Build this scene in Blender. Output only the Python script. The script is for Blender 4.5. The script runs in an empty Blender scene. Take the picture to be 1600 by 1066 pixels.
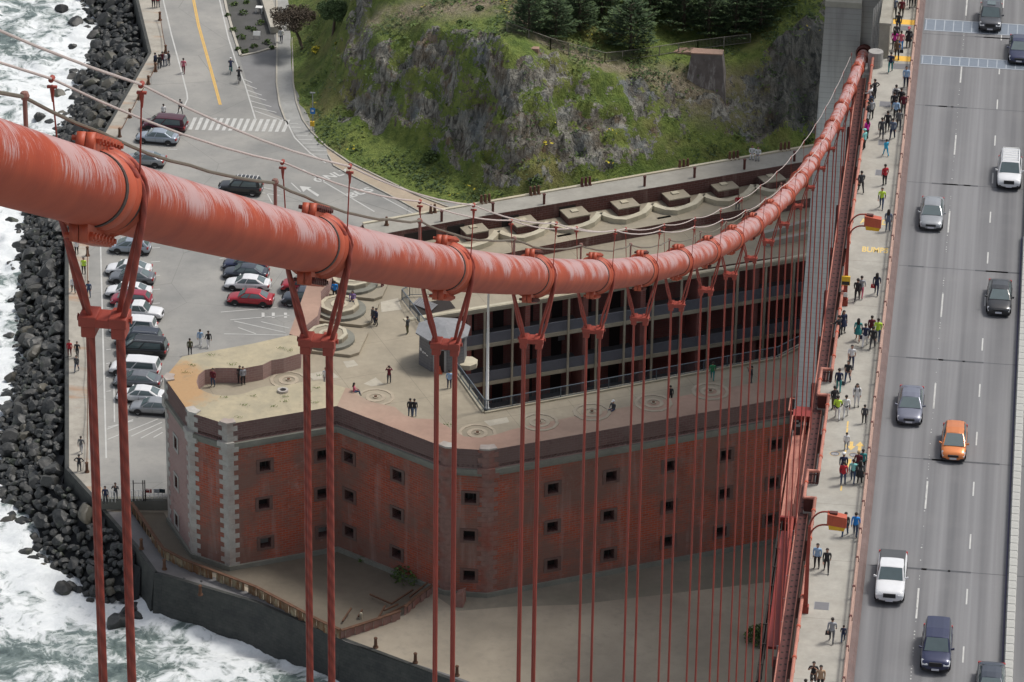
import bpy, bmesh, math, random
import numpy as np
from mathutils import Vector, Matrix
random.seed(7)
S = bpy.context.scene
COL = S.collection
R = math.radians
# ------------------------------------------------------------------ camera
CZ = 195.0                                   # metres above the water
F_PX, PITCH, YAW, ROLL = 6510.1, 0.4723469, 0.1212587, 0.014813
cp, sp = math.cos(PITCH), math.sin(PITCH)
FW = Vector((-math.sin(YAW)*cp, math.cos(YAW)*cp, -sp))
RT0 = Vector((math.cos(YAW), math.sin(YAW), 0)); UP0 = RT0.cross(FW)
RT = RT0*math.cos(ROLL) + UP0*math.sin(ROLL)
UP = UP0*math.cos(ROLL) - RT0*math.sin(ROLL)
cam = bpy.data.cameras.new('camera'); camo = bpy.data.objects.new('camera', cam); COL.objects.link(camo)
m = Matrix((RT, UP, -FW)).transposed().to_4x4(); m.translation = Vector((0, 0, CZ)); camo.matrix_world = m
cam.sensor_width = 36; cam.lens = F_PX/1600*36; cam.clip_start = 1; cam.clip_end = 9000
S.camera = camo
# ------------------------------------------------------------------ light
SUN_EL, SUN_DIR = 60.0, Vector((0.84, 0.54, 0)).normalized()
w = bpy.data.worlds.new('World'); S.world = w; w.use_nodes = True
nt = w.node_tree; bg = nt.nodes['Background']
sky = nt.nodes.new('ShaderNodeTexSky'); sky.sky_type = 'NISHITA'; sky.sun_disc = False
sky.sun_elevation = R(SUN_EL); sky.sun_rotation = math.atan2(SUN_DIR.x, SUN_DIR.y)
sky.dust_density = 4.0; sky.air_density = 1.0; sky.ozone_density = 1.0
hs = nt.nodes.new('ShaderNodeHueSaturation'); hs.inputs['Saturation'].default_value = 0.45
nt.links.new(sky.outputs[0], hs.inputs['Color']); nt.links.new(hs.outputs[0], bg.inputs[0])
bg.inputs[1].default_value = 0.095
sd = bpy.data.lights.new('sun', 'SUN'); sd.energy = 1.5; sd.angle = R(10); sd.color = (1, 0.96, 0.9)
so = bpy.data.objects.new('sun', sd); COL.objects.link(so)
tosun = Vector((SUN_DIR.x*math.cos(R(SUN_EL)), SUN_DIR.y*math.cos(R(SUN_EL)), math.sin(R(SUN_EL))))
so.rotation_euler = tosun.to_track_quat('Z', 'Y').to_euler(); so.location = (0, 300, 400)
S.view_settings.view_transform = 'Standard'; S.view_settings.look = 'None'
S.view_settings.exposure = 0.5; S.view_settings.gamma = 1.0
S.cycles.max_bounces = 5; S.cycles.diffuse_bounces = 3; S.cycles.glossy_bounces = 2
S.cycles.use_denoising = True
# ------------------------------------------------------------------ helpers
def ray(x, y):
    return FW + RT*((x-800)/F_PX) - UP*((y-533)/F_PX)
def at(x, y, z):                             # photo pixel -> point of the horizontal plane at height z
    d = ray(x, y); t = (z-CZ)/d.z
    return Vector((d.x*t, d.y*t, z))
def atY(x, y, Y):
    d = ray(x, y); t = Y/d.y
    return Vector((d.x*t, Y, CZ+d.z*t))
def atX(x, y, X):
    d = ray(x, y); t = X/d.x
    return Vector((X, d.y*t, CZ+d.z*t))
def atP(x, y, p, n):                         # ray with a vertical plane through p, normal n
    d = ray(x, y); c = Vector((0, 0, CZ)); t = (p-c).dot(n)/d.dot(n)
    return c+d*t
def pix(P):
    q = Vector(P)-Vector((0, 0, CZ)); z = q.dot(FW)
    return 800+F_PX*q.dot(RT)/z, 533-F_PX*q.dot(UP)/z
def tag(o, label=None, cat=None, group=None, kind=None):
    if label: o['label'] = label
    if cat: o['category'] = cat
    if group: o['group'] = group
    if kind: o['kind'] = kind
    return o
def empty(name, loc=(0, 0, 0), rz=0.0, label=None, cat=None, group=None):
    o = bpy.data.objects.new(name, None); COL.objects.link(o); o.location = loc; o.rotation_euler = (0, 0, rz)
    o.empty_display_size = 0.3
    return tag(o, label, cat, group)
class MB:
    def __init__(s): s.v, s.f, s.m, s.uv = [], [], [], {}
    def vs(s, pts):
        n = len(s.v); s.v.extend([tuple(p) for p in pts]); return list(range(n, n+len(pts)))
    def face(s, pts, mi=0, uv=None):
        s.f.append(s.vs(pts)); s.m.append(mi)
        if uv: s.uv[len(s.f)-1] = uv
    def box(s, x0, x1, y0, y1, z0, z1, mi=0):
        s.hexa([(x0,y0,z0),(x1,y0,z0),(x1,y1,z0),(x0,y1,z0)], [(x0,y0,z1),(x1,y0,z1),(x1,y1,z1),(x0,y1,z1)], mi)
    def hexa(s, lo, hi, mi=0):
        i = s.vs(list(lo)+list(hi)); n = len(lo)
        s.f.append([i[k] for k in range(n)][::-1]); s.m.append(mi)
        s.f.append([i[n+k] for k in range(n)]); s.m.append(mi)
        for k in range(n):
            j = (k+1) % n; s.f.append([i[k], i[j], i[n+j], i[n+k]]); s.m.append(mi)
    def prism(s, pts, z0, z1, mi=0, top=None):
        n0 = len(s.f); a = sum(p[0]*q[1]-q[0]*p[1] for p, q in zip(pts, pts[1:]+pts[:1]))
        pts = list(pts) if a > 0 else list(pts)[::-1]
        s.hexa([(p[0],p[1],z0) for p in pts], [(p[0],p[1],z1) for p in pts], mi)
        if top is not None: s.m[n0+1] = top
    def bar(s, a, b, w, h=None, mi=0, up=(0, 0, 1)):   # rectangular bar from a to b
        a, b = Vector(a), Vector(b); h = h or w; d = (b-a).normalized(); u = Vector(up)
        if abs(d.dot(u)) > .98: u = Vector((1, 0, 0))
        sx = d.cross(u).normalized()*(w/2); sz = sx.cross(d).normalized()*(h/2)
        s.hexa([a-sx-sz, a+sx-sz, a+sx+sz, a-sx+sz], [b-sx-sz, b+sx-sz, b+sx+sz, b-sx+sz], mi)
    def tube(s, pts, r, n=8, mi=0, cap=True, closed=False):
        pts = [Vector(p) for p in pts]; rs = r if isinstance(r, (list, tuple)) else [r]*len(pts)
        rings = []; N = len(pts); up = None; run = 0
        for k, p in enumerate(pts):
            if closed: d = pts[(k+1) % N]-pts[k-1]
            else: d = pts[min(k+1, N-1)]-pts[max(k-1, 0)]
            d = d.normalized() if d.length > 1e-9 else Vector((0, 0, 1))
            if up is None: up = Vector((0, 0, 1)) if abs(d.z) < .9 else Vector((1, 0, 0))
            sx = d.cross(up).normalized(); uz = sx.cross(d).normalized(); up = uz
            rings.append(s.vs([p+sx*(rs[k]*math.sin(2*math.pi*j/n))+uz*(rs[k]*math.cos(2*math.pi*j/n)) for j in range(n)]))
        L = 0
        for k in range(N if closed else N-1):
            A, B = rings[k], rings[(k+1) % N]; dl = (pts[(k+1) % N]-pts[k]).length
            for j in range(n):
                q = (j+1) % n; s.f.append([A[j], A[q], B[q], B[j]]); s.m.append(mi)
                s.uv[len(s.f)-1] = [(L, j/n), (L, (j+1)/n), (L+dl, (j+1)/n), (L+dl, j/n)]
            L += dl
        if cap and not closed:
            s.f.append(rings[0][:]); s.m.append(mi); s.f.append(rings[-1][::-1]); s.m.append(mi)
    def cyl(s, c, r, z0, z1, n=16, mi=0, r2=None):
        r2 = r if r2 is None else r2
        s.hexa([(c[0]+r*math.cos(2*math.pi*k/n), c[1]+r*math.sin(2*math.pi*k/n), z0) for k in range(n)],
               [(c[0]+r2*math.cos(2*math.pi*k/n), c[1]+r2*math.sin(2*math.pi*k/n), z1) for k in range(n)], mi)
    def ring(s, c, r0, r1, z0, z1, n=20, mi=0, a0=0, a1=2*math.pi):
        for k in range(n):
            t, u = a0+(a1-a0)*k/n, a0+(a1-a0)*(k+1)/n
            P = [(c[0]+r*math.cos(q), c[1]+r*math.sin(q)) for r, q in ((r0, t), (r1, t), (r1, u), (r0, u))]
            s.prism(P, z0, z1, mi)
    def ball(s, c, r, n=10, mi=0, sc=(1, 1, 1)):
        m_ = n//2; rows = []
        for i in range(1, m_):
            t = math.pi*i/m_
            rows.append(s.vs([(c[0]+r*sc[0]*math.sin(t)*math.cos(2*math.pi*j/n), c[1]+r*sc[1]*math.sin(t)*math.sin(2*math.pi*j/n), c[2]+r*sc[2]*math.cos(t)) for j in range(n)]))
        tp = s.vs([(c[0], c[1], c[2]+r*sc[2]), (c[0], c[1], c[2]-r*sc[2])])
        for j in range(n):
            q = (j+1) % n
            s.f.append([tp[0], rows[0][j], rows[0][q]]); s.m.append(mi)
            s.f.append([tp[1], rows[-1][q], rows[-1][j]]); s.m.append(mi)
            for i in range(len(rows)-1):
                s.f.append([rows[i][j], rows[i+1][j], rows[i+1][q], rows[i][q]]); s.m.append(mi)
    def loft(s, secs, mi=0, cap=True, closed=True):
        rr = [s.vs(x) for x in secs]; n = len(secs[0])
        for A, B in zip(rr, rr[1:]):
            for j in range(n if closed else n-1):
                q = (j+1) % n; s.f.append([A[j], B[j], B[q], A[q]]); s.m.append(mi)
        if cap: s.f.append(rr[0][:]); s.m.append(mi); s.f.append(rr[-1][::-1]); s.m.append(mi)
    def mesh(s, name):
        me = bpy.data.meshes.new(name); me.from_pydata(s.v, [], s.f); me.polygons.foreach_set('material_index', s.m)
        uvl = me.uv_layers.new(name='UVMap'); co = s.v; data = np.zeros((len(me.loops), 2), 'f')
        for fi, p in enumerate(me.polygons):
            li = p.loop_start
            if fi in s.uv:
                for k, t in enumerate(s.uv[fi]): data[li+k] = t
                continue
            nn = p.normal
            if abs(nn.z) > .7:
                for k, vi in enumerate(s.f[fi]): data[li+k] = (co[vi][0], co[vi][1])
            else:
                tx, ty = -nn.y, nn.x; l = math.hypot(tx, ty) or 1
                for k, vi in enumerate(s.f[fi]): data[li+k] = ((co[vi][0]*tx+co[vi][1]*ty)/l, co[vi][2])
        uvl.data.foreach_set('uv', data.ravel()); return me
    def build(s, name, mats, parent=None, smooth=False, bevel=0, sub=0, auto=None, loc=None):
        me = s.mesh(name)
        if not isinstance(mats, (list, tuple)): mats = [mats]
        for mm in mats: me.materials.append(mm)
        o = bpy.data.objects.new(name, me); COL.objects.link(o)
        if loc is not None: o.location = loc
        if parent is not None: o.parent = parent
        if smooth: me.polygons.foreach_set('use_smooth', [True]*len(me.polygons))
        if bevel:
            b = o.modifiers.new('bevel', 'BEVEL'); b.width = bevel; b.segments = 2; b.limit_method = 'ANGLE'; b.angle_limit = R(35)
        if sub:
            b = o.modifiers.new('sub', 'SUBSURF'); b.levels = sub; b.render_levels = sub
        return o
def kids(o): return list(o.children)
def copy_tree(o, parent=None):
    c = o.copy(); COL.objects.link(c)
    if parent is not None: c.parent = parent
    for ch in kids(o): copy_tree(ch, c)
    return c
def wpar(parent):                            # world -> local offset helper for parts under an Empty without rotation
    return parent
# ---- numpy value noise
def _h(ix, iy, s):
    n = (ix.astype(np.int64)*374761393+iy.astype(np.int64)*668265263+s*1442695041) & 0x7fffffff
    n = (n ^ (n >> 13))*1274126177 & 0x7fffffff
    return ((n ^ (n >> 16)) & 0xffff)/65535.0
def vn(x, y, s=0):
    xi, yi = np.floor(x), np.floor(y); fx, fy = x-xi, y-yi; fx = fx*fx*(3-2*fx); fy = fy*fy*(3-2*fy)
    a, b, c, d = _h(xi, yi, s), _h(xi+1, yi, s), _h(xi, yi+1, s), _h(xi+1, yi+1, s)
    return (a*(1-fx)+b*fx)*(1-fy)+(c*(1-fx)+d*fx)*fy
def fbm(x, y, o=4, s=0):
    r = 0; a = .5
    for k in range(o): r = r+a*(vn(x*2**k+7.3*k, y*2**k-3.1*k, s+k)-.5)*2; a *= .5
    return r
def inpoly(x, y, P):
    c = np.zeros(np.shape(x), bool); j = len(P)-1
    for i in range(len(P)):
        xi, yi, xj, yj = P[i][0], P[i][1], P[j][0], P[j][1]
        t = ((yi > y) != (yj > y)) & (x < (xj-xi)*(y-yi)/((yj-yi) or 1e-9)+xi); c ^= t; j = i
    return c
def segdist(x, y, P):
    d = np.full(np.shape(x), 1e9)
    for (a, b) in zip(P, P[1:]):
        ax, ay, bx, by = a[0], a[1], b[0], b[1]; L = (bx-ax)**2+(by-ay)**2 or 1e-9
        t = np.clip(((x-ax)*(bx-ax)+(y-ay)*(by-ay))/L, 0, 1)
        d = np.minimum(d, np.hypot(x-ax-t*(bx-ax), y-ay-t*(by-ay)))
    return d
# ------------------------------------------------------------------ materials
class NT:
    def __init__(s, name):
        s.mat = bpy.data.materials.new(name); s.mat.use_nodes = True; s.t = s.mat.node_tree; s.n = s.t.nodes
        s.b = s.n['Principled BSDF']; s.cache = {}
    def node(s, typ, **kw):
        n = s.n.new(typ)
        for k, v in kw.items():
            if k in n.inputs.keys() if hasattr(n.inputs, 'keys') else False: pass
            setattr(n, k, v)
        return n
    def link(s, a, b): s.t.links.new(a, b)
    def coord(s, kind='Object'):
        if kind not in s.cache: s.cache[kind] = s.n.new('ShaderNodeTexCoord').outputs[kind]
        return s.cache[kind]
    def map(s, co, scale=(1, 1, 1), rot=(0, 0, 0), loc=(0, 0, 0)):
        n = s.n.new('ShaderNodeMapping'); s.link(co, n.inputs[0]); n.inputs['Scale'].default_value = scale
        n.inputs['Rotation'].default_value = rot; n.inputs['Location'].default_value = loc; return n.outputs[0]
    def noise(s, co, scale, detail=4, rough=.55, dist=0):
        n = s.n.new('ShaderNodeTexNoise'); s.link(co, n.inputs['Vector']); n.inputs['Scale'].default_value = scale
        n.inputs['Detail'].default_value = detail; n.inputs['Roughness'].default_value = rough; n.inputs['Distortion'].default_value = dist
        return n.outputs['Fac']
    def voro(s, co, scale, feat='F1', out='Distance'):
        n = s.n.new('ShaderNodeTexVoronoi'); n.feature = feat; s.link(co, n.inputs['Vector']); n.inputs['Scale'].default_value = scale
        return n.outputs[out]
    def ramp(s, fac, a, b, ca=(0, 0, 0, 1), cb=(1, 1, 1, 1), stops=None):
        n = s.n.new('ShaderNodeValToRGB'); s.link(fac, n.inputs[0]); e = n.color_ramp.elements
        if stops:
            e[0].position, e[0].color = stops[0][0], (*stops[0][1], 1); e[1].position, e[1].color = stops[-1][0], (*stops[-1][1], 1)
            for p, c in stops[1:-1]: q = e.new(p); q.color = (*c, 1)
        else:
            e[0].position = a; e[1].position = b; e[0].color = ca; e[1].color = cb
        return n.outputs[0]
    def mix(s, fac, a, b, mode='MIX'):
        n = s.n.new('ShaderNodeMix'); n.data_type = 'RGBA'; n.blend_type = mode
        for q, v in ((n.inputs[0], fac), (n.inputs[6], a), (n.inputs[7], b)):
            if isinstance(v, (int, float)): q.default_value = v
            elif isinstance(v, tuple): q.default_value = (*v[:3], 1)
            else: s.link(v, q)
        return n.outputs[2]
    def math(s, op, a, b=0.0):
        n = s.n.new('ShaderNodeMath'); n.operation = op
        for q, v in ((n.inputs[0], a), (n.inputs[1], b)):
            if isinstance(v, (int, float)): q.default_value = v
            else: s.link(v, q)
        return n.outputs[0]
    def sep(s, co):
        n = s.n.new('ShaderNodeSeparateXYZ'); s.link(co, n.inputs[0]); return n.outputs
    def bump(s, h, st=.3, d=.05):
        n = s.n.new('ShaderNodeBump'); s.link(h, n.inputs['Height']); n.inputs['Strength'].default_value = st
        n.inputs['Distance'].default_value = d; s.link(n.outputs[0], s.b.inputs['Normal'])
    def col(s, c):
        if isinstance(c, tuple): s.b.inputs['Base Color'].default_value = (*c[:3], 1)
        else: s.link(c, s.b.inputs['Base Color'])
        return s
    def rough(s, r, metal=0, spec=None, coat=None):
        s.b.inputs['Roughness'].default_value = r; s.b.inputs['Metallic'].default_value = metal
        if spec is not None: s.b.inputs['Specular IOR Level'].default_value = spec
        if coat is not None: s.b.inputs['Coat Weight'].default_value = coat
        return s
def plain(name, c, r=.7, metal=0, var=.12, sc=3.0, coat=None, spec=None):
    t = NT(name); f = t.noise(t.coord(), sc, 3)
    d = tuple(max(0, x*(1-var)) for x in c); u = tuple(min(1, x*(1+var)) for x in c)
    t.col(t.mix(f, d, u)).rough(r, metal, spec, coat); return t.mat
def concrete(name, c, stain=(.25, .2, .15), samt=.35, sc=.6, joints=None, r=.85, speck=.0):
    t = NT(name); co = t.coord()
    n1 = t.noise(co, sc, 6, .65); n2 = t.noise(co, sc*7, 4); n3 = t.noise(co, sc*.23, 3)
    d = tuple(x*.78 for x in c); u = tuple(min(1, x*1.12) for x in c)
    k = t.mix(t.ramp(n1, .3, .7), d, u); k = t.mix(t.math('MULTIPLY', t.ramp(n3, .45, .75), samt), k, stain)
    k = t.mix(t.math('MULTIPLY', t.ramp(n2, .35, .75), .25), k, tuple(x*.6 for x in c))
    if joints:
        uv = t.sep(t.map(co, rot=(0, 0, joints[2] if len(joints) > 2 else 0)))
        for ax, per in ((0, joints[0]), (1, joints[1])):
            if not per: continue
            fr = t.math('FRACT', t.math('DIVIDE', uv[ax], per)); ln = t.math('LESS_THAN', t.math('ABSOLUTE', t.math('SUBTRACT', fr, .5)), .022/per)
            k = t.mix(t.math('MULTIPLY', ln, .55), k, tuple(x*.35 for x in c))
    t.col(k).rough(r); t.bump(n2, .25, .02); return t.mat
ORANGE = (.50, .095, .045)
def red_paint(name, c=ORANGE, r=.5, grime=.35):
    t = NT(name); co = t.coord(); n1 = t.noise(co, .9, 5, .6); n2 = t.noise(t.map(co, (6, 6, .8)), 1.0, 4)
    k = t.mix(t.ramp(n1, .3, .75), tuple(x*.8 for x in c), tuple(min(1, x*1.12) for x in c))
    k = t.mix(t.math('MULTIPLY', t.ramp(n2, .5, .8), grime), k, (.11, .035, .025)); t.col(k).rough(r); t.bump(n1, .1, .02); return t.mat
M = {}
M['paint'] = red_paint('orange_paint')
M['paint_dark'] = red_paint('dark_red_paint', (.095, .024, .019), .6, .6)
M['paint_dark2'] = red_paint('rope_paint', (.33, .054, .034), .6, .35)
M['paint_salmon'] = red_paint('faded_orange_paint', (.50, .20, .145), .65, .25)
M['paint_red'] = red_paint('fresh_red_paint', (.27, .026, .02), .5, .4)
M['rail_brown'] = red_paint('brown_curb_paint', (.17, .12, .11), .8, .45)
M['dark'] = plain('dark_metal', (.025, .022, .022), .6)
M['steel'] = plain('galvanised_steel', (.32, .33, .34), .5, .3)
M['white'] = plain('white_paint', (.72, .72, .70), .6)
M['linew'] = plain('white_line_paint', (.50, .50, .48), .8, var=.25, sc=1.5)
M['liney'] = plain('yellow_line_paint', (.62, .40, .13), .8, var=.2, sc=1.5)
M['yellow'] = plain('yellow_paint', (.75, .46, .03), .6)
M['black'] = plain('black_rubber', (.018, .018, .019), .8)
M['rust'] = plain('rusty_steel', (.12, .06, .035), .9, var=.6, sc=2)
M['glass_dark'] = plain('window_glass', (.03, .045, .05), .08, spec=.8)
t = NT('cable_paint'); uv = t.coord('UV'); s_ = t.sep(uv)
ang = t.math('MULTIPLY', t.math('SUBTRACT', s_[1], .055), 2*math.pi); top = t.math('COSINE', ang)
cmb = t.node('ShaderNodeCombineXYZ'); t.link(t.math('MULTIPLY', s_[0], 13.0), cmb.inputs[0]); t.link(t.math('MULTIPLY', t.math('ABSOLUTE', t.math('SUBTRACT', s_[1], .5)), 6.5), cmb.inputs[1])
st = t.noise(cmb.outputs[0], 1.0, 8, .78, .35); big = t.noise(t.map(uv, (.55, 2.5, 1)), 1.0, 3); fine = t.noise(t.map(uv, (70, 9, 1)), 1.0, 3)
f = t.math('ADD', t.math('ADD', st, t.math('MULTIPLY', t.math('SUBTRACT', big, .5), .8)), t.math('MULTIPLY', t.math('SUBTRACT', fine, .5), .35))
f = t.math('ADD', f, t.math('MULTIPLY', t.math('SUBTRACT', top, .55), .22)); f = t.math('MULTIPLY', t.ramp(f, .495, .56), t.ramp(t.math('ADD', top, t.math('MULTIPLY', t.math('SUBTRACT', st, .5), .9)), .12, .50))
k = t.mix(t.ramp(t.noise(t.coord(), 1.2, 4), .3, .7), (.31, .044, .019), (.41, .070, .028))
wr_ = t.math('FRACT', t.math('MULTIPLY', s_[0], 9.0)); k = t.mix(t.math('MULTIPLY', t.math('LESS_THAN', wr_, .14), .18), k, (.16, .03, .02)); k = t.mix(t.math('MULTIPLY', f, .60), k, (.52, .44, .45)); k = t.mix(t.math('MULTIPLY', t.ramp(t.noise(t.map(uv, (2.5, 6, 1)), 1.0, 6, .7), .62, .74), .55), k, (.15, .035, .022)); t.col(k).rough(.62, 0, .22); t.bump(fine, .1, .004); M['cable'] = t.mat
t = NT('rope_steel'); uv = t.coord('UV'); s_ = t.sep(uv)
wv = t.math('FRACT', t.math('ADD', t.math('MULTIPLY', s_[0], 3.4), t.math('MULTIPLY', s_[1], 2.0))); hh = t.math('ABSOLUTE', t.math('SUBTRACT', wv, .5))
k = t.mix(t.math('MULTIPLY', hh, 2.0), (.21, .034, .022), (.34, .055, .033)); t.col(k).rough(.55); t.bump(hh, .8, .02); M['rope'] = t.mat
# bridge roadway: wheel tracks run along Y
t = NT('roadway_asphalt'); co = t.coord(); X = t.sep(co)[0]
tr = t.noise(t.map(co, (1.1, .012, 1)), 1.0, 2); tr2 = t.noise(t.map(co, (4.5, .05, 1)), 1.0, 3); mo = t.noise(co, .35, 4); fi = t.noise(co, 9, 4, .7)
k = t.mix(t.ramp(tr, .32, .68), (.125, .126, .132), (.245, .246, .252)); k = t.mix(t.math('MULTIPLY', t.ramp(tr2, .45, .8), .3), k, (.10, .10, .105))
k = t.mix(t.math('MULTIPLY', t.ramp(mo, .5, .8), .25), k, (.26, .255, .25)); k = t.mix(t.math('MULTIPLY', fi, .22), k, (.08, .08, .08)); t.col(k).rough(.85); t.bump(fi, .2, .01); M['road'] = t.mat
M['sidewalk'] = concrete('sidewalk_concrete', (.40, .385, .34), (.30, .25, .19), .3, .5, (0, 7.62))
# parking lot
t = NT('lot_asphalt'); co = t.coord(); a = t.noise(co, .12, 5, .6); b = t.noise(co, .9, 5, .7); c = t.noise(co, 6, 4, .7)
k = t.mix(t.ramp(a, .35, .65), (.225, .225, .215), (.335, .325, .30)); k = t.mix(t.math('MULTIPLY', t.ramp(b, .5, .75), .35), k, (.18, .18, .175)); k = t.mix(t.math('MULTIPLY', t.ramp(c, .55, .8), .3), k, (.12, .12, .12))
cr = t.voro(t.map(t.mix(.08, co, t.n.new('ShaderNodeTexNoise').outputs['Color']), (1, 1, 1)), .09, 'DISTANCE_TO_EDGE'); k = t.mix(t.math('MULTIPLY', t.math('LESS_THAN', cr, .0016), .5), k, (.09, .09, .085))
t.col(k).rough(.9); t.bump(c, .2, .01); M['lot'] = t.mat
M['path'] = concrete('path_concrete', (.34, .34, .325), (.26, .25, .22), .25, .5, (0, 0))
M['tanpath'] = concrete('tan_gravel', (.44, .36, .27), (.32, .28, .2), .3, .4)
t = NT('quay_concrete'); co = t.coord(); a = t.noise(co, .5, 5, .65); b = t.noise(t.map(co, (.25, 1.1, 1)), .55, 4); c = t.noise(co, 5, 4)
k = t.mix(t.ramp(a, .3, .7), (.27, .25, .215), (.44, .41, .35)); k = t.mix(t.math('MULTIPLY', t.ramp(b, .56, .70), .6), k, (.36, .19, .095)); k = t.mix(t.math('MULTIPLY', t.ramp(c, .55, .8), .25), k, (.15, .14, .12)); t.col(k).rough(.9); t.bump(c, .2, .02); M['quay'] = t.mat
t = NT('sea_wall_stone'); uv = t.coord('UV'); br = t.n.new('ShaderNodeTexBrick'); t.link(uv, br.inputs['Vector']); br.inputs['Scale'].default_value = .9
br.inputs['Color1'].default_value = (.028, .031, .031, 1); br.inputs['Color2'].default_value = (.045, .046, .042, 1); br.inputs['Mortar'].default_value = (.025, .027, .026, 1); br.inputs['Mortar Size'].default_value = .02
a = t.noise(t.coord(), .7, 5, .65); k = t.mix(t.math('MULTIPLY', t.ramp(a, .4, .7), .5), br.outputs[0], (.085, .088, .075)); t.col(k).rough(.7); t.bump(br.outputs[1], -.5, .05); M['seawall'] = t.mat
M['curbstone'] = concrete('kerb_concrete', (.45, .42, .36), (.3, .27, .2), .3, .8)
# fort brick
def brick(name, c1, c2, grey, amt, bscale=1.0):
    t = NT(name); uv = t.coord('UV'); co = t.coord()
    br = t.n.new('ShaderNodeTexBrick'); t.link(uv, br.inputs['Vector']); br.inputs['Scale'].default_value = 1.0/bscale
    br.inputs['Brick Width'].default_value = .62; br.inputs['Row Height'].default_value = .24; br.inputs['Mortar Size'].default_value = .022
    br.inputs['Color1'].default_value = (*c1, 1); br.inputs['Color2'].default_value = (*c2, 1); br.inputs['Mortar'].default_value = (*[x*.9+.07 for x in grey], 1)
    a = t.noise(co, .13, 6, .65); b = t.noise(co, .8, 6, .75); vst = t.noise(t.map(co, (1.2, 1.2, .12)), 1.0, 4); h = t.noise(t.map(uv, (.25, 3.0, 1)), 1.0, 3)
    k = t.mix(t.math('MULTIPLY', t.ramp(a, .42, .56), amt), br.outputs[0], grey)
    k = t.mix(t.math('MULTIPLY', t.ramp(b, .5, .72), amt*.7), k, tuple(x*1.15 for x in grey))
    k = t.mix(t.math('MULTIPLY', t.ramp(vst, .56, .76), .45), k, (.36, .27, .24)) ; k = t.mix(t.math('MULTIPLY', t.ramp(h, .55, .8), .3), k, tuple(x*.5 for x in c1)); k = t.mix(t.math('MULTIPLY', t.ramp(t.noise(co, .45, 7, .8), .60, .69), .35), k, (.42, .33, .30)); k = t.mix(t.math('MULTIPLY', t.ramp(t.noise(co, .27, 6, .75), .56, .68), .5), k, tuple(x*.45 for x in c1))
    t.col(k).rough(.9); t.bump(br.outputs[1], -.25, .02); return t.mat
M['brick'] = brick('fort_brick', (.42, .080, .033), (.30, .060, .030), (.18, .105, .082), .85)
M['brick_gallery'] = brick('gallery_brick', (.40, .12, .095), (.32, .10, .08), (.27, .14, .125), .5)
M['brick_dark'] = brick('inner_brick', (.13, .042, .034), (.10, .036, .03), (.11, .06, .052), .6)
M['brick_mauve'] = brick('parapet_brick', (.33, .19, .17), (.28, .16, .145), (.34, .24, .215), .6)
M['quoin'] = concrete('quoin_granite', (.44, .42, .38), (.27, .13, .10), .6, 1.4)
M['cornice'] = concrete('cornice_stone', (.22, .215, .18), (.13, .14, .12), .5, .6)
M['quoin_red'] = concrete('quoin_worn', (.26, .15, .125), (.26, .065, .04), .95, 2.6)
M['roof'] = concrete('fort_terreplein', (.335, .29, .215), (.27, .25, .2), .45, .28, (6.0, 6.0, -.5))
M['roof_pink'] = concrete('parapet_cap_pink', (.38, .245, .185), (.38, .32, .24), .6, .3)
M['roof_cream'] = concrete('parapet_cap_cream', (.42, .35, .225), (.46, .27, .09), .6, .22)
t = NT('bastion_cap'); co = t.coord(); a = t.noise(co, .55, 6, .7); c = t.noise(co, 3, 4, .6); vd = t.n.new('ShaderNodeVectorMath'); vd.operation = 'DISTANCE'; t.link(co, vd.inputs[0]); vd.inputs[1].default_value = (-71.8, 328.2, 19)
lm_ = t.ramp(t.math('ADD', t.math('MULTIPLY', vd.outputs['Value'], -.16), t.math('ADD', t.math('MULTIPLY', a, .9), .62)), .15, .42)
k = t.mix(t.ramp(a, .35, .68), (.33, .295, .21), (.45, .385, .26)); k = t.mix(lm_, k, t.mix(c, (.38, .225, .11), (.44, .29, .15))); k = t.mix(t.math('MULTIPLY', t.ramp(t.noise(co, 1.3, 5, .7), .56, .72), .45), k, (.22, .19, .13)); t.col(k).rough(.9); t.bump(c, .2, .02); M['bastion'] = t.mat
M['pipe_pale'] = red_paint('pale_pink_paint', (.43, .28, .225), .7, .3)
M['roof_orange'] = concrete('parapet_cap_lichen', (.50, .29, .11), (.40, .33, .22), .5, .4)
M['cream'] = concrete('gallery_beam_cream', (.50, .46, .35), (.33, .2, .08), .3, .5)
M['strip'] = concrete('parapet_grey_top', (.33, .315, .275), (.25, .22, .18), .3, .4)
M['dirt'] = concrete('damp_dirt', (.165, .14, .105), (.085, .075, .055), .5, .25)
t = NT('sand'); co = t.coord(); a = t.noise(co, .10, 5, .6); b = t.noise(co, 1.1, 6, .7); c = t.noise(co, 8, 3, .7)
k = t.mix(t.ramp(a, .35, .65), (.26, .225, .175), (.40, .345, .265)); k = t.mix(t.math('MULTIPLY', t.ramp(b, .5, .75), .5), k, (.22, .2, .165)); k = t.mix(t.math('MULTIPLY', t.ramp(c, .62, .72), .45), k, (.12, .11, .09)); t.col(k).rough(.95); t.bump(b, .4, .06); M['sand'] = t.mat
M['pylon'] = None
t = NT('board_formed_concrete'); co = t.coord(); z = t.sep(co)[2]; a = t.noise(co, .25, 5, .6); vst = t.noise(t.map(co, (1.5, 1.5, .08)), 1.0, 4)
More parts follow.
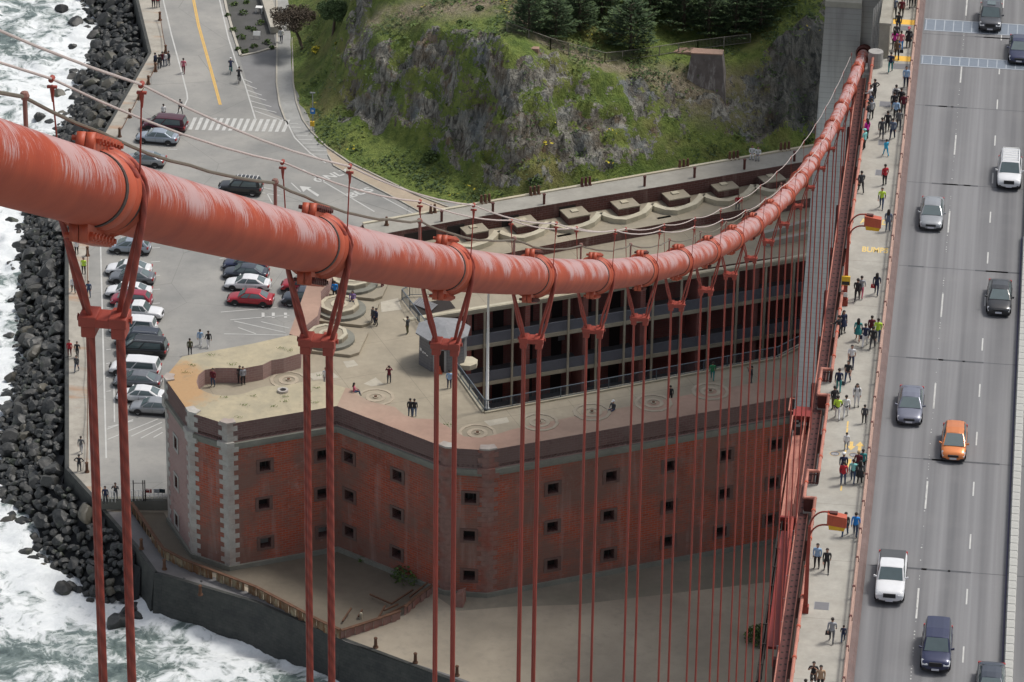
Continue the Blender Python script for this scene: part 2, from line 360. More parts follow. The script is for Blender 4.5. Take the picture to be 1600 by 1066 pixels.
bd = t.math('LESS_THAN', t.math('FRACT', t.math('DIVIDE', z, .5)), .10); k = t.mix(t.ramp(a, .3, .7), (.56, .575, .57), (.68, .68, .66)); k = t.mix(t.ramp(t.math('ADD', z, t.math('MULTIPLY', a, 14)), 46, 62) if False else t.math('MULTIPLY', t.ramp(t.math('MULTIPLY', t.math('ADD', z, t.math('MULTIPLY', a, 12)), .01), .53, .63), .7), k, (.20, .185, .165)); k = t.mix(t.math('MULTIPLY', bd, .3), k, (.12, .115, .105)); k = t.mix(t.math('MULTIPLY', t.ramp(vst, .5, .75), .5), k, (.14, .13, .12)); t.col(k).rough(.9); t.bump(bd, -.3, .02); M['pylon'] = t.mat
t = NT('block_concrete'); co = t.coord(); vst = t.noise(t.map(co, (1.1, 1.1, .16)), 1.6, 5, .7); a = t.noise(co, 1.2, 4); k = t.mix(t.ramp(a, .3, .7), (.12, .10, .092), (.19, .165, .15)); k = t.mix(t.math('MULTIPLY', t.ramp(vst, .52, .68), .7), k, (.50, .48, .45)); t.col(k).rough(.9); M['block'] = t.mat
# ------------------------------------------------------------------ shore, water, ground
GZ, TZ = 5.0, 4.0
def W2(px_list, z): return [(at(x, y, z).x, at(x, y, z).y) for x, y in px_list]
EDGE_A = W2([(150, -260), (212, 0), (232, 82), (155, 216), (102, 375), (102, 732), (147, 781)], GZ)
EDGE_B = W2([(159, 797), (189, 831), (209, 852), (241, 896), (254, 899), (400, 942), (533, 999), (714, 1066), (1000, 1172)], TZ)
EDGE = EDGE_A+EDGE_B
SHORE = W2([(60, -260), (112, -40), (118, 0), (130, 30), (135, 60), (110, 105), (95, 160), (72, 205), (20, 330), (5, 400), (14, 440), (8, 480), (14, 540), (-5, 620), (-30, 700), (-15, 790),
            (10, 812), (42, 850), (52, 882), (88, 905), (112, 925), (124, 948), (150, 952), (238, 940), (262, 925)], 0)
FAR = 2600
STEP = W2([(256, 783)], GZ)[0]
s = MB()
from mathutils.geometry import tessellate_polygon
def ground_poly(P, z, name, mat, kind='structure', extra=()):
    b = MB(); R3 = [Vector((p[0], p[1], z)) for p in P]; i0 = b.vs(R3)
    for t_ in tessellate_polygon([R3]):
        a_, c_, d_ = [R3[k] for k in t_]; up = (c_-a_).cross(d_-a_).z
        if abs(up) < 1e-7: continue
        b.f.append([i0[k] for k in (t_ if up > 0 else t_[::-1])]); b.m.append(0)
    for (x0, x1, y0, y1) in extra: b.face([(x0, y0, z), (x1, y0, z), (x1, y1, z), (x0, y1, z)])
    me = b.mesh(name); me.materials.append(mat); o = bpy.data.objects.new(name, me); COL.objects.link(o); return tag(o, kind=kind)
e0 = EDGE_A[0]
ground_poly(EDGE_A+[STEP, (-60, 337), (-2, 350), (80, 350), (80, e0[1])], GZ, 'ground', M['lot'], extra=((80, FAR, 350, FAR), (e0[0], 80, e0[1], FAR)))
eb = EDGE_B[-1]
ground_poly([EDGE_A[-1]]+EDGE_B+[(80, eb[1]), (80, 350), (-2, 350), (-60, 337), STEP], TZ, 'sand_ground', M['sand'], extra=((80, FAR, eb[1], 350),))
# damp court between the rusty barrier and the wall
ground_poly(W2([(166, 800), (256, 801), (290, 860), (358, 879), (527, 846), (697, 915), (672, 925), (628, 962), (533, 993), (440, 942), (337, 896), (289, 880), (240, 842), (206, 790)], TZ), TZ+.006, 'damp_ground', M['dirt'])
ground_poly(W2([(697, 915), (768, 915), (1240, 830), (1240, 905), (900, 945), (800, 948), (715, 955), (672, 925)], TZ), TZ+.005, 'wall_foot_ground', concrete('shaded_sand', (.235, .21, .165), (.12, .13, .09), .6, .3))  # darker sand: shade under wall and bridge painted into the colour
b = MB()                                     # sea wall
for (p, q), z0 in list(zip(zip(EDGE_A, EDGE_A[1:]), [GZ]*9)) + list(zip(zip([EDGE_A[-1]]+EDGE_B, EDGE_B), [TZ]*12)):
    d = Vector((q[0]-p[0], q[1]-p[1])).normalized(); n = Vector((d.y, -d.x))*.9
    b.hexa([(p[0]+n.x, p[1]+n.y, -3), (q[0]+n.x, q[1]+n.y, -3), (q[0], q[1], -3), (p[0], p[1], -3)], [(p[0]-.0, p[1]-.0, z0+.02), (q[0], q[1], z0+.02), (q[0]-n.x*.4, q[1]-n.y*.4, z0+.02), (p[0]-n.x*.4, p[1]-n.y*.4, z0+.02)])
b.box(EDGE_B[-1][0]-.3, FAR, EDGE_B[-1][1]-.9, EDGE_B[-1][1]+.2, -3, TZ+.02); b.box(EDGE_A[0][0]-.9, EDGE_A[0][0]+.3, EDGE_A[0][1], FAR, -3, GZ+.02); tag(b.build('sea_wall', M['seawall']), 'dark stone sea wall dropping into the foaming water below the quay', 'sea wall')
# quay strip on top of the wall
inner = W2([(215, -260), (248, 0), (258, 84), (243, 108), (205, 178), (168, 240), (139, 375), (139, 716), (152, 752), (172, 781)], GZ)
ground_poly(EDGE_A+inner[::-1], GZ+.012, 'quay', M['quay'])
innb = W2([(176, 800), (205, 800), (240, 850), (262, 872), (292, 890), (345, 905), (440, 950), (540, 1003), (714, 1058), (990, 1160)], TZ)
ground_poly(EDGE_B+innb[::-1], TZ+.012, 'quay_lower', concrete('wet_quay', (.17, .165, .165), (.10, .075, .055), .6, .4))
b = MB(); p, q = EDGE_A[-1], STEP; b.prism([(p[0]+.4, p[1]-.02), (q[0]+3, q[1]+.5), (q[0]+3, q[1]+1.0), (p[0]+.4, p[1]+.45)], TZ-.3, GZ+.16)
tag(b.build('retaining_wall', M['cornice'], bevel=.03), 'short weathered stone wall at the end of the parking lot', 'wall')
# rock slope + boulders
gx, gy = np.meshgrid(np.arange(-122, -66, .8), np.arange(306, 520, .8)); RP = SHORE+EDGE[::-1]
def slope_z(x, y):
    ds, dw = segdist(x, y, SHORE), segdist(x, y, EDGE); return -.9+5.2*(ds/(ds+dw+1e-6))**1.1
zz = np.where(inpoly(gx, gy, RP), slope_z(gx, gy)-.5, -2.5); b = MB(); nx = gx.shape[1]
b.vs(np.stack([gx, gy, zz], -1).reshape(-1, 3)); keep = inpoly(gx, gy, RP)
for j in range(gx.shape[0]-1):
    for i in range(nx-1):
        if keep[j, i] or keep[j+1, i+1]: b.f.append([j*nx+i, j*nx+i+1, (j+1)*nx+i+1, (j+1)*nx+i]); b.m.append(0)
t = NT('wet_rock'); co = t.coord(); oi = t.n.new('ShaderNodeObjectInfo'); a = t.noise(co, 1.1, 6, .7); c = t.noise(co, 4.5, 4, .7); wz = t.sep(t.n.new('ShaderNodeNewGeometry').outputs['Position'])[2]
k = t.mix(t.ramp(a, .3, .7), (.013, .015, .016), (.058, .059, .056)); k = t.mix(t.ramp(t.math('MULTIPLY', wz, 1.0), .1, 1.3, (.75,)*3+(1,), (0, 0, 0, 1)), k, (.012, .014, .014)); k = t.mix(t.math('MULTIPLY', t.ramp(oi.outputs['Random'], .4, 1.0), .55), k, (.085, .082, .075)); k = t.mix(t.math('MULTIPLY', t.ramp(oi.outputs['Random'], .86, .9), .5), k, (.13, .115, .08))
k = t.mix(t.math('MULTIPLY', t.ramp(c, .5, .8), .35), k, (.13, .13, .12)); k = t.mix(t.math('MULTIPLY', t.ramp(t.noise(co, .6, 3), .58, .7), .4), k, (.05, .07, .025))
t.col(k).rough(.5); t.bump(c, .5, .06); M['rock'] = t.mat
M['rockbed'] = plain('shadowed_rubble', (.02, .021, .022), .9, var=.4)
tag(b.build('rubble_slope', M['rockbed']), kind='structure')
def rock_mesh(i):
    bm = bmesh.new(); bmesh.ops.create_icosphere(bm, subdivisions=3, radius=1); rr = random.Random(i)
    pl = [(Vector((rr.uniform(-1, 1), rr.uniform(-1, 1), rr.uniform(-1, 1))).normalized(), rr.uniform(.52, .82)) for _ in range(13)]
    for v in bm.verts:
        for n, d in pl:
            k = v.co.dot(n)-d
            if k > 0: v.co -= n*k*.92
        v.co += v.normal*(.03*math.sin(v.co.x*9+i)+.03*math.sin(v.co.y*11+2*i))
        v.co.x *= 1.15; v.co.z *= .82
    me = bpy.data.meshes.new('boulder'); bm.to_mesh(me); bm.free(); me.materials.append(M['rock'])
    me.polygons.foreach_set('use_smooth', [True]*len(me.polygons)); return me
RM = [rock_mesh(i) for i in range(9)]
for me in RM:
    bm = bmesh.new(); bm.from_mesh(me)
    for e in bm.edges:
        if e.is_manifold and e.calc_face_angle(0) > .35: e.smooth = False
    bm.to_mesh(me); bm.free()
rr = random.Random(3); pts = []; cell = {}
def try_pt(x, y, r):
    key = (int(x//2.4), int(y//2.4))
    for a in range(-1, 2):
        for c_ in range(-1, 2):
            for (u, v, q) in cell.get((key[0]+a, key[1]+c_), ()):
                if (u-x)**2+(v-y)**2 < ((q+r)*.56)**2: return False
    cell.setdefault(key, []).append((x, y, r)); pts.append((x, y, r)); return True
for k in range(90000):
    x, y = rr.uniform(-118, -66), rr.uniform(306, 500)
    r = rr.choice((.5, .62, .75, .92, 1.15)) if k < 9000 else rr.uniform(.34, .58)
    if not inpoly(np.array([x]), np.array([y]), RP)[0]: continue
    try_pt(x, y, r)
rocks = []
for x, y, r in pts:
    z = float(slope_z(np.array([x]), np.array([y]))[0]); 
    if segdist(np.array([x]), np.array([y]), EDGE)[0] < .15+r*.55: continue
    rocks.append((x, y, z+.15*r, r))
for px_, py_, r in ((118, 35, 1.0), (113, 74, .8), (95, 15, .9), (186, 972, 1.5), (205, 950, 1.1), (214, 962, .7), (98, 918, .8), (14, 815, .9), (62, 182, .9), (330, 940, .0), (92, 148, .9), (40, 862, .7)):
    if r: p = at(px_, py_, 0); rocks.append((p.x, p.y, -.05, r))
cpos = Vector((0, 0, CZ)); rocks.sort(key=lambda p: (Vector(p[:3])-cpos).length/p[3])
def vis(p):
    x, y = pix(p[:3]); return -20 < x < 1620 and -20 < y < 1086 and not (y > 190+x*.55 and y < 345+x*.45)
vr = [p for p in rocks if vis(p)]; big = vr[:300]; bigset = set(big); rest = [p for p in rocks if p not in bigset]
for k, (x, y, z, r) in enumerate(big):
    o = bpy.data.objects.new('boulder', RM[k % 9]); COL.objects.link(o); o.location = (x, y, z); o.scale = (r*rr.uniform(.85, 1.2), r*rr.uniform(.8, 1.1), r*rr.uniform(.8, 1.1))
    o.rotation_euler = (rr.uniform(-.5, .5), rr.uniform(-.5, .5), rr.uniform(0, 6.3))
    tag(o, 'dark grey boulder in the rock slope below the quay', 'boulder', 'boulders of the rock slope below the quay')
V, Fc, off = [], [], 0
base = []
for me in RM:
    v = np.empty(len(me.vertices)*3); me.vertices.foreach_get('co', v); base.append((v.reshape(-1, 3), np.array([list(p.vertices) for p in me.polygons])))
for k, (x, y, z, r) in enumerate(rest):
    v, f = base[k % 9]; e = Matrix.Rotation(rr.uniform(0, 6.3), 3, 'Z') @ Matrix.Rotation(rr.uniform(-.5, .5), 3, 'X')
    V.append((v*np.array([rr.uniform(.85, 1.2), rr.uniform(.8, 1.1), rr.uniform(.8, 1.1)])*r) @ np.array(e).T+np.array([x, y, z])); Fc.append(f+off); off += len(v)
me = bpy.data.meshes.new('rubble'); me.from_pydata(np.concatenate(V).tolist(), [], np.concatenate(Fc).tolist()); me.materials.append(M['rock'])
o = bpy.data.objects.new('rubble_rocks', me); COL.objects.link(o); tag(o, 'farther and smaller dark rocks filling the slope below the quay', 'rocks', kind='stuff')
# water
gx, gy = np.meshgrid(np.arange(-150, -20, .36), np.arange(282, 520, .36))
sh = segdist(gx, gy, SHORE+[EDGE_B[4], EDGE_B[5], EDGE_B[6], EDGE_B[7], EDGE_B[8]]); near = np.exp(-sh/7.0)
wx = gx+2.2*fbm(gx*.13, gy*.13, 3, 5); wy = gy+2.2*fbm(gx*.13, gy*.13, 3, 9)
h = .55*fbm(wx*.13, wy*.2, 3, 1)+.34*fbm(wx*.42, wy*.55, 3, 2)*(1+near)+.16*fbm(wx*1.3, wy*1.3, 2, 3)
sp_ = at(262, 925, 0); h += 1.5*np.exp(-((gx-sp_.x)**2+(gy-sp_.y)**2)/2.2)*(1+fbm(gx*1.5, gy*1.5, 2, 4))
edge = np.clip(np.minimum(np.minimum(gx+150, -20-gx), np.minimum(gy-282, 520-gy))/6, 0, 1); h *= edge
ny, nx = gx.shape; idx = np.arange(ny*nx).reshape(ny, nx)
F4 = np.stack([idx[:-1, :-1], idx[:-1, 1:], idx[1:, 1:], idx[1:, :-1]], -1).reshape(-1, 4)
V = np.stack([gx, gy, h], -1).reshape(-1, 3).tolist(); n0 = len(V); B = FAR
V += [(-B, -B, 0), (B, -B, 0), (B, 282, 0), (-B, 282, 0), (-B, 520, 0), (B, 520, 0), (B, B, 0), (-B, B, 0), (-150, 282, 0), (-20, 282, 0), (-20, 520, 0), (-150, 520, 0)]
V = [tuple(v) for v in V]; q = n0
F4 = F4.tolist()+[(q, q+1, q+2, q+3), (q+4, q+5, q+6, q+7), (q+3, q+8, q+11, q+4), (q+9, q+2, q+5, q+10)]
me = bpy.data.meshes.new('water'); me.from_pydata(V, [], F4); me.polygons.foreach_set('use_smooth', [True]*len(me.polygons))
at_ = me.attributes.new('shore', 'FLOAT', 'POINT'); at_.data.foreach_set('value', np.concatenate([near.ravel(), np.zeros(12)]).astype('f'))
t = NT('sea_water'); co = t.coord(); an = t.n.new('ShaderNodeAttribute'); an.attribute_name = 'shore'; sh_ = an.outputs['Fac']
wp = t.n.new('ShaderNodeVectorMath'); wp.operation = 'MULTIPLY_ADD'; nz = t.n.new('ShaderNodeTexNoise'); nz.inputs['Scale'].default_value = .22; nz.inputs['Detail'].default_value = 4; t.link(co, nz.inputs['Vector'])
t.link(nz.outputs['Color'], wp.inputs[0]); wp.inputs[1].default_value = (5, 5, 0); t.link(co, wp.inputs[2]); wco = wp.outputs[0]
big_ = t.noise(t.map(wco, (.8, 1.1, 1)), .085, 5, .6); mid = t.noise(wco, .50, 8, .76); cell_ = t.voro(t.map(wco, (1, 1.0, 1)), .62, 'SMOOTH_F1'); cell2 = t.voro(wco, 1.7, 'F1')
f = t.math('ADD', t.math('MULTIPLY', big_, 1.05), t.math('MULTIPLY', mid, .95)); f = t.math('ADD', f, t.math('MULTIPLY', cell_, .30)); f = t.math('ADD', f, t.math('MULTIPLY', cell2, .16)); f = t.math('ADD', f, t.math('MULTIPLY', sh_, .30))
foam = t.ramp(t.math('MULTIPLY', f, .5), .612, .69)
deep = t.mix(t.ramp(mid, .35, .65), (.045, .068, .066), (.11, .145, .135)); thin = t.mix(t.math('MULTIPLY', t.ramp(t.math('MULTIPLY', f, .5), .52, .64), .55), deep, (.30, .37, .35))
t.col(t.mix(foam, thin, t.mix(t.noise(wco, 2.5, 4), (.60, .64, .65), (.86, .88, .88)))); rg = t.ramp(foam, 0, 1, (.22,)*3+(1,), (.75,)*3+(1,)); t.link(rg, t.b.inputs['Roughness']); t.bump(t.math('ADD', mid, t.math('MULTIPLY', foam, .4)), .5, .25)
me.materials.append(t.mat); o = bpy.data.objects.new('water', me); COL.objects.link(o); tag(o, kind='structure')
# ------------------------------------------------------------------ paving and painted markings
def strip(px_pts, wd, z, name='road_marking', mat=None, world=False):
    P = [Vector((at(x, y, GZ).x, at(x, y, GZ).y)) for x, y in px_pts] if not world else [Vector(p) for p in px_pts]
    return P
mk = {}
def line(px_pts, wd=.14, mat='linew', z=.02):
    b = mk.setdefault(mat, MB()); P = [at(x, y, GZ) for x, y in px_pts]
    L_, R_ = [], []
    for i, p in enumerate(P):
        d = (P[min(i+1, len(P)-1)]-P[max(i-1, 0)]); d.z = 0; d.normalize(); n = Vector((-d.y, d.x, 0))*wd/2
        L_.append((p.x+n.x, p.y+n.y, GZ+z)); R_.append((p.x-n.x, p.y-n.y, GZ+z))
    for i in range(len(P)-1): b.face([R_[i], R_[i+1], L_[i+1], L_[i]])
def quadpx(pp, mat='linew', z=.02):
    b = mk.setdefault(mat, MB()); b.face([(at(x, y, GZ).x, at(x, y, GZ).y, GZ+z) for x, y in pp])
line([(299.5, -8), (309, 40), (329, 112), (343, 164)], .16, 'liney'); line([(302, -8), (311.5, 40), (331.5, 112), (345.5, 164)], .16, 'liney')
line([(253, -8), (268, 55), (283, 110), (292, 145), (293, 155), (287, 168), (272, 180)], .16); line([(341, -8), (357, 60), (369, 98), (383, 133), (399, 186)], .16)
for a in (((381,124),(394,129.5)),((383,132),(401,139)),((386,141),(409,149)),((389,149),(416,157)),((392,158),(424,167)),((395,167),(432,176)),((398,173.5),(440,188))): line(a, .13)
for k in range(15):
    x = 297+k*10.4; quadpx([(x-3, 203+k*.25), (x+2.5, 203+k*.25), (x+11, 184+k*.25), (x+5.5, 184+k*.25)])
line([(446, 186), (460, 215), (485, 240), (509, 255)], .16)
for a in ((453,193,466),(455,199,470),(458,205,473),(462,212,480),(466,218,488),(472,224,497),(477,230,500),(482,235,510),(488,241,511)): line([(a[0], a[1]), (a[2], a[1]+.5)], .12)
line([(473, 265), (585, 331)], .16); line([(588, 303), (648, 335)], .14)
quadpx([(468, 291), (474, 300.5), (479, 296), (496, 307.5), (499, 305), (482, 294.5), (487, 293)])
line([(157, 378), (161, 530), (166, 716)], .15); line([(178, 600), (179, 660)], .12)
for a in (((168,668),(208,658)),((168,687),(247,655)),((167,671),(208,656)),((205,682),(253,660)),((220,685),(253,668)),((240,684),(254,676))): line(a, .12)
for k in range(11): line([(166, 395+21.7*k), (173, 394+21.7*k)], .12); line([(236, 388+21.7*k), (250, 387+21.7*k)], .12)
for y in (190, 217, 234): line([(262, y), (277, y)], .12)
for a in (((345,488),(432,481)),((343,405),(352,403)),((343,421),(352,419)),((343,437),(350,436)),((347,452),(355,451)),((420,400),(430,399)),((418,416),(423,452)),((443,448),(447,480)),((360,500),(452,493)),((366,502),(446,520)),((372,512),(400,522)),((408,503),(452,513)),((350,522),(448,524)),((280,282),(290,300)),((455,286),(470,300)),((402,292),(438,298)),((402,300),(436,306)),((417,302),(425,317))): line(a, .12)
for x in (411, 427, 446): line([(x, 489), (x, 497)], .3)
for mname, b in mk.items(): tag(b.build('road_markings', M[mname]), kind='structure')
def text(body, loc, size, ang, mat, label, sx=1.0, cat='road lettering', z=0, name='painted_lettering', mat4=None, ext=.0):
    cu = bpy.data.curves.new(name, 'FONT'); cu.body = body; cu.size = size; cu.align_x = 'CENTER'; cu.align_y = 'CENTER'; cu.extrude = ext; cu.offset = .03*size
    o = bpy.data.objects.new(name, cu); COL.objects.link(o); o.location = loc; o.rotation_euler = (0, 0, ang); o.scale = (sx, 1, 1); cu.materials.append(mat)
    dg = bpy.context.evaluated_depsgraph_get(); me = bpy.data.meshes.new_from_object(o.evaluated_get(dg)); mo = bpy.data.objects.new(name, me); COL.objects.link(mo); mo.location = loc; mo.rotation_euler = (0, 0, ang); mo.scale = (sx, 1, 1); bpy.data.objects.remove(o); o = mo
    return tag(o, label, cat)
d = at(473, 265, GZ)-at(585, 331, GZ); A = math.atan2(d.y, d.x)-math.pi/2
p = at(519, 275, GZ+.02); text('ONLY', p, 1.7, A, M['linew'], 'white letters reading ONLY painted on the bus lane', 1.0)
p = at(563, 301, GZ+.02); text('BUS', p, 1.6, A, M['linew'], 'white letters reading BUS painted on the bus lane', 1.1)
ground_poly(W2([(433, -60), (434, 60), (433, 130), (438, 165), (447, 190), (480, 200), (472, 188), (462, 160), (457, 130), (456, 60), (456, -60)], GZ), GZ+.014, 'footpath', M['path'])
ground_poly(W2([(512, 240), (520, 258), (545, 272), (600, 300), (640, 322), (668, 338), (720, 340), (700, 325), (650, 306), (600, 282), (545, 256), (510, 232)], GZ), GZ+.014, 'gravel_path', M['tanpath'])
ground_poly(W2([(447, 190), (480, 200), (510, 232), (512, 240), (518, 256), (495, 243), (470, 222)], GZ), GZ+.010, 'pavement', M['path'])
ground_poly(W2([(374, 90), (400, 84), (432, 75), (434, 130), (438, 165), (446, 186), (420, 175), (385, 125)], GZ), GZ+.009, 'driveway', plain('worn_asphalt', (.20, .20, .20), .9, var=.25, sc=.5))
soil = concrete('planting_soil', (.085, .083, .08), (.05, .06, .035), .5, .6)
ground_poly(W2([(343, -60), (352, 12), (362, 52), (374, 86), (400, 81), (431, 72), (428, 52), (402, -60)], GZ), GZ+.016, 'planting_ground', soil)
b = MB()
def kerb(pp, wd=.18, h=.13, z0=GZ, bb=None):
    P = [at(x, y, z0) for x, y in pp]
    for p, q in zip(P, P[1:]): (bb or b).bar((p.x, p.y, z0+h/2), (q.x, q.y, z0+h/2), wd, h)
kerb([(432, -40), (433, 60), (432, 130), (437, 165), (446, 189)]); kerb([(457, 60), (458, 130), (463, 160), (473, 188), (486, 206), (510, 230), (545, 254), (600, 281), (650, 305), (700, 324)])
kerb([(513, 243), (522, 260), (547, 274), (602, 302), (655, 331)], .15); kerb([(347, -20), (354, 14), (365, 54), (376, 88), (400, 83), (431, 74)], .3)
tag(b.build('kerb', M['curbstone']), kind='structure')
b = MB(); p, q = at(405, -30, GZ), at(431, 53, GZ); b.bar((p.x, p.y, GZ+.45), (q.x, q.y, GZ+.45), 1.25, .9); tag(b.build('low_wall', M['curbstone'], bevel=.04), 'long pale low wall between planting bed and footpath', 'wall')
b = MB(); P = [at(x, y, GZ) for x, y in ((448, 47), (480, 45), (520, 42), (537, 36), (547, 26))]
for p, q in zip(P, P[1:]): b.bar((p.x, p.y, GZ+.35), (q.x, q.y, GZ+.35), .45, .7)
tag(b.build('curved_wall', M['curbstone']), 'low curved pale wall behind the two roadside trees', 'wall')
# bollards along the quay, with a hanging chain each side
def bollard(px_, py_, z=GZ, h=1.0, mat='rust', label='', n=1):
    p = at(px_, py_, z); r = empty('bollard', p, 0, label, 'bollard', 'bollards along the quay edge'); b = MB(); b.cyl((0, 0), .17, 0, h, 12, 0, .13); b.cyl((0, 0), .24, 0, .12, 12); b.build('post', M[mat], r)
    b = MB(); b.ball((0, 0, h), .18, 10, 0, (1, 1, .7)); b.build('cap', M[mat], r); return r
BOL = [(250, 32, 'nearest the top edge'), (259, 84, 'beside the group of five visitors'), (243, 112, 'just below the group of visitors'), (232, 132, 'right of the boulders bend'), (217, 156, 'above the maroon minivan'), (203, 184, 'left of the maroon minivan roof'), (187, 214, 'left of the pale blue sedan'),
       (137, 400, 'by the man in black near the cable'), (136, 738, 'at the bottom corner of the quay'), (221, 858, 'on the narrow ledge under the rusty barrier'), (257, 890, 'on the ledge at the bend of the sea wall')]
prev = None
for k, (x, y, w_) in enumerate(BOL): bollard(x, y, GZ if y < 760 else TZ, 1.0, 'rust', 'rusty iron bollard '+w_)
for k, (x, y, w_) in enumerate(((293+20, 930, 'third'), (470, 968, 'fourth'), (587, 1012, 'second last'), (649, 1036, 'last'), (714, 1056, 'end'))):
    bollard(x, y, TZ, .95, 'rust', 'dark rusty bollard on the %s' % ['wet ledge above the breaking wave', 'ledge left of the barrier corner', 'ledge right of the barrier corner', 'ledge halfway to the bottom edge', 'ledge at the bottom edge of the beach'][k])
b = MB(); CH = [(250, 26), (259, 78), (243, 106), (232, 126), (217, 150), (203, 178), (187, 208)]
def chain(PP, z=GZ+.8, sag=.35):
    for p, q in zip(PP, PP[1:]):
        P = []; a_, c_ = at(p[0], p[1]+6, GZ), at(q[0], q[1]+6, GZ)
        for i in range(7): u = i/6; v = a_.lerp(c_, u); P.append((v.x, v.y, z-sag*4*u*(1-u)))
        b.tube(P, .045, 5)
chain(CH); chain([(137, 392), (137, 450), (137, 520), (137, 600), (137, 670), (136, 730)]); tag(b.build('barrier_chain', M['rust']), 'rusty chain hanging between the quay bollards', 'chain')
# rusty sheet barrier along the lower court
RB = W2([(206, 800), (218, 817), (240, 850), (255, 872), (289, 890), (337, 908), (400, 932), (440, 953), (500, 985), (531, 999)], TZ)
t = NT('rusty_sheet'); co = t.coord(); a = t.noise(t.map(co, (1, 1, .25)), 2.2, 5, .7); c = t.noise(co, .7, 4)
t.col(t.mix(t.ramp(a, .4, .62), (.17, .075, .03), t.mix(t.ramp(c, .4, .6), (.36, .31, .20), (.10, .055, .03)))).rough(.85); M['rustsheet'] = t.mat
r = empty('rusty_barrier', (0, 0, 0), 0, 'rusty sheet metal barrier running along the lower quay to the corner', 'barrier'); b = MB(); c_ = MB()
def ribs(P, b, c_, h=.95):
    for (p, q) in zip(P, P[1:]):
        p, q = Vector((*p, TZ)), Vector((*q, TZ)); L = (q-p).length; n = max(1, int(L/.42)); d = (q-p)/n; nn = Vector((d.y, -d.x, 0)).normalized()
        for i in range(n):
            u, v = p+d*i, p+d*(i+1); o_ = nn*(.05 if i % 2 else -.05)
            if (i*7) % 23 == 3: continue
            b.hexa([u+o_, v+o_, v+o_-nn*.05, u+o_-nn*.05], [x+Vector((0, 0, h)) for x in (u+o_, v+o_, v+o_-nn*.05, u+o_-nn*.05)])
        c_.bar(p+Vector((0, 0, h+.06)), q+Vector((0, 0, h+.06)), .3, .09)
ribs(RB, b, c_); b.build('sheeting', M['rustsheet'], r); c_.build('top_rail', M['rust'], r)
r = empty('weathered_barrier', (0, 0, 0), 0, 'weathered barrier of pale panels between the dirt court and the beach', 'barrier'); b = MB(); c_ = MB()
GB = W2([(533, 999), (577, 985), (626, 968)], TZ); ribs(GB, b, c_, .85); b.build('panel', M['quoin_red'], r); b = MB(); ribs(W2([(633, 962), (652, 945), (676, 928)], TZ), b, c_, .85); b.build('panel', M['quoin_red'], r); c_.build('top_rail', M['rust'], r)
b = MB()
for a_, c_ in (((578, 935), (612, 950)), ((612, 952), (645, 927)), ((600, 962), (622, 953)), ((590, 972), (602, 957)), ((535, 975), (549, 960)), ((610, 962), (640, 948)), ((640, 940), (668, 925)), ((560, 968), (566, 960))):
    p, q = at(*a_, TZ), at(*c_, TZ); b.bar((p.x, p.y, TZ+.25+random.random()*.5), (q.x, q.y, TZ+.3+random.random()*.8), .13)
tag(b.build('collapsed_beams', M['rust']), 'tangle of collapsed rusty beams at the barrier gap', 'debris')
b = MB(); p = at(716, 945, TZ); b.hexa([(p.x-.6, p.y-.5, TZ), (p.x+.5, p.y-.5, TZ), (p.x+.6, p.y+.9, TZ), (p.x-.4, p.y+.9, TZ)], [(p.x-.2, p.y-.3, TZ+1.2), (p.x+.4, p.y-.3, TZ+1.5), (p.x+.6, p.y+.6, TZ+1.5), (p.x-.1, p.y+.6, TZ+1.2)])
tag(b.build('broken_concrete', M['quoin_red'], bevel=.05), 'chunk of broken concrete leaning at the foot of the fort wall', 'rubble block')
b = MB(); p = at(564, 967, TZ); b.cyl((p.x, p.y), .14, TZ, TZ+.5, 10); b.ball((p.x, p.y, TZ+.52), .15, 8); tag(b.build('yellow_drum', M['cream']), 'small pale yellow post standing in the dirt court', 'post')
# railing at the foot of the lot, with small signs
r = empty('white_railing', at(164, 783, GZ), 0, 'white metal railing at the end of the parking lot beside the fort', 'railing'); o_ = r.location
b = MB()
for a_, c_ in (((160, 783), (180, 785)), ((206, 783), (228, 782)), ((228, 782), (254, 780))):
    p, q = at(*a_, GZ)-o_, at(*c_, GZ)-o_
    b = MB()
    for z in (.55, 1.1): b.tube([(p.x, p.y, z), (q.x, q.y, z)], .03, 6)
    for k in range(5): v = p.lerp(q, k/4); b.tube([(v.x, v.y, 0), (v.x, v.y, 1.12)], .03, 6)
    b.build('rail', M['white'], r)
b = MB()
for x in (209, 224, 227):
    p = at(x, 783, GZ)-o_; b.tube([(p.x, p.y, 0), (p.x, p.y, 2.2)], .05, 6)
p, q = at(209, 783, GZ)-o_, at(227, 783, GZ)-o_; b.tube([(p.x, p.y, 1.9), (q.x, q.y, 1.9)], .03, 6); b.build('gate_frame', M['dark'], r)
for x, c_ in ((233, 'paint_red'), (245, 'steel'), (254, 'glass_dark')):
    p = at(x, 781, GZ)-o_; b = MB(); b.box(p.x-.28, p.x+.28, p.y-.05, p.y-.02, .75, 1.15); b.build('sign_plate', M[c_], r)
